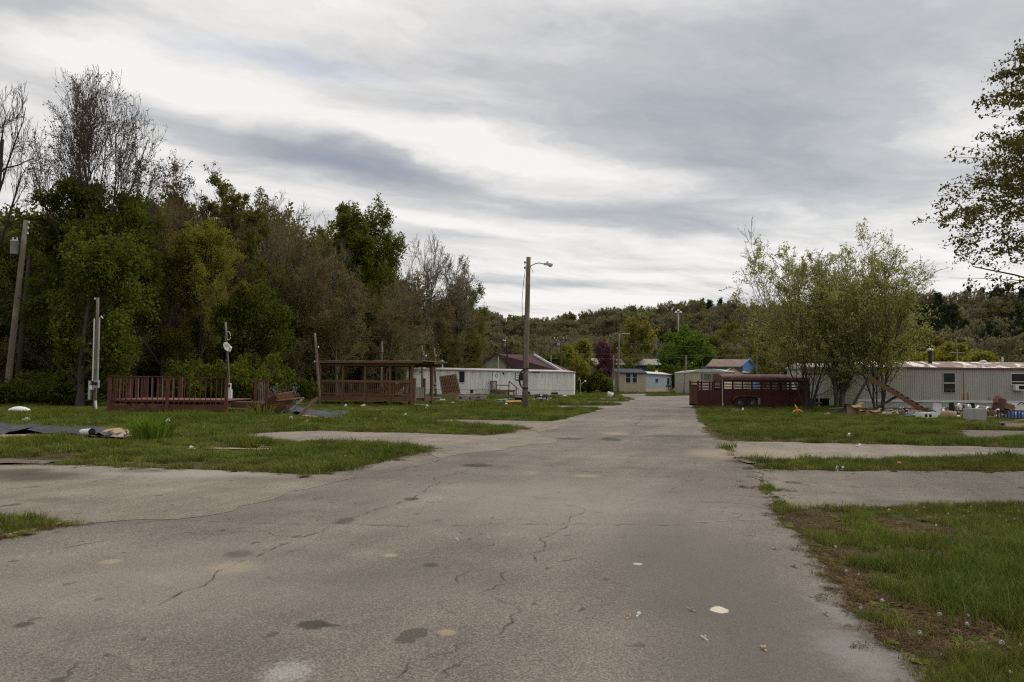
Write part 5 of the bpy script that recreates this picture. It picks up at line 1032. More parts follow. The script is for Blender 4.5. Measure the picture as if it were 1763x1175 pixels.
tag(MB().obox((0, 0, .4), (.62, .08, .8), (R(-12), 0, 0)).obox((0, .04, .83), (.66, .1, .05), (R(-12), 0, 0)).build('propped_board', M_pvc), 'white board propped inside the pergola', 'board'); bpy.data.objects['propped_board'].location = PG.matrix_basis @ Vector((local(PG, 667), 1.6, .66)); bpy.data.objects['propped_board'].rotation_euler = (0, 0, PG.rotation_euler.z)
# maroon stock trailer
ST = rootat('stock_trailer', 'maroon livestock trailer with slatted sides and twin wheels parked on the grass', 'trailer', G(1200.5, 703), R(3))
Ls = 8.0; W_ = 2.0; xs_ = local(ST, 1243); M_grim = mat('dull_rim', (.10, .10, .10), (.06, .055, .05), 4, .7); zb, zt_, zc2, zr2 = .26, 1.36, 2.0, 2.42
def tx(u): return local(ST, u)
for y in (0.0, W_):
    MB().box(.06, xs_ - .03, y - .02, y + .02, zb, zt_ - .1).build('side_panel', M_maroon, ST); MB().box(xs_ + .03, Ls, y - .02, y + .02, zb, zt_).build('side_panel', M_maroon, ST)
    for k in range(3): MB().box(.06, xs_ - .03, y - .03, y + .01, zt_ + .0 + k * .2, zt_ + .075 + k * .2).build('side_slat', M_maroon, ST)
    for k in range(3): MB().box(xs_ + .03, Ls - .6, y - .03, y + .01, zt_ + .1 + k * .2, zt_ + .175 + k * .2).build('side_slat', M_maroon, ST)
    for i, x in enumerate((.06, xs_ * .5, xs_ - .06)): MB().box(x - .05, x + .05, y - .06, y + .05, zb - .1, zt_ + .5 + (.02 if i else .05)).build('upright', M_maroon, ST)
    for i in range(9): x = xs_ + .06 + i * (Ls - xs_ - .7) / 8; MB().box(x - .035, x + .035, y - .055, y + .04, zb - .05, zc2).build('upright', M_maroon, ST)
    MB().box(0, Ls, y - .05, y + .05, zb - .12, zb - .002).build('frame_rail', M_maroon, ST)
for z in (zb + .3, zb + .75): MB().box(xs_ + .03, Ls, -.045, -.021, z, z + .03).build('side_rib', M_maroon, ST)
m = MB(); seg = [(W_ / 2 + (W_ / 2 + .04) * math.cos(t), zc2 + (zr2 - zc2) * math.sin(t) ** .6) for t in np.linspace(math.pi, 0, 15)]
m.prism(seg + [(W_ - .03, zc2 - .08), (.03, zc2 - .08)], 'x', xs_ - .05, Ls - .05); m.build('roof', mat('faded_maroon_roof', (.13, .055, .045), (.095, .036, .03), 1.2, .6, grime=(.17, .10, .08), grime_amt=.4), ST, smooth=False)
MB().box(.0, .06, .02, W_ - .02, zb, zt_ + .2).build('tail_gate', M_maroon, ST); MB().box(Ls - .03, Ls + .03, 0, W_, zb, zr2 - .2).build('nose', M_maroon, ST); MB().box(.05, Ls, .05, W_ - .05, zb, zb + .06).build('floor', M_rust, ST)
for k, u in enumerate((1272, 1294)):
    for y in (-.16, W_ + .16):
        x = tx(u); Rm = Matrix.Rotation(R(90), 3, 'X')
        wl = MB().lathe([(.2, -.11), (.33, -.11), (.37, -.07), (.37, .07), (.33, .11), (.2, .11), (.2, -.11)], 22, (x, y, .37), Rm).build('wheel', M_rub, ST, True)
        MB().lathe([(0, -.06), (.06, -.06), (.08, -.04), (.17, -.05), (.21, -.1), (.21, .1), (0, .1)], 18, (x, y, .37), Rm).build('rim', M_grim, wl, True)
for y0 in (-.32, W_ + .04):
    xa, xb = tx(1261), tx(1304); arc = []
    for t in np.linspace(math.pi, 0, 13): arc.append(((xa + xb) / 2 + (xb - xa) / 2 * math.cos(t), .5 + .42 * max(0, math.sin(t)) ** .5))
    m = MB(); vs = [(x, y0, z) for x, z in arc] + [(x, y0 + .28, z) for x, z in arc] + [(x, y0, z - .05) for x, z in arc]; n = len(arc)
    m.add(vs, [(i, i + 1, n + i + 1, n + i) for i in range(n - 1)] + [(i, i + 1, 2 * n + i + 1, 2 * n + i) for i in range(n - 1)]); m.build('fender', M_rust, ST, fixn=False)
MB().box(tx(1302), tx(1305.5), -.36, -.30, .3, .75).build('mud_flap', mat('pale_green_flap', (.16, .24, .17)), ST)
MB().beam((Ls, .3, .3), (Ls + 1.3, 1, .42), .1, .12).beam((Ls, 1.7, .3), (Ls + 1.3, 1, .42), .1, .12).build('drawbar', M_maroon, ST); MB().tube([(Ls + 1.1, 1, 0), (Ls + 1.1, 1, .9)], .05, 8).build('jack', M_steel, ST)
MB().tube([(xs_, -.08, zb - .1), (xs_, -.08, zc2)], .035, 6).build('corner_pipe', M_steel, ST); MB().lathe([(0, 0), (.05, 0), (.05, .03), (0, .03)], 8, (xs_ + .05, -.07, .3), Matrix.Rotation(R(90), 3, 'X')).build('marker_light', mat('amber', (.5, .42, .2)), ST)
# ================================================================ POLES
def pole_pts(u0, v0, u1, v1, Y=None):
    """base and top of a pole from its two ends as seen; stands at the depth of its foot"""
    b = G(u0, v0) if Y is None else GD(u0, Y)
    t = P(u1, v1, b.y); return b, Vector((t.x - b.x, 0, t.z))
def pole(name, label, cat, ends, r, Y=None, group=None, m=None):
    b, t = pole_pts(*ends, Y=Y); o = thing(name, label, cat, b, 0, group)
    k = [Vector((0, 0, -.3))] + [t * (i / 6) for i in range(1, 7)]
    MB().tube(k, [r * 1.15] + [r * (1.12 - .3 * i / 6) for i in range(1, 7)], 12).build('shaft', m or M_pole, o, True)
    return o, t
def onp(t, f, dx=0, dy=0, dz=0): return Vector((t.x * f + dx, t.y * f + dy, t.z * f + dz))
def can(o, c, r, h, m=None):
    q = MB().lathe([(0, -h / 2), (r * .92, -h / 2), (r, -h / 2 + .04), (r, h / 2 - .06), (r * 1.05, h / 2 - .05), (r * 1.05, h / 2), (r * .5, h / 2 + .07), (0, h / 2 + .07)], 16, c).build('transformer', m or M_steel, o, True)
    for dx in (-.5, .5): MB().lathe([(.0, 0), (.035, 0), (.05, .05), (.03, .1), (.045, .15), (.0, .2)], 8, (c[0] + dx * r, c[1], c[2] + h / 2 + .03)).build('bushing', M_pvc, q)
    MB().box(c[0] - r * 1.12, c[0] + r * 1.12, c[1] - .03, c[1] + .03, c[2] + h * .22, c[2] + h * .30).build('mount_lug', M_grey, q); return q
def dish(o, c, r, az, m, lnb=True, tilt=R(25)):
    Rm = Matrix.Rotation(az, 3, 'Z') @ Matrix.Rotation(R(90) - tilt, 3, 'X')
    prof = [(0, .0), (r * .35, .02 * r / .3), (r * .7, .075 * r / .3), (r, .15 * r / .3), (r * 1.01, .16 * r / .3), (r * .7, .1 * r / .3), (0, .03 * r / .3)]
    q = MB().lathe(prof, 20, c, Rm).build('dish', m, o, True)
    if lnb: e = Vector(c) + Rm @ Vector((0, -r * .45, r * 1.15)); MB().tube([Vector(c) + Rm @ Vector((0, -r * .9, .1)), e], .022, 6).build('feed_arm', M_steel, q); MB().lathe([(0, -.07), (.05, -.07), (.06, .06), (0, .06)], 10, e, Rm).build('receiver', M_pvc, q)
    return q
# street light in the middle
SL, t = pole('street_light', 'tall wooden street light pole standing alone beside the road in the middle', 'street light', (903.5, 708, 910, 443), .155, group=None)
Ht = t.z; hd = Vector((1.05, -.1, t.z - .42))
pts = [onp(t, .935, .1), onp(t, .95, .25), onp(t, .958, .42), onp(t, .962, .62), onp(t, .958, .82), onp(t, .955, 1.0)]
arm = MB().tube(pts, .03, 8).build('lamp_arm', M_steel, SL, True); e = pts[-1]
hb = MB().add(*(lambda V: (V[0], V[1]))(([(e.x - .1, -.07, e.z - .05), (e.x - .1, .07, e.z - .05), (e.x - .1, .07, e.z + .06), (e.x - .1, -.07, e.z + .06), (e.x + .15, -.11, e.z - .07), (e.x + .15, .11, e.z - .07), (e.x + .15, .1, e.z + .08), (e.x + .15, -.1, e.z + .08), (e.x + .42, -.09, e.z - .1), (e.x + .42, .09, e.z - .1), (e.x + .42, .07, e.z + .01), (e.x + .42, -.07, e.z + .01)],
     [(0, 1, 2, 3), (0, 4, 5, 1), (1, 5, 6, 2), (2, 6, 7, 3), (3, 7, 4, 0), (4, 8, 9, 5), (5, 9, 10, 6), (6, 10, 11, 7), (7, 11, 8, 4), (8, 11, 10, 9)]))).build('lamp_head', M_steel, SL)
MB().lathe([(0, -.09), (.09, -.06), (.1, 0), (0, .0)], 12, (e.x + .27, 0, e.z - .085)).build('lens', M_grey, hb); MB().lathe([(0, 0), (.045, 0), (.045, .08), (0, .09)], 10, (e.x + .1, 0, e.z + .075)).build('photocell', M_grey, hb)
for f in (.965, .93): MB().lathe([(.0, -.06), (.05, -.06), (.05, .06), (0, .06)], 8, onp(t, f, -.2)).build('insulator', M_blk, SL)
MB().tube([onp(t, .965, -.14), onp(t, .965, -.22), onp(t, .93, -.16), onp(t, .85, -.24), onp(t, .72, -.32), onp(t, .6, -.27), onp(t, .52, -.31), onp(t, .4, -.2), onp(t, .3, -.16)], .014, 5).build('hanging_wire', M_blk, SL)
MB().tube([onp(t, .935, .12), onp(t, .9, .3), onp(t, .89, .24), onp(t, .915, .17), onp(t, .905, .36)], .01, 4).build('loose_wire', M_grey, SL)
cl = [onp(t, .275, -.02, -.17)] + [onp(t, .265 - .115 * (1 - math.cos(a)) / 2 * 1.0, -.12 - .26 * math.sin(a), -.19) for a in np.linspace(.15, math.pi - .1, 12)] + [onp(t, .15, .0, -.19), onp(t, .155, .14, -.17)]
MB().tube(cl, .035, 7).build('wire_coil', M_blk, SL, True); MB().tube([c + Vector((.05, -.03, .02)) for c in cl[:11]], .022, 6).build('wire_coil', M_blk, SL, True)
for f in (.275, .145): MB().tube([onp(t, f, 0, 0, -.03), onp(t, f, 0, 0, .03)], .185, 12).build('strap', M_blk, SL)
# far street light
FL, t = pole('street_light', 'thin street light pole with a flat arm beside the tan front room', 'street light', (1064.5, 678, 1066, 574), .16, Y=132, m=M_woodg)
e0 = onp(t, .985); a_ = MB().tube([e0 + Vector((.1, 0, -.3)), e0 + Vector((.35, 0, .05)), e0 + Vector((1.1, 0, .1))], .05, 6).build('lamp_arm', M_steel, FL, True)
MB().box(e0.x + .8, e0.x + 1.75, -.14, .14, e0.z + .02, e0.z + .17).build('lamp_head', M_steel, FL); MB().box(e0.x - .75, e0.x - .05, -.06, .06, e0.z + .12, e0.z + .22).build('cross_arm', M_grey, FL)
# transformer poles
def xfpole(label, ends, r, cx, cv, cr, ch, Y=None, cross=False, m=None, guy=False):
    o, t = pole('utility_pole', label, 'utility pole', ends, r, Y, 'utility poles', m)
    by = o.location.y
    if cx is not None: p = P(cx, cv, by); can(o, (p.x - o.location.x, -.06, p.z), cr, ch)
    if cross:
        MB().box(t.x - 1.25, t.x + 1.25, -.2, -.1, t.z - .5, t.z - .36).build('cross_arm', M_wood, o)
        for dx in (-1.1, -.5, .5, 1.1): MB().lathe([(0, 0), (.05, 0), (.07, .08), (.04, .2), (0, .22)], 8, (t.x + dx, -.15, t.z - .36)).build('insulator', M_pvc, o)
        for s_ in (-1, 1): MB().beam((t.x + s_ * .75, -.15, t.z - .5), (t.x, -.12, t.z - 1.1), .04, .04).build('brace', M_steel, o)
    return o, t
UP, t = xfpole('leaning utility pole with a white transformer can at the left edge', (9.5, 697, 45, 380), .17, 26.5, 427, .25, .82)
MB().tube([onp(t, .58, .1, -.1), onp(t, .575, .6, -.1), onp(t, .56, 1.2, -.1), onp(t, .55, 1.9, .3)], .03, 6).build('cable_stub', M_blk, UP)
for k in range(3): MB().lathe([(0, 0), (.05, 0), (.05, .12), (0, .12)], 8, onp(t, .985 - .03 * k, .18)).build('insulator', M_pvc, UP)
pole('utility_pole', 'darker second pole leaning just behind the left transformer pole', 'utility pole', (26, 690, 52, 440), .17, Y=52, group='utility poles', m=mat('dark_pole', (.085, .07, .055), (.05, .042, .034), 3, .95, (4, 4, .3)))
o, t = xfpole('slim pole with a pale transformer can in front of the bare wood', (681, 690, 681, 545), .13, 675, 552, .3, .85, Y=88, m=M_barkd)
MB().tube([onp(t, .9), onp(t, .5, .9), onp(t, .1, 1.9)], .02, 4).build('guy_wire', M_grey, o)
xfpole('cross-armed utility pole with a hanging transformer beyond the white trailer', (967, 676, 965, 580), .16, 961.5, 598, .32, .95, Y=140, cross=True, m=mat('brown_pole', (.10, .065, .05)))
xfpole('thin pole with a small white transformer in front of the maroon roof', (874, 678, 873, 585), .13, 868.3, 592, .32, .9, Y=124, m=M_barkd)
pole('utility_pole', 'short bare pole beside the white roof flashing of the maroon house', 'utility pole', (949, 676, 948.5, 612), .13, Y=132, group='utility poles', m=M_woodg)
# service poles of the empty lots
SP = 'electric service poles of the lots'
def service(label, ends, r, boxes, pipes, Y=None, tilt=None):
    o, t = pole('service_pole', label, 'service pole', ends, r, Y, SP); by = o.location.y
    for (u0, v0, u1, v1, m, dy, nm) in boxes:
        a, b = P(u0, v1, by), P(u1, v0, by); x0, x1 = a.x - o.location.x, b.x - o.location.x
        q = MB().box(x0, x1, dy, dy + .16, a.z, b.z).build(nm, m, o)
        if nm == 'meter_box': MB().lathe([(0, 0), (.09, 0), (.09, .09), (.06, .12), (0, .12)], 12, ((x0 + x1) / 2, dy - .002, (a.z + b.z) / 2 + .03), Matrix.Rotation(R(90), 3, 'X')).build('meter', M_pane, q)
    for (pp, pr, m, dy) in pipes: MB().tube([Vector((P(u, v, by).x - o.location.x, dy, P(u, v, by).z)) for u, v in pp], pr, 8).build('conduit', m, o)
    return o, t
o, t = service('service pole with two conduits and a meter box left of the red deck', (163, 706, 168.5, 513), .085, [(166, 655, 174, 668, M_grey, -.28, 'meter_box'), (154.5, 656, 159.5, 688, M_steel, -.2, 'breaker_box'), (159, 664, 164, 671, M_pvc, -.3, 'junction_box')],
    [([(163.5, 549), (160.5, 656)], .035, M_pvc, -.05), ([(178, 549), (175, 545), (172.5, 548), (169.5, 656)], .035, M_steel, -.06), ([(168, 690), (169, 707)], .06, M_pvc, -.2)])
MB().lathe([(0, 0), (.05, 0), (.05, .08), (0, .08)], 8, onp(t, .985, -.14)).build('insulator', M_pvc, o)
o, t = service('service pole with a pale satellite dish behind the red deck', (396, 703, 388.5, 555), .075, [(394.5, 660, 399.5, 671, M_pvc, -.25, 'meter_box'), (395, 671, 401, 690, M_pvc, -.22, 'pedestal')], [([(390, 600), (395, 664)], .03, M_blk, -.08)])
p = P(390.5, 600, o.location.y); dish(o, (p.x - o.location.x, -.22, p.z), .3, R(66), M_grey)
lp = [onp(t, .84 + .05 * math.sin(a), .13 + .12 * math.cos(a), -.03) for a in np.linspace(0, 6.0, 12)]; MB().tube(lp, .014, 5).build('wire_loop', M_pvc, o)
o, t = service('leaning service pole against the left end of the pergola', (551.5, 699, 542, 574), .085, [], [([(546, 590), (552, 640)], .025, M_rust, -.09)])
for f, dx in ((.8, .15), (.6, -.15)): MB().lathe([(0, 0), (.05, 0), (.05, .1), (0, .1)], 8, onp(t, f, dx)).build('insulator', M_pvc, o)
service('short service pole rising behind the pergola roof', (656, 692, 657.5, 588), .09, [(657.5, 598, 659.5, 607, M_grey, -.14, 'weather_head')], [], Y=70)
o, t = service('pale service pole between the pergola and the white trailer', (727.5, 688, 726.5, 595), .11, [(728, 605, 730.5, 612, M_grey, -.16, 'weather_head')], [([(729, 625), (732, 617)], .03, M_steel, -.1)], Y=80)
p = P(733, 614, o.location.y); MB().lathe([(0, 0), (.12, 0), (.12, .16), (0, .16)], 10, (p.x - o.location.x, -.1, p.z)).build('receiver', M_pvc, o)
service('service pole with a meter box in front of the white trailer', (750.5, 686, 747.5, 599), .12, [(747, 659, 751.5, 669, M_steel, -.3, 'meter_box'), (750, 611, 752, 615, M_steel, -.16, 'weather_head')], [([(749.5, 640), (750.5, 660)], .05, M_rust, -.12)], Y=86)
service('thin service pole with boxes left of the tan front room', (1057, 678, 1056, 612), .13, [(1055, 655, 1058.5, 664, M_grey, -.3, 'breaker_box'), (1056, 664, 1059, 671, M_grey, -.24, 'meter_box')], [], Y=126)
service('service pole with stacked meter boxes by the blue trailer', (1178, 674, 1181.5, 612), .17, [(1177, 644, 1180, 650, M_grey, -.4, 'meter_box'), (1176.5, 652, 1179.5, 660, M_steel, -.4, 'breaker_box')], [], Y=142)
service('thin service pole in front of the blue gable', (1303.5, 672, 1303, 612), .09, [], [], Y=120)
# antenna stand and far floodlight mast
AS = thing('antenna_stand', 'small pole-mounted aerial right of the white trailer end', 'antenna', GD(999, 111)); MB().tube([(0, 0, 0), (0, 0, 2.0), (-.1, 0, 2.3)], .05, 6).build('mast', M_steel, AS); MB().beam((0, 0, 1.5), (.62, 0, 1.95), .06, .06).build('arm', M_steel, AS); MB().lathe([(0, -.12), (.14, -.08), (.14, .08), (0, .12)], 8, (.68, 0, 2.0)).build('receiver', M_pvc, AS); MB().lathe([(0, 0), (.3, .1), (.31, .12), (0, .04)], 12, (-.12, 0, 2.25), Matrix.Rotation(R(-70), 3, 'Y')).build('dish', M_steel, AS)
FM, t = pole('floodlight_mast', 'tall steel floodlight mast rising above the bright green maples', 'light mast', (1168, 672, 1168, 538), .22, Y=240, m=mat('galvanised_mast', (.40, .40, .40), (.33, .33, .33), 1, .5))
for dx, dz in ((-.75, 0), (-.1, .55), (.6, 0)): MB().lathe([(0, -.1), (.42, -.2), (.42, -.05), (.2, .35), (0, .4)], 10, (t.x + dx, -.2, t.z + dz)).build('floodlight', M_pvc, FM)
MB().box(t.x - 1.0, t.x + 1.0, -.08, .08, t.z - .16, t.z - .02).build('cross_arm', M_steel, FM)
# wires over the far lots
PL = 'far overhead wires'
def wire(label, a, b, sag, rad=.018):
    a, b = Vector(a), Vector(b); pts = [a.lerp(b, i / 14) - Vector((0, 0, sag * 4 * (i / 14) * (1 - i / 14))) for i in range(15)]
    tag(MB().tube(pts, rad, 4, False).build('overhead_wire', M_blk, None), label, 'wire', PL)
wire('uppermost thin wire crossing before the wooded hill', P(873, 604, 124), P(1490, 604, 150), .8); wire('second thin wire crossing before the wooded hill', P(965, 583, 140), P(1500, 596, 160), 1.0); wire('thin wire running from the floodlight side to the right', P(1480, 590, 150), P(1900, 592, 130), .8); wire('lower thin wire above the long building', P(780, 613, 122), P(1300, 611, 140), .6)
wire('thin wire along the wood edge behind the deck', P(45, 470, 49), P(681, 560, 88), .5, .012)
# ================================================================ SMALL STREET FURNITURE
PB = thing('mailbox', 'black box with pale scraps on a short post right of the street light', 'mailbox', G(931.5, 705)); by = PB.location.y; sc_ = by / F
MB().box(-.065, .065, -.06, .06, -.1, .62).build('post', M_woodg, PB); zt = .62
m = MB(); ar = [(-.24, 0), (.24, 0)] + [(.24 * math.cos(a), .18 + .16 * math.sin(a)) for a in np.linspace(0, math.pi, 9)]
m.prism([(y, zt + z) for y, z in ar], 'x', -.36, .36); bx = m.build('box', M_blk, PB)
for k in range(5): MB().box(-.3 + k * .125, -.22 + k * .125 + .02 * (k % 2), -.262, -.242, zt + .03, zt + .09 + .02 * (k % 3)).build('pale_scrap', M_trim if k % 2 else M_pvc, bx)
MB().box(-.06, .07, -.26, -.242, zt + .2, zt + .31).build('white_patch', M_pvc, bx)
MX = thing('mailbox', 'small black mailbox on a post on the tan trailer lawn', 'mailbox', G(1151, 680)); MB().box(-.07, .07, -.07, .07, 0, 1.25).build('post', M_woodg, MX); MB().prism([(-.22, 1.25), (.22, 1.25), (.22, 1.5), (.1, 1.62), (-.1, 1.62), (-.22, 1.5)], 'x', -.38, .38).build('box', M_blk, MX)
BK = thing('bucket', 'white bucket lying by the far driveway strips', 'bucket', G(1049, 686)); MB().lathe([(0, 0), (.3, 0), (.36, .62), (.33, .62), (.28, .04), (0, .04)], 16, (0, 0, .1), Matrix.Rotation(R(18), 3, 'Y')).build('pail', M_pvc, BK, True); MB().tube([(-.36, 0, .62), (-.2, -.3, .5), (.1, -.36, .45), (.3, -.1, .6)], .02, 5).build('handle', M_grey, BK)
# ================================================================ FALLEN STAIRS AND RAILS
FS = thing('fallen_stairs', 'collapsed wooden stairs leaning on the ground right of the red deck', 'stairs', G(437, 716), R(12))
def pv(u, v, Y=None, root=FS):
    Y = root.location.y if Y is None else Y; p = P(u, v, Y); q = root.matrix_basis.inverted() @ p; return q
Yf = FS.location.y
MB().beam(pv(440, 717), pv(476, 683.5), .05, .36, (0, -.3, 1)).build('stringer', M_red, FS); MB().beam(pv(468, 717, Yf + 1.1), pv(503, 684, Yf + 1.1), .05, .3, (0, -.3, 1)).build('stringer', M_wood, FS)
for k, (a, b, c, d) in enumerate(((474, 690, 520, 686), (462, 699, 530, 697), (454, 707, 500, 708), (450, 717, 480, 718))): MB().beam(pv(a, b), pv(c, d - .5, Yf + 1.3), .3, .045).build('tread', M_red if k % 2 else M_wood, FS)
MB().beam(pv(476, 688), pv(503, 683, Yf + .9), .05, .5, (0, -.4, 1)).build('riser', M_wood, FS)
for k, (a, b, c, d, dy) in enumerate(((494, 713, 523, 685, .3), (510, 721, 547, 685, -.4))):
    o = thing('loose_rail', ['grey rail post leaning beside the fallen stairs', 'brown rail post leaning furthest right of the fallen stairs'][k], 'rail', G(a, b)); q0 = o.location; tp = P(c, d, q0.y + .8)
    MB().beam((0, 0, 0), tp - q0, .09, .09).build('rail', [M_woodg, M_wood][k], o); MB().box(-.1, .1, -.06, .0, .0, .06).build('bracket', M_rust, o)
# tarps and sand
def tarp(name, label, pxs, amp, m, cat='tarp', seed=1, z0=.02, fs=2.2, thk=True, step=.16):
    pg = np.array([tuple(G(*p)[:2]) for p in pxs]); mn, mxx = pg.min(0), pg.max(0); nx, ny = max(4, int((mxx[0] - mn[0]) / step)), max(4, int((mxx[1] - mn[1]) / (step * 1.6)))
    X, Y = np.meshgrid(np.linspace(mn[0], mxx[0], nx), np.linspace(mn[1], mxx[1], ny), indexing='ij'); r = np.random.default_rng(seed)
    Z = z0 + amp * np.abs(wnoise(X, Y * 2.2, fs, seed)) + amp * .5 * np.abs(wnoise(X, Y, fs * 2.7, seed + 1))
    ins = in_poly(X.ravel() + .08 * wnoise(X, Y, 5, 3).ravel(), Y.ravel(), pg).reshape(nx, ny); idx = np.arange(nx * ny).reshape(nx, ny)
    ok = ins[:-1, :-1] & ins[1:, :-1] & ins[1:, 1:] & ins[:-1, 1:]
    f = np.stack([idx[:-1, :-1], idx[1:, :-1], idx[1:, 1:], idx[:-1, 1:]], -1)[ok]
    used = np.unique(f); mp = -np.ones(nx * ny, int); mp[used] = np.arange(len(used)); V = np.stack([X, Y, Z], -1).reshape(-1, 3)[used]
    o = link(name, mesh_np(name, V, [mp[f]], True, (m,)))
    return tag(o, label, cat) if cat else tag(o, label, kind='structure')
M_tarpk = mat('black_tarp', (.026, .027, .031), (.05, .052, .058), 3, .42, grime=(.13, .12, .11), grime_scale=1.5, grime_amt=.32); M_tarpb = mat('blue_black_tarp', (.05, .058, .078), (.025, .028, .036), 3, .45)
tarp('sand_patch', 'bare tan sand beside the black tarp', [(150, 739), (185, 737), (215, 739), (238, 745), (232, 753), (215, 759), (170, 755), (120, 752), (60, 756), (-20, 757), (-20, 750), (90, 748)], .05, M_sand, None, 3, .015, 1.2)
tarp('black_tarp', 'crumpled black plastic sheeting with a white pipe on the left lawn', [(-60, 735), (20, 736.5), (70, 739), (130, 738.5), (165, 743), (205, 752), (225, 757.5), (190, 757), (150, 754), (90, 752), (40, 750), (-60, 751)], .2, M_tarpk, 'tarp', 5)
tarp('black_tarp', 'dark blue-black sheeting spread under the right half of the red deck', [(285, 711), (340, 709), (400, 708), (455, 709), (490, 711), (480, 717), (400, 716), (330, 716)], .1, M_tarpb, 'tarp', 6)
tarp('black_tarp', 'dark tarp heap behind the leaning rails and the pink sand', [(475, 712), (520, 709), (570, 712), (605, 716), (590, 722), (560, 726), (530, 718), (490, 717)], .22, M_tarpb, 'tarp', 7)
tarp('sand_patch', 'pink tan sand beside the dark tarp heap', [(505, 716), (545, 717), (575, 716), (583, 721), (560, 725), (525, 722)], .06, mat('pink_sand', (.40, .30, .23), (.32, .235, .17), 3, .95), None, 8, .05)
tarp('sand_strip', 'thin strip of bare sand in front of the pergola', [(560, 705.5), (640, 704.5), (700, 705.5), (690, 708.5), (600, 708.8)], .03, M_sand, None, 9, .02)
tarp('dirt_patch', 'dark bare soil strip along the near grass edge on the left', [(195, 799), (225, 797), (255, 799), (262, 803), (240, 805), (205, 804)], .06, M_dirt, None, 10, .012)
tarp('dirt_patch', 'trampled brown soil at the right edge before the grey trailer', [(1712, 727), (1763, 725), (1820, 726), (1820, 741), (1763, 741), (1725, 737)], .12, M_dirt, None, 11, .012)
tarp('dirt_patch', 'dark dirt at the corner where the grass strip meets the road', [(1258, 795), (1275, 791), (1300, 794), (1312, 799), (1296, 803), (1275, 801)], .07, M_dirt, None, 12, .012)
o = thing('drain_pipe', 'white plastic pipe sticking out of the black tarp', 'pipe', G(158, 754)); a = Vector((0, 0, .16)); b = P(130, 748, o.location.y + 1.4) - o.location
m = MB().tube([a, a.lerp(b, .5) + Vector((0, 0, .02)), b + Vector((-.2, .6, 0))], .095, 14, False).build('pipe', M_pvc, o, True); MB().tube([a + Vector((.004, -.004, 0)), a.lerp(b, .1)], .078, 12, True).build('bore', M_black, m)
o = thing('gutter', 'broken white gutter piece tilted up in the left lawn', 'gutter', G(272, 733)); q = P(291, 723, o.location.y) - o.location; MB().beam((0, 0, .05), q, .13, .09).build('channel', M_pvc, o); MB().beam((.12, -.05, .02), (.35, -.1, .12), .07, .06).build('elbow', M_pvc, o)
o = thing('white_lump', 'rounded white sack lying in the grass before the dark bush', 'sack', G(33, 711)); m = MB(); m.lathe([(.0, .30), (.18, .27), (.34, .18), (.42, .04), (.38, -.05), (0, -.05)], 16, (0, 0, 0)); so_ = m.build('sack', M_pvc, o, True); so_.scale = (1.35, .8, 1)
MB().obox((.5, .0, .06), (.28, .2, .1), (.1, .2, .3)).build('torn_flap', M_pvc, o)
# iris clump and taller weeds
def blades(name, label, loc, n, h, wd_, m, cat='plant', sp=.35, group=None):
    r = np.random.default_rng(int(abs(loc.x * 97 + loc.y * 13))); V = []; Fq = []
    for i in range(n):
        a = r.uniform(0, 6.28); rr = sp * math.sqrt(r.random()); b = np.array([rr * math.cos(a), rr * math.sin(a), 0]); d = np.array([math.cos(a), math.sin(a), 0]); s_ = np.array([-math.sin(a), math.cos(a), 0]); hh = h * r.uniform(.6, 1.1); ln = hh * r.uniform(.15, .9); o = len(V)
        for t, ww in ((0, 1), (.35, 1), (.7, .75), (1, .08)):
            p = b + d * ln * t * t + np.array([0, 0, 1]) * hh * (t - .42 * t * t * (ln / hh)); V += [p - s_ * wd_ * ww, p + s_ * wd_ * ww]
        Fq += [(o, o + 1, o + 3, o + 2), (o + 2, o + 3, o + 5, o + 4), (o + 4, o + 5, o + 7, o + 6)]
    e = thing(name, label, cat, loc, 0, group); link('leaves', mesh_np('leaves', V, [np.array(Fq)], False, (m,)), e); return e
blades('iris_clump', 'clump of long strap-leaved green plants right of the tan sand', G(260, 757), 170, .85, .022, LF_bright, sp=.6)
for i, (u, v, h, sp, lab) in enumerate([(455, 716, .8, .7, 'tall weed tuft at the foot of the fallen stairs'), (335, 727, .6, .6, 'weed tuft on the lawn below the middle of the red deck'), (820, 703, .75, .9, 'dark weed tuft before the concrete blocks'), (860, 708, .5, 1.2, 'taller grass tuft left of the street light'), (938, 707, .65, .9, 'tall grass tuft round the mailbox post'), (910, 713, .5, .8, 'grass tuft at the foot of the street light'), (80, 727, .55, .9, 'shaggy grass tuft behind the black tarp'), (1222, 703, .45, .6, 'grass tuft by the rear wheel post of the stock trailer'), (1490, 722, .3, .5, 'low weeds in front of the cardboard boxes')]):
    blades('weed_tuft', lab, G(u, v), 140, h, .014, LF_mid, sp=sp, group='taller weed tufts')
tr = random.Random(3)
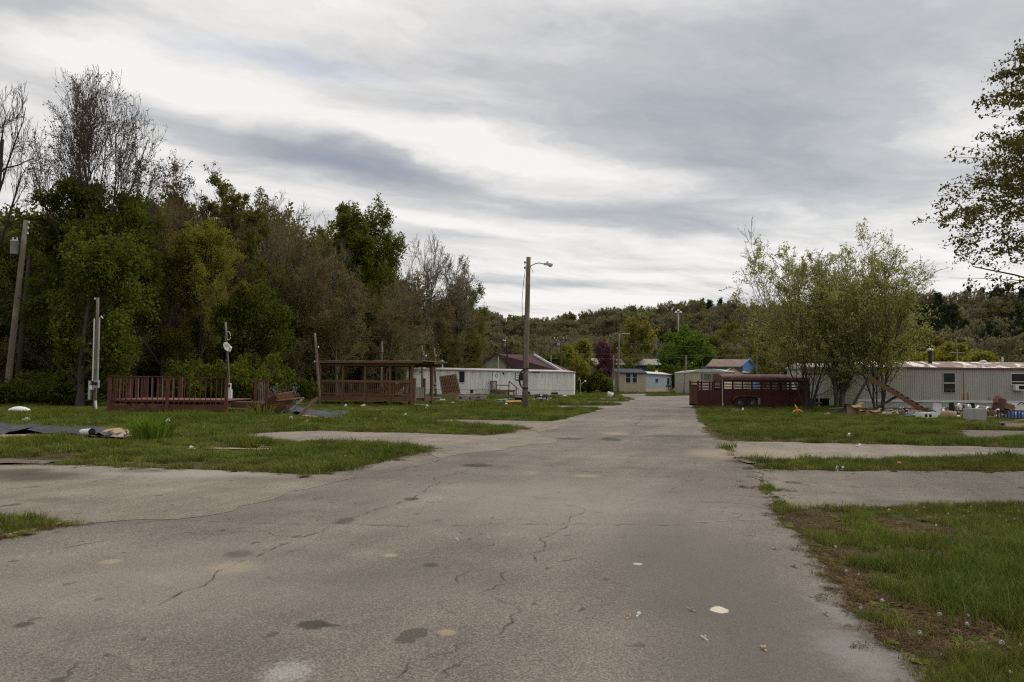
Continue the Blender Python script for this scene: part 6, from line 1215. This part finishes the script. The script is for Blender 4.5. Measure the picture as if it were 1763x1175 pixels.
for (u, v, w_, h_, m_) in [(30, 722, 1.0, .5, LF_mid), (105, 718, .8, .5, LF_dark), (150, 716, .9, .45, LF_mid), (215, 722, 1.1, .5, LF_dark), (240, 731, .8, .45, LF_mid), (305, 720, .9, .5, LF_mid), (365, 725, 1.0, .5, LF_dark), (425, 722, .9, .5, LF_mid), (490, 728, .8, .4, LF_mid), (545, 730, 1.0, .4, LF_dark), (610, 722, 1.1, .45, LF_mid), (660, 714, 1.2, .45, LF_mid), (720, 712, 1.2, .4, LF_dark), (770, 708, 1.3, .5, LF_mid), (700, 735, .9, .3, LF_mid), (620, 778, .5, .22, LF_mid), (440, 770, .5, .25, LF_dark), (180, 772, .6, .28, LF_mid), (70, 770, .6, .3, LF_dark)]:
    blades('weed_tuft', f"shaggy {'dark' if m_ is LF_dark else 'green'} weed tuft {'behind the black tarp' if u < 230 and v < 735 else 'in the lawn before the red deck' if u < 440 and v < 740 else 'by the fallen stairs and dark tarp' if u < 600 and v < 740 else 'in the lawn before the pergola' if v < 740 else 'on the near left grass island'}{', nearest the picture edge' if u == 70 else ', close to the driveway' if u == 720 else ', next to the pergola post' if u == 610 else ''}", G(u, v), 150, h_ * tr.uniform(.8, 1.2), .012, m_, sp=w_, group='taller weed tufts')
tarp('dirt_patch', 'dark wet soil along the grass edge at the left picture edge', [(-60, 793), (30, 791), (90, 793), (150, 797), (175, 801), (90, 801), (-60, 803)], .05, M_dirt, None, 13, .012)
tarp('dirt_patch', 'brown worn strip across the near left grass island', [(330, 773), (400, 771), (470, 772), (500, 776), (430, 779), (350, 778)], .04, M_sand, None, 14, .014)
tarp('dirt_patch', 'dark dug soil on the near left grass island', [(425, 770), (455, 768), (480, 771), (470, 776), (435, 776)], .1, M_dirt, None, 15, .02)
# dandelion clocks on the near right verge
M_fluff = mat('dandelion_fluff', (.46, .44, .40), (.36, .34, .30), 30, .95); M_stem = mat('flower_stem', (.16, .19, .07)); M_ydan = mat('dandelion_yellow', (.62, .46, .03))
DGp = 'dandelion clocks in the grass by the road'
st_me = MB().tube([(0, 0, 0), (.012, 0, .5), (.0, .01, 1.0)], .003, 5).build('stem', M_stem); st_me_ = st_me.data; bpy.data.objects.remove(st_me)
fl = MB(); rr_ = np.random.default_rng(4)
for i in range(70):
    a = rr_.normal(0, 1, 3); a /= np.linalg.norm(a); s_ = np.cross(a, rr_.normal(0, 1, 3)); s_ /= np.linalg.norm(s_); c = a * .022; q = np.cross(a, s_); fl.add([c * .3 - s_ * .0006, c * .3 + s_ * .0006, c + s_ * .005, c - s_ * .005], [(0, 1, 2, 3)]); fl.add([c + s_ * .006, c + q * .006, c - s_ * .006, c - q * .006], [(0, 1, 2, 3)])
fl.lathe([(0, -.013), (.012, -.006), (.013, .004), (0, .013)], 8)
flo = fl.build('seed_head', M_fluff, fixn=False); fl_me = flo.data; bpy.data.objects.remove(flo)
dp = [(1725, 1108, .17), (1586, 1090, .12), (1591, 874, .2), (1634, 885, .2), (1529, 878, .16), (1671, 873, .22), (1698, 872, .25), (1668, 882, .2), (1660, 889, .16), (1578, 880, .14), (1722, 889, .18), (1731, 897, .12), (1748, 894, .16), (1739, 941, .12), (1748, 1000, .14), (1724, 1017, .12), (1644, 1003, .12), (1632, 1003, .1), (1676, 1002, .12), (1700, 1025, .15), (1685, 1026, .12), (1617, 1059, .08), (1669, 1060, .1), (1664, 1074, .1), (1760, 1112, .16), (1437, 942, .05), (1458, 984, .08), (1480, 990, .1), (1517, 1034, .06), (1484, 1047, .03), (1697, 870, .26), (1749, 873, .24), (1755, 880, .2), (1610, 905, .06), (1705, 1117, .06), (1740, 1160, .12), (1752, 1060, .12)]
for (u, v, h) in dp:
    y0 = G(u, v).y; p = P(u, v, y0 * .965); b = Vector((p.x, p.y, 0)); zz = max(p.z, .05); o = thing('dandelion', 'largest pale dandelion clock near the bottom right corner' if v == 1108 else 'pale dandelion clock in the row along the near driveway edge' if v < 900 else 'pale dandelion clock in the near grass by the ragged road edge' if u < 1600 else 'pale dandelion clock out in the middle of the near verge', 'dandelion', b, random.uniform(0, 6), DGp)
    s1 = link('stem', st_me_, o); s1.scale = (1, 1, zz); s2 = link('seed_head', fl_me, o, (0, .01, zz)); k = random.uniform(.4, .7) * (1.15 if (u, v) == (1725, 1108) else 1); s2.scale = (k, k, k)
# ================================================================ RUBBISH BY THE GREY TRAILER
def item(name, label, cat, u, v, rz=0, group=None): return thing(name, label, cat, G(u, v), rz, group)
def S(u, v): return G(u, v).y / F            # metres per picture unit at that spot
CB = 'cardboard boxes on the lawn'
def carton(label, u, v, wpx, hpx, dep, rz, tilt=(0, 0, 0), open_=True):
    o = item('cardboard_box', label, 'box', u, v, rz, CB); k = S(u, v); w2, h2, d2 = wpx * k / 2, hpx * k, dep / 2; Rm = Euler(tilt).to_matrix()
    def bx(x0, x1, y0, y1, z0, z1, n):
        q = MB().box(x0, x1, y0, y1, z0, z1); q.v = [tuple(Rm @ Vector(a)) for a in q.v]; return q.build(n, M_card, o)
    t_ = .008; bx(-w2, w2, -d2, -d2 + t_, 0, h2, 'front_panel'); bx(-w2, w2, d2 - t_, d2, 0, h2, 'back_panel'); bx(-w2, -w2 + t_, -d2 + t_, d2 - t_, 0, h2, 'side_panel'); bx(w2 - t_, w2, -d2 + t_, d2 - t_, 0, h2, 'side_panel'); bx(-w2 + t_, w2 - t_, -d2 + t_, d2 - t_, .0, t_, 'bottom')
    if open_:
        for sx, sy in ((0, -1), (1, 0), (-1, 0)):
            c = Vector((sx * w2, sy * d2, h2)); dr_ = Vector((sx, sy, .5 if sx else -.4)).normalized() * (h2 * .42); m = MB().beam(c, c + dr_, (w2 * 1.9 if sy else d2 * 1.9), .007); m.v = [tuple(Rm @ Vector(a)) for a in m.v]; m.build('flap', M_card, o)
    return o
carton('tall torn cardboard box at the left of the box group', 1471, 718, 17, 20, .45, .1, (0, R(-4), 0)); carton('narrow open cardboard box beside the tall torn one', 1483, 718.5, 10, 13, .4, -.2)
carton('open cardboard box sagging sideways in the middle of the group', 1494, 719, 12, 12, .42, .3, (0, R(14), 0)); carton('cardboard box lying tilted at the right of the box group', 1507, 719, 15, 12, .4, -.1, (0, R(-10), 0))
CF = thing('collapsed_frame', 'collapsed wooden ramp frame slumped against the ground before the grey trailer', 'wooden frame', G(1545, 715)); Yc = CF.location.y
def cv(u, v, dy=0): return P(u, v, Yc + dy) - CF.location
for dy in (0, .9): MB().beam(cv(1493, 648, dy), cv(1600, 714.5, dy), .07, .24, (0, -.2, 1)).build('stringer', M_wood, CF)
for k in range(9): f = .32 + k * .078; a = cv(1493, 648).lerp(cv(1600, 714.5), f); MB().obox(a + Vector((.08, .45, .16)), (.2, 1.1, .04), (0, R(32), 0)).build('tread', M_woodg if k % 2 else M_wood, CF)
MB().beam(cv(1512, 658), cv(1596, 711), .04, .06, (0, 0, 1)).build('edge_strip', mat('tan_plank', (.30, .235, .15), (.22, .17, .11), 5, .9), CF)
MB().beam(cv(1495, 650), cv(1462, 710), .1, .12).build('leg', M_barkd, CF); MB().beam(cv(1498, 709), cv(1543, 683, .5), .1, .12).build('brace', M_barkd, CF)
def planks(label, u, v, lst, m=M_woodg):
    o = item('plank_pile', label, 'planks', u, v); y = o.location.y
    for (a, b, c, d, w_, h_) in lst: p, q = P(a, b, y) - o.location, P(c, d, y + .3) - o.location; MB().beam(p, q, w_, h_).build('plank', m, o)
    return o
planks('flat pile of grey planks left of the cardboard boxes', 1438, 709, [(1414, 708, 1462, 705, .2, .05), (1420, 706, 1470, 708, .15, .05), (1428, 704, 1458, 702, .2, .05), (1416, 709.5, 1450, 709, .14, .04)])
planks('long brown boards resting across the rubbish', 1600, 715, [(1553, 703, 1590, 706, .2, .05), (1580, 709, 1645, 701, .2, .09), (1540, 713, 1582, 708, .2, .06), (1700, 703.5, 1718, 705.5, .3, .05)], M_wood)
planks('low planks at the edge of the trampled soil', 1745, 727, [(1707, 724, 1763, 727, .16, .05), (1715, 728, 1790, 729, .16, .05)], M_woodg)
o = item('junk_bag', 'crumpled black rubbish bag left of the cardboard boxes', 'rubbish bag', 1455, 712); m = MB().lathe([(0, .42), (.1, .34), (.32, .25), (.42, .1), (.36, 0), (0, 0)], 12).build('bag', M_blk, o, True); m.scale = (1.2, .8, .8); MB().lathe([(0.02, .3), (.12, .42), (.05, .44)], 8, (.0, 0, 0)).build('knot', M_blk, o)
TY = item('toy_star', 'yellow and red inflatable toy with three arms lying on the lawn', 'toy', 1373, 714); k = S(1373, 714)
m_y = mat('toy_yellow', (.62, .44, .02), (.55, .38, .02), 2, .4); m_r = mat('toy_red', (.52, .06, .05), (.45, .05, .04), 2, .4)
MB().lathe([(0, 0), (.09, .02), (.11, .12), (.09, .26), (.05, .3), (0, .31)], 12).build('body', m_r, TY, True)
for (pts) in ([(0, 0, .26), (-.05, 0, .40), (-.14, 0, .55)], [(-.02, 0, .24), (-.18, 0, .2), (-.33, -.05, .04)], [(.02, 0, .26), (.17, 0, .22), (.29, -.05, .12)]): MB().tube(pts, [.06, .045, .02], 8).build('arm', m_y, TY, True)
MB().lathe([(0, -.1), (.08, -.06), (.1, 0), (.08, .06), (0, .1)], 10, (.2, .05, .1)).build('ball', mat('toy_navy', (.03, .05, .1)), TY, True)
o = item('blanket', 'patterned white and purple blanket heap in the rubbish', 'blanket', 1555, 714)
def heap(o, nm, m, rx, ry, h, seed, dx=0, dz=0, n=14):
    V = []; r = np.random.default_rng(seed); g = np.linspace(-1, 1, n)
    X, Y = np.meshgrid(g, g, indexing='ij'); rad = np.clip(1 - (X ** 2 + Y ** 2), 0, 1); Z = h * rad ** .6 * (.65 + .6 * np.abs(wnoise(X, Y, 4.5, seed))); V = np.stack([X * rx + dx, Y * ry, Z + dz], -1).reshape(-1, 3); q = (np.arange(n - 1)[:, None] * n + np.arange(n - 1)[None]).ravel()
    return link(nm, mesh_np(nm, V, [np.stack([q, q + n, q + n + 1, q + 1], 1)], True, (m,)), o)
def pat(name, cols, scale):
    m, t, b = bsdf(name); v = N(t, 'ShaderNodeTexVoronoi'); v.inputs['Scale'].default_value = scale; L(t, coords(t), v.inputs['Vector']); s_ = N(t, 'ShaderNodeSeparateColor'); L(t, v.outputs['Color'], s_.inputs[0])
    r = N(t, 'ShaderNodeValToRGB'); r.color_ramp.interpolation = 'CONSTANT'; L(t, s_.outputs[0], r.inputs[0])
    for i, c in enumerate(cols):
        e = r.color_ramp.elements[i] if i < 2 else r.color_ramp.elements.new(i / len(cols))
        e.position = i / len(cols); e.color = col4(c)
    L(t, r.outputs[0], b.inputs['Base Color']); b.inputs['Roughness'].default_value = .8; return m
heap(o, 'fold', pat('patterned_cloth', [(.7, .68, .7), (.12, .05, .16), (.6, .6, .62), (.03, .03, .04), (.1, .25, .22)], 6), .5, .35, .5, 2)
heap(o, 'fold', mat('green_cloth', (.12, .25, .2), (.3, .32, .3), 5), .4, .3, .3, 3, .65)
AP = item('appliance', 'white kitchen appliance lying on its back in the rubbish', 'appliance', 1602, 722, .08); k = S(1602, 722); MB().box(-.42, .42, 0, .6, 0, .34).build('body', M_pvc, AP)
for x in (-.3, -.07): MB().box(x, x + .13, -.012, .0, .1, .25).build('opening', M_black, AP)
MB().tube([(-.1, .2, .37), (.2, .15, .45), (.38, .1, .36)], .03, 6).build('black_hose', M_blk, AP)
AP2 = item('appliance', 'pale upright panel leaning behind the white appliance', 'panel', 1615, 718, -.2); MB().obox((0, .3, .36), (.42, .3, .72), (R(-14), R(6), 0)).build('body', mat('pale_pink_panel', (.52, .47, .46)), AP2); MB().obox((.0, .12, .3), (.3, .02, .4), (R(-14), R(6), 0)).build('inset', M_trim, AP2)
BS = item('wicker_hamper', 'round brown wicker hamper half buried in the rubbish', 'basket', 1633, 722); MB().lathe([(0, 0), (.36, .0), (.4, .1), (.36, .3), (.2, .42), (0, .44)], 16).build('body', mat('wicker', (.28, .21, .14), (.19, .14, .09), 14, .9), BS, True); MB().tube([(-.2, -.38, .15), (.05, -.41, .05)], .03, 6).build('stick', M_barkd, BS)
RK = item('wire_rack', 'dark two-tier rack full of white and red bottles', 'rack', 1660, 722)
for z in (.04, .42): MB().box(-.55, .55, .0, .4, z, z + .04).build('shelf', M_blk, RK)
for x in (-.55, .52): MB().box(x, x + .04, .0, .4, 0.0, .85).build('side_frame', M_blk, RK)
for j, z in enumerate((.085, .465)):
    for i in range(6): x = -.45 + i * .17; MB().lathe([(0, 0), (.05, 0), (.055, .18), (.02, .26), (.02, .31), (0, .31)], 8, (x, .12, z)).build('bottle', [M_pvc, M_red, mat('tan_tub', (.45, .38, .28))][(i + j) % 3], RK)
LD = item('ladder', 'white ladder lying on top of the rubbish', 'ladder', 1672, 716); y = LD.location.y
def lv(u, v, dy=0): return P(u, v, y + dy) - LD.location
MB().beam(lv(1643, 700), lv(1702, 707.5), .05, .09).build('rail', mat('rail_tan', (.45, .40, .33)), LD); MB().beam(lv(1647, 695.5, .9), lv(1706, 702, .9), .05, .09).build('rail', M_trim, LD)
for k in range(4): f = .08 + k * .28; MB().beam(lv(1643, 699).lerp(lv(1702, 706.5), f), lv(1647, 695, .9).lerp(lv(1706, 701.5, .9), f), .09, .07).build('rung', M_pvc, LD)
CA = item('cabinet', 'pale grey metal cabinet on its side under the ladder', 'cabinet', 1684, 726, .05); MB().box(-.42, .42, 0, .5, 0, .62).build('body', mat('grey_enamel', (.37, .37, .355), (.30, .30, .285), 2, .5), CA); MB().box(-.2, .38, -.03, -.002, .04, .58).build('drawer_front', mat('grey_enamel2', (.33, .325, .31)), CA); MB().box(-.36, -.26, -.02, -.002, .0, .62).build('side_strip', M_grey, CA)
AR = item('armchair', 'overturned brown leather armchair piled on the rubbish', 'armchair', 1737, 720, .25); m_l = mat('brown_leather', (.21, .105, .05), (.15, .07, .035), 3, .55); m_m = mat('maroon_leather', (.12, .04, .035), (.08, .03, .026), 3, .6)
MB().obox((0, .3, .62), (.78, .6, .3), (0, R(12), 0)).build('seat', m_l, AR); MB().obox((-.18, .36, .86), (.62, .24, .42), (R(-8), R(28), 0)).build('backrest', m_l, AR); MB().obox((-.34, .3, .72), (.2, .62, .62), (0, R(14), 0)).build('arm', m_m, AR); MB().obox((.3, .3, .5), (.22, .62, .28), (0, R(20), 0)).build('arm', m_l, AR); MB().box(-.4, .4, .1, .6, 0, .46).build('frame', M_barkd, AR)
BB = item('slatted_crib', 'dark slatted rack with blue bags at the right picture edge', 'rack', 1742, 725)
for z in (.1, .46): MB().box(-.72, 1.4, .0, .05, z, z + .06).build('rail', M_barkd, BB)
for i in range(13): MB().box(-.7 + i * .165, -.66 + i * .165, .005, .045, .0, .52).build('slat', M_barkd, BB)
m_b = mat('blue_bag', (.035, .085, .26), (.05, .12, .33), 3, .45); e = item('blue_bags', 'row of bulging blue bags behind the dark slatted rack', 'bags', 1757, 723)
for k in range(4): heap(e, 'bag', m_b, .3, .26, .52, 20 + k, -.45 + k * .42, .02)
e = item('white_cooler', 'small white plastic bin beside the brown armchair', 'bin', 1758, 716); MB().box(-.5, .6, 0, .4, 0, .72).build('body', M_skirt, e); MB().tube([(-.2, -.02, .66), (0, -.05, .78), (.25, -.02, .7)], .03, 6).build('handle', M_blk, e)
# ================================================================ RUBBISH ON THE LEFT LOTS
TP = thing('wooden_panel', 'tilted brown wooden panel with dark cross battens in front of the white trailer', 'wall panel', GD(776, 80)); y = 80.0
def tv(u, v, dy=0): return P(u, v, y + dy) - TP.location
ptl, ptr, pbr, pbl = tv(757, 649.5), tv(785, 645), tv(792.5, 677.5), tv(762, 680)
for k in range(10):
    a, b, c, d_ = ptl.lerp(ptr, k / 10 + .004), ptl.lerp(ptr, (k + 1) / 10 - .004), pbl.lerp(pbr, (k + 1) / 10 - .004), pbl.lerp(pbr, k / 10 + .004); o_ = Vector((0, .05, 0)); MB().add([a, b, c, d_, a + o_, b + o_, c + o_, d_ + o_], [(0, 1, 2, 3), (7, 6, 5, 4), (0, 4, 5, 1), (1, 5, 6, 2), (2, 6, 7, 3), (3, 7, 4, 0)]).build('board', [mat('panel_board', (.24, .125, .055), (.15, .075, .035), 2, .85, (3, 1, .4), rand=.35)][0] if k == 0 else bpy.data.materials['panel_board'], TP)
for f in (.0, .2, .4, .6, .8, 1.0): MB().beam(ptl.lerp(pbl, f) - Vector((.02, .07, 0)), ptr.lerp(pbr, f) - Vector((-.02, .07, 0)), .1, .13).build('batten', M_wood if 0 < f < 1 else M_card, TP)
for a, b in ((ptl, pbl), (ptr, pbr)): MB().beam(a - Vector((0, .09, 0)), b - Vector((0, .09, 0)), .12, .13).build('edge_rail', bpy.data.materials['tan_plank'], TP)
MB().beam((-1.2, -.4, .3), (1.4, -.4, .42), .5, .1).build('base_board', M_woodg, TP)
CBk = 'grey concrete blocks and rounds'
for i, (u0, u1, v0, v1, Y_, lab) in enumerate([(786, 806, 681, 690, 62, 'weathered grey block left of the row on the lawn'), (804, 818, 681, 691, 62.3, 'middle weathered grey block of the row on the lawn'), (817, 838, 681, 688, 62.6, 'right hand grey block of the row on the lawn'), (791, 802, 690, 697, 61.5, 'lower grey block propping the left one')]):
    a, b = P(u0, v1, Y_), P(u1, v0, Y_); o = thing('concrete_block', lab, 'block', ((a.x + b.x) / 2, Y_, a.z - .0), .1 * i - .1, CBk); w2, h2 = (b.x - a.x) / 2, b.z - a.z; m_c = bpy.data.materials.get('old_concrete') or mat('old_concrete', (.30, .27, .235), (.21, .19, .165), 4, .95, bmp=.5, grime=(.14, .12, .10), grime_amt=.35)
    ch = .05; pr = [(-w2, .0), (w2, 0), (w2, h2 - ch), (w2 - ch, h2), (-w2 + ch, h2), (-w2, h2 - ch)]; MB().prism(pr, 'y', 0, .5).build('block', m_c, o); MB().box(-w2 * .6, -w2 * .1, -.012, 0, h2 * .3, h2 * .65).build('hole_shade_patch', mat('painted_hole_shade', (.05, .045, .04)), o)  # dark patch on the face: shade of a hollow put into the colour
    if a.z > .05: MB().box(-w2 * .9, w2 * .9, .05, .45, -a.z, .0).build('base_rubble', M_dirt, o)
o = thing('cushion', 'black sofa cushion lying by the street light', 'cushion', GD(895, 63)); m = MB().obox((0, 0, .36), (.8, .5, .42), (R(20), R(3), 0)).build('pad', M_blk, o); MB().obox((0, .05, .1), (.7, .5, .16)).build('base', M_barkd, o)
o = thing('mattress_board', 'orange brown board with dark edge lying left of the street light', 'board', GD(884, 58.5), .05); MB().obox((0, 0, .26), (1.15, .5, .07), (R(12), R(-2), 0)).build('board', mat('orange_board', (.36, .19, .06), (.28, .15, .05), 2, .8), o); MB().box(-.5, .5, -.1, .2, 0, .2).build('underside', M_barkd, o)
# scraps
LG = 'pale scraps of litter on the left lots'; rs = random.Random(11)
M_sc = [M_pvc, M_trim, M_card, M_woodg, mat('blue_scrap', (.12, .22, .33)), mat('pink_scrap', (.5, .25, .22)), M_blk, mat('buff_scrap', (.42, .34, .24))]
LM = [(640, 692, 'under the pergola'), (735, 702, 'by the pergola gate'), (775, 690, 'below the tilted wooden panel'), (815, 684, 'by the grey concrete blocks'), (870, 694, 'left of the street light'), (965, 684, 'before the right end of the white trailer'), (1027, 675, 'on the lawn left of the tan front room'), (40, 728, 'behind the black tarp'), (213, 735, 'in the lawn before the red deck'), (335, 775, 'on the near left grass island'), (560, 722, 'by the dark tarp heap'), (480, 722, 'at the fallen stairs'), (594, 793, 'near the tip of the left grass island'), (690, 722, 'by the narrow driveway strip'), (930, 690, 'right of the street light'), (600, 695, 'under the left half of the pergola'),
  (1268, 711, 'beside the stock trailer wheels'), (1440, 715, 'by the toy and plank pile'), (1525, 715, 'right of the cardboard boxes'), (1575, 718, 'under the collapsed frame'), (1655, 720, 'by the bottle rack'), (1705, 716, 'left of the armchair'), (1546, 803, 'on the narrow grass strip'), (1450, 811, 'at the edge of the near driveway'), (1465, 762, 'on the lawn edge above the driveway')]
CN = ['white', 'off-white', 'brown', 'grey wooden', 'blue', 'pink', 'black', 'buff']
def scrap(u, v, wpx_, hpx, mi, name='scrap', lab=None, grp=LG, cat='litter'):
    if cat != 'chip': lab = f"{'long flat' if wpx_ > 11 else 'small' if wpx_ < 6.5 else 'crumpled'} {CN[mi]} scrap of litter {min(LM, key=lambda q: (q[0] - u) ** 2 + 4 * (q[1] - v) ** 2)[2]}"
    elif lab: lab = f"{'long' if wpx_ > 11 else 'tiny' if wpx_ < 7 else 'curled'} {CN[mi]} leaf chip on the {'left' if u < 1000 else 'right'} of the near road"
    b = G(u, v); k = b.y / F; o = thing(name, lab, cat, b, rs.uniform(-.5, .5), grp); w2 = wpx_ * k * (.5 if cat == 'chip' else 1.25)
    pr = [(-.5, -.4), (-.1, -.5), (.5, -.35), (.45, .2), (.1, .5), (-.4, .35)]
    z = (max(.14, hpx * k * .6 + .05) if b.y > 22 else .04) if cat != 'chip' else .02; MB().prism([(x * w2 * rs.uniform(.85, 1.1), y_ * w2 * .8) for x, y_ in pr], 'z', z * .7, z).build('sheet', M_sc[mi], o); MB().obox((w2 * .15, -w2 * .2, z + (.03 if cat != 'chip' else .004)), (w2 * .5, .03, max(.05 if cat != 'chip' else .008, hpx * k)), (R(rs.uniform(-50, 20)), R(rs.uniform(-15, 15)), rs.uniform(-.4, .4))).build('folded_edge', M_sc[mi], o)
    MB().box(-w2 * .2, w2 * .2, -.05, .05, 0, z * .72).build('crumple', M_sc[mi], o)
for (u, v, w1, h1, mi) in [(760, 692, 14, 3, 1), (750, 697, 9, 2, 2), (778, 697, 9, 2, 0), (768, 690, 6, 4, 2), (735, 703, 5, 2, 0), (728, 702, 3, 2, 0), (733, 708, 6, 2, 7), (848, 694, 14, 3, 2), (860, 696, 9, 4, 4), (866, 691, 16, 1.5, 1), (878, 690, 12, 1.5, 4), (930, 690, 24, 1.5, 1), (972, 684.5, 9, 3, 0), (957, 685, 4, 1.5, 1), (800, 681, 8, 3, 4), (797, 679, 9, 4, 4), (815, 681, 8, 2.5, 4), (738, 683, 7, 5, 4), (700, 690, 5, 2, 0), (640, 697, 8, 4, 0), (625, 702, 7, 2, 0), (600, 690, 16, 1.5, 4), (535, 697, 8, 4, 5), (595, 702, 4, 3, 0), (527, 732, 8, 4, 2), (455, 733, 20, 1.5, 2), (697, 720, 6, 1.5, 0), (45, 728, 10, 1.5, 0), (213, 729, 16, 2, 2), (214, 754, 6, 2, 4), (594, 793, 5, 3, 5), (330, 775, 12, 3, 0), (345, 776, 7, 3, 6), (1005, 676, 6, 2, 7), (1027, 675, 9, 2, 2), (1044, 674, 6, 2, 7), (760, 684, 18, 2, 7), (745, 689, 10, 3, 3), (788, 690, 7, 3, 7), (835, 684, 9, 2, 7), (818, 690, 8, 3, 3), (776, 688, 6, 3, 2), (870, 700, 7, 3, 0), (625, 692, 14, 4, 3), (670, 697, 10, 4, 3), (470, 716, 8, 3, 1), (500, 726, 7, 2, 0), (645, 728, 6, 1.5, 2)]: scrap(u, v, w1, h1, mi)
RG = 'scraps of litter on the right lawn'
for (u, v, w1, h1, mi) in [(1268, 711, 5, 3, 7), (1278, 710, 4, 5, 0), (1262, 709, 5, 2, 3), (1548, 712, 6, 3, 0), (1520, 716, 8, 3, 1), (1528, 713, 6, 4, 5), (1575, 718, 12, 3, 1), (1583, 716, 7, 4, 2), (1566, 720, 14, 2, 4), (1648, 722, 8, 3, 0), (1546, 803, 10, 4, 5), (1440, 811, 5, 2, 0), (1450, 811.5, 5, 2, 0), (1460, 757, 6, 2, 0), (1425, 717, 8, 1.5, 7), (1700, 716, 5, 4, 0), (1478, 770, 6, 1.5, 0)]: scrap(u, v, w1, h1, mi, lab='small scrap of litter lying on or beside the right lawn', grp=RG)
SG_ = 'leaf bits and chips on the asphalt'
for (u, v, w1, h1, mi) in [(1082, 1065, 10, 3, 7), (1099, 1061, 9, 2.5, 0), (1213, 1102, 5, 3, 0), (1191, 1053, 6, 2.5, 7), (1334, 947, 13, 2, 7), (1315, 1120, 14, 3, 7), (1367, 978, 8, 2, 2), (1422, 1060, 8, 3, 7), (787, 931, 3, 2, 0)]: scrap(u, v, w1, h1 * .35, mi, 'chip', 'pale dry leaf chip lying on the road', SG_, 'chip')

BG_ = 'loose boards strewn over the left lots'
def boards(label, u, v, lst, m=M_woodg):
    o = item('loose_boards', label, 'boards', u, v, 0, BG_)
    for (du, dy, ln, a, w_, mm) in lst:
        k = o.location.y / F; c = Vector((du * k, dy, rs.uniform(.1, .2))); d = Vector((math.cos(a), math.sin(a), rs.uniform(-.05, .08))) * ln / 2; MB().beam(c - d, c + d, w_, .05).build('board', mm, o)
boards('grey boards scattered below the tilted wooden panel', 770, 689, [(-14, 0, 2.2, .1, .2, M_woodg), (6, .6, 1.8, -.3, .25, M_woodg), (22, -.4, 1.4, .5, .2, M_wood), (-26, -.6, 1.6, -.2, .3, M_trim)])
boards('pale and brown boards left of the street light', 862, 695, [(-14, 0, 1.5, .15, .25, M_trim), (4, -.5, 1.3, -.2, .2, M_wood), (14, .8, 2.0, .05, .2, M_woodg), (-4, .7, 1.2, .6, .25, M_card)])
boards('brown board pieces under the pergola floor', 650, 698, [(-20, .8, 1.4, .2, .25, M_wood), (10, 1.0, 1.5, -.1, .2, M_woodg), (34, .4, 1.2, .4, .2, M_wood)], M_wood)
boards('thin pale strips lying right of the street light', 950, 690, [(-22, 0, 2.4, .03, .18, M_trim), (6, .8, 2.0, -.05, .15, M_woodg)])
boards('broken boards beside the pergola gate', 740, 702, [(-6, 0, 1.2, .7, .18, M_wood), (8, .3, 1.4, -.2, .18, M_woodg), (-16, .5, .9, .2, .25, M_trim)])
boards('weathered boards lying before the red deck', 300, 726, [(-20, 0, .9, .2, .14, M_woodg), (25, .3, .8, -.3, .12, M_wood)])

JK = 'junk heaps along the grey trailer'
for i, (u, v, rx, ry, h, cols, lab) in enumerate([(1535, 716, .6, .4, .4, [(.16, .12, .08), (.05, .05, .05), (.35, .30, .24), (.10, .13, .07)], 'low brown junk heap right of the cardboard boxes'), (1572, 717, .55, .4, .38, [(.45, .43, .40), (.05, .06, .07), (.2, .12, .08), (.1, .25, .24)], 'mixed pale and teal junk heap under the fallen beam'),
        (1624, 716, .5, .4, .55, [(.08, .10, .22), (.3, .26, .2), (.04, .04, .04), (.38, .2, .1)], 'dark and orange junk heap behind the wicker hamper'), (1648, 718, .45, .35, .35, [(.5, .48, .45), (.25, .16, .1), (.06, .06, .06), (.35, .33, .3)], 'pale crumpled junk heap at the left foot of the bottle rack'),
        (1702, 720, .5, .4, .5, [(.3, .28, .25), (.06, .05, .04), (.2, .13, .08), (.45, .43, .4)], 'grey and brown junk heap between the cabinet and the armchair'), (1722, 722, .5, .35, .35, [(.55, .53, .5), (.05, .05, .06), (.25, .08, .06), (.3, .24, .18)], 'white and red junk heap at the foot of the armchair')]):
    o = item('junk_heap', lab, 'junk', u, v, .2 * i, JK); heap(o, 'pile', pat('junk_' + 'abcdef'[i], cols, 5), rx, ry, h, 40 + i, 0, 0, 18)
    for k in range(4): MB().obox((rs.uniform(-rx, rx) * .8, rs.uniform(-.3, .0), h * rs.uniform(.3, .75)), (rs.uniform(.2, .55), rs.uniform(.04, .3), rs.uniform(.04, .2)), (rs.uniform(-.6, .6), rs.uniform(-.6, .6), rs.uniform(-1, 1))).build('broken_piece', [M_woodg, M_wood, M_trim, M_card, M_blk][(k + i) % 5], o)
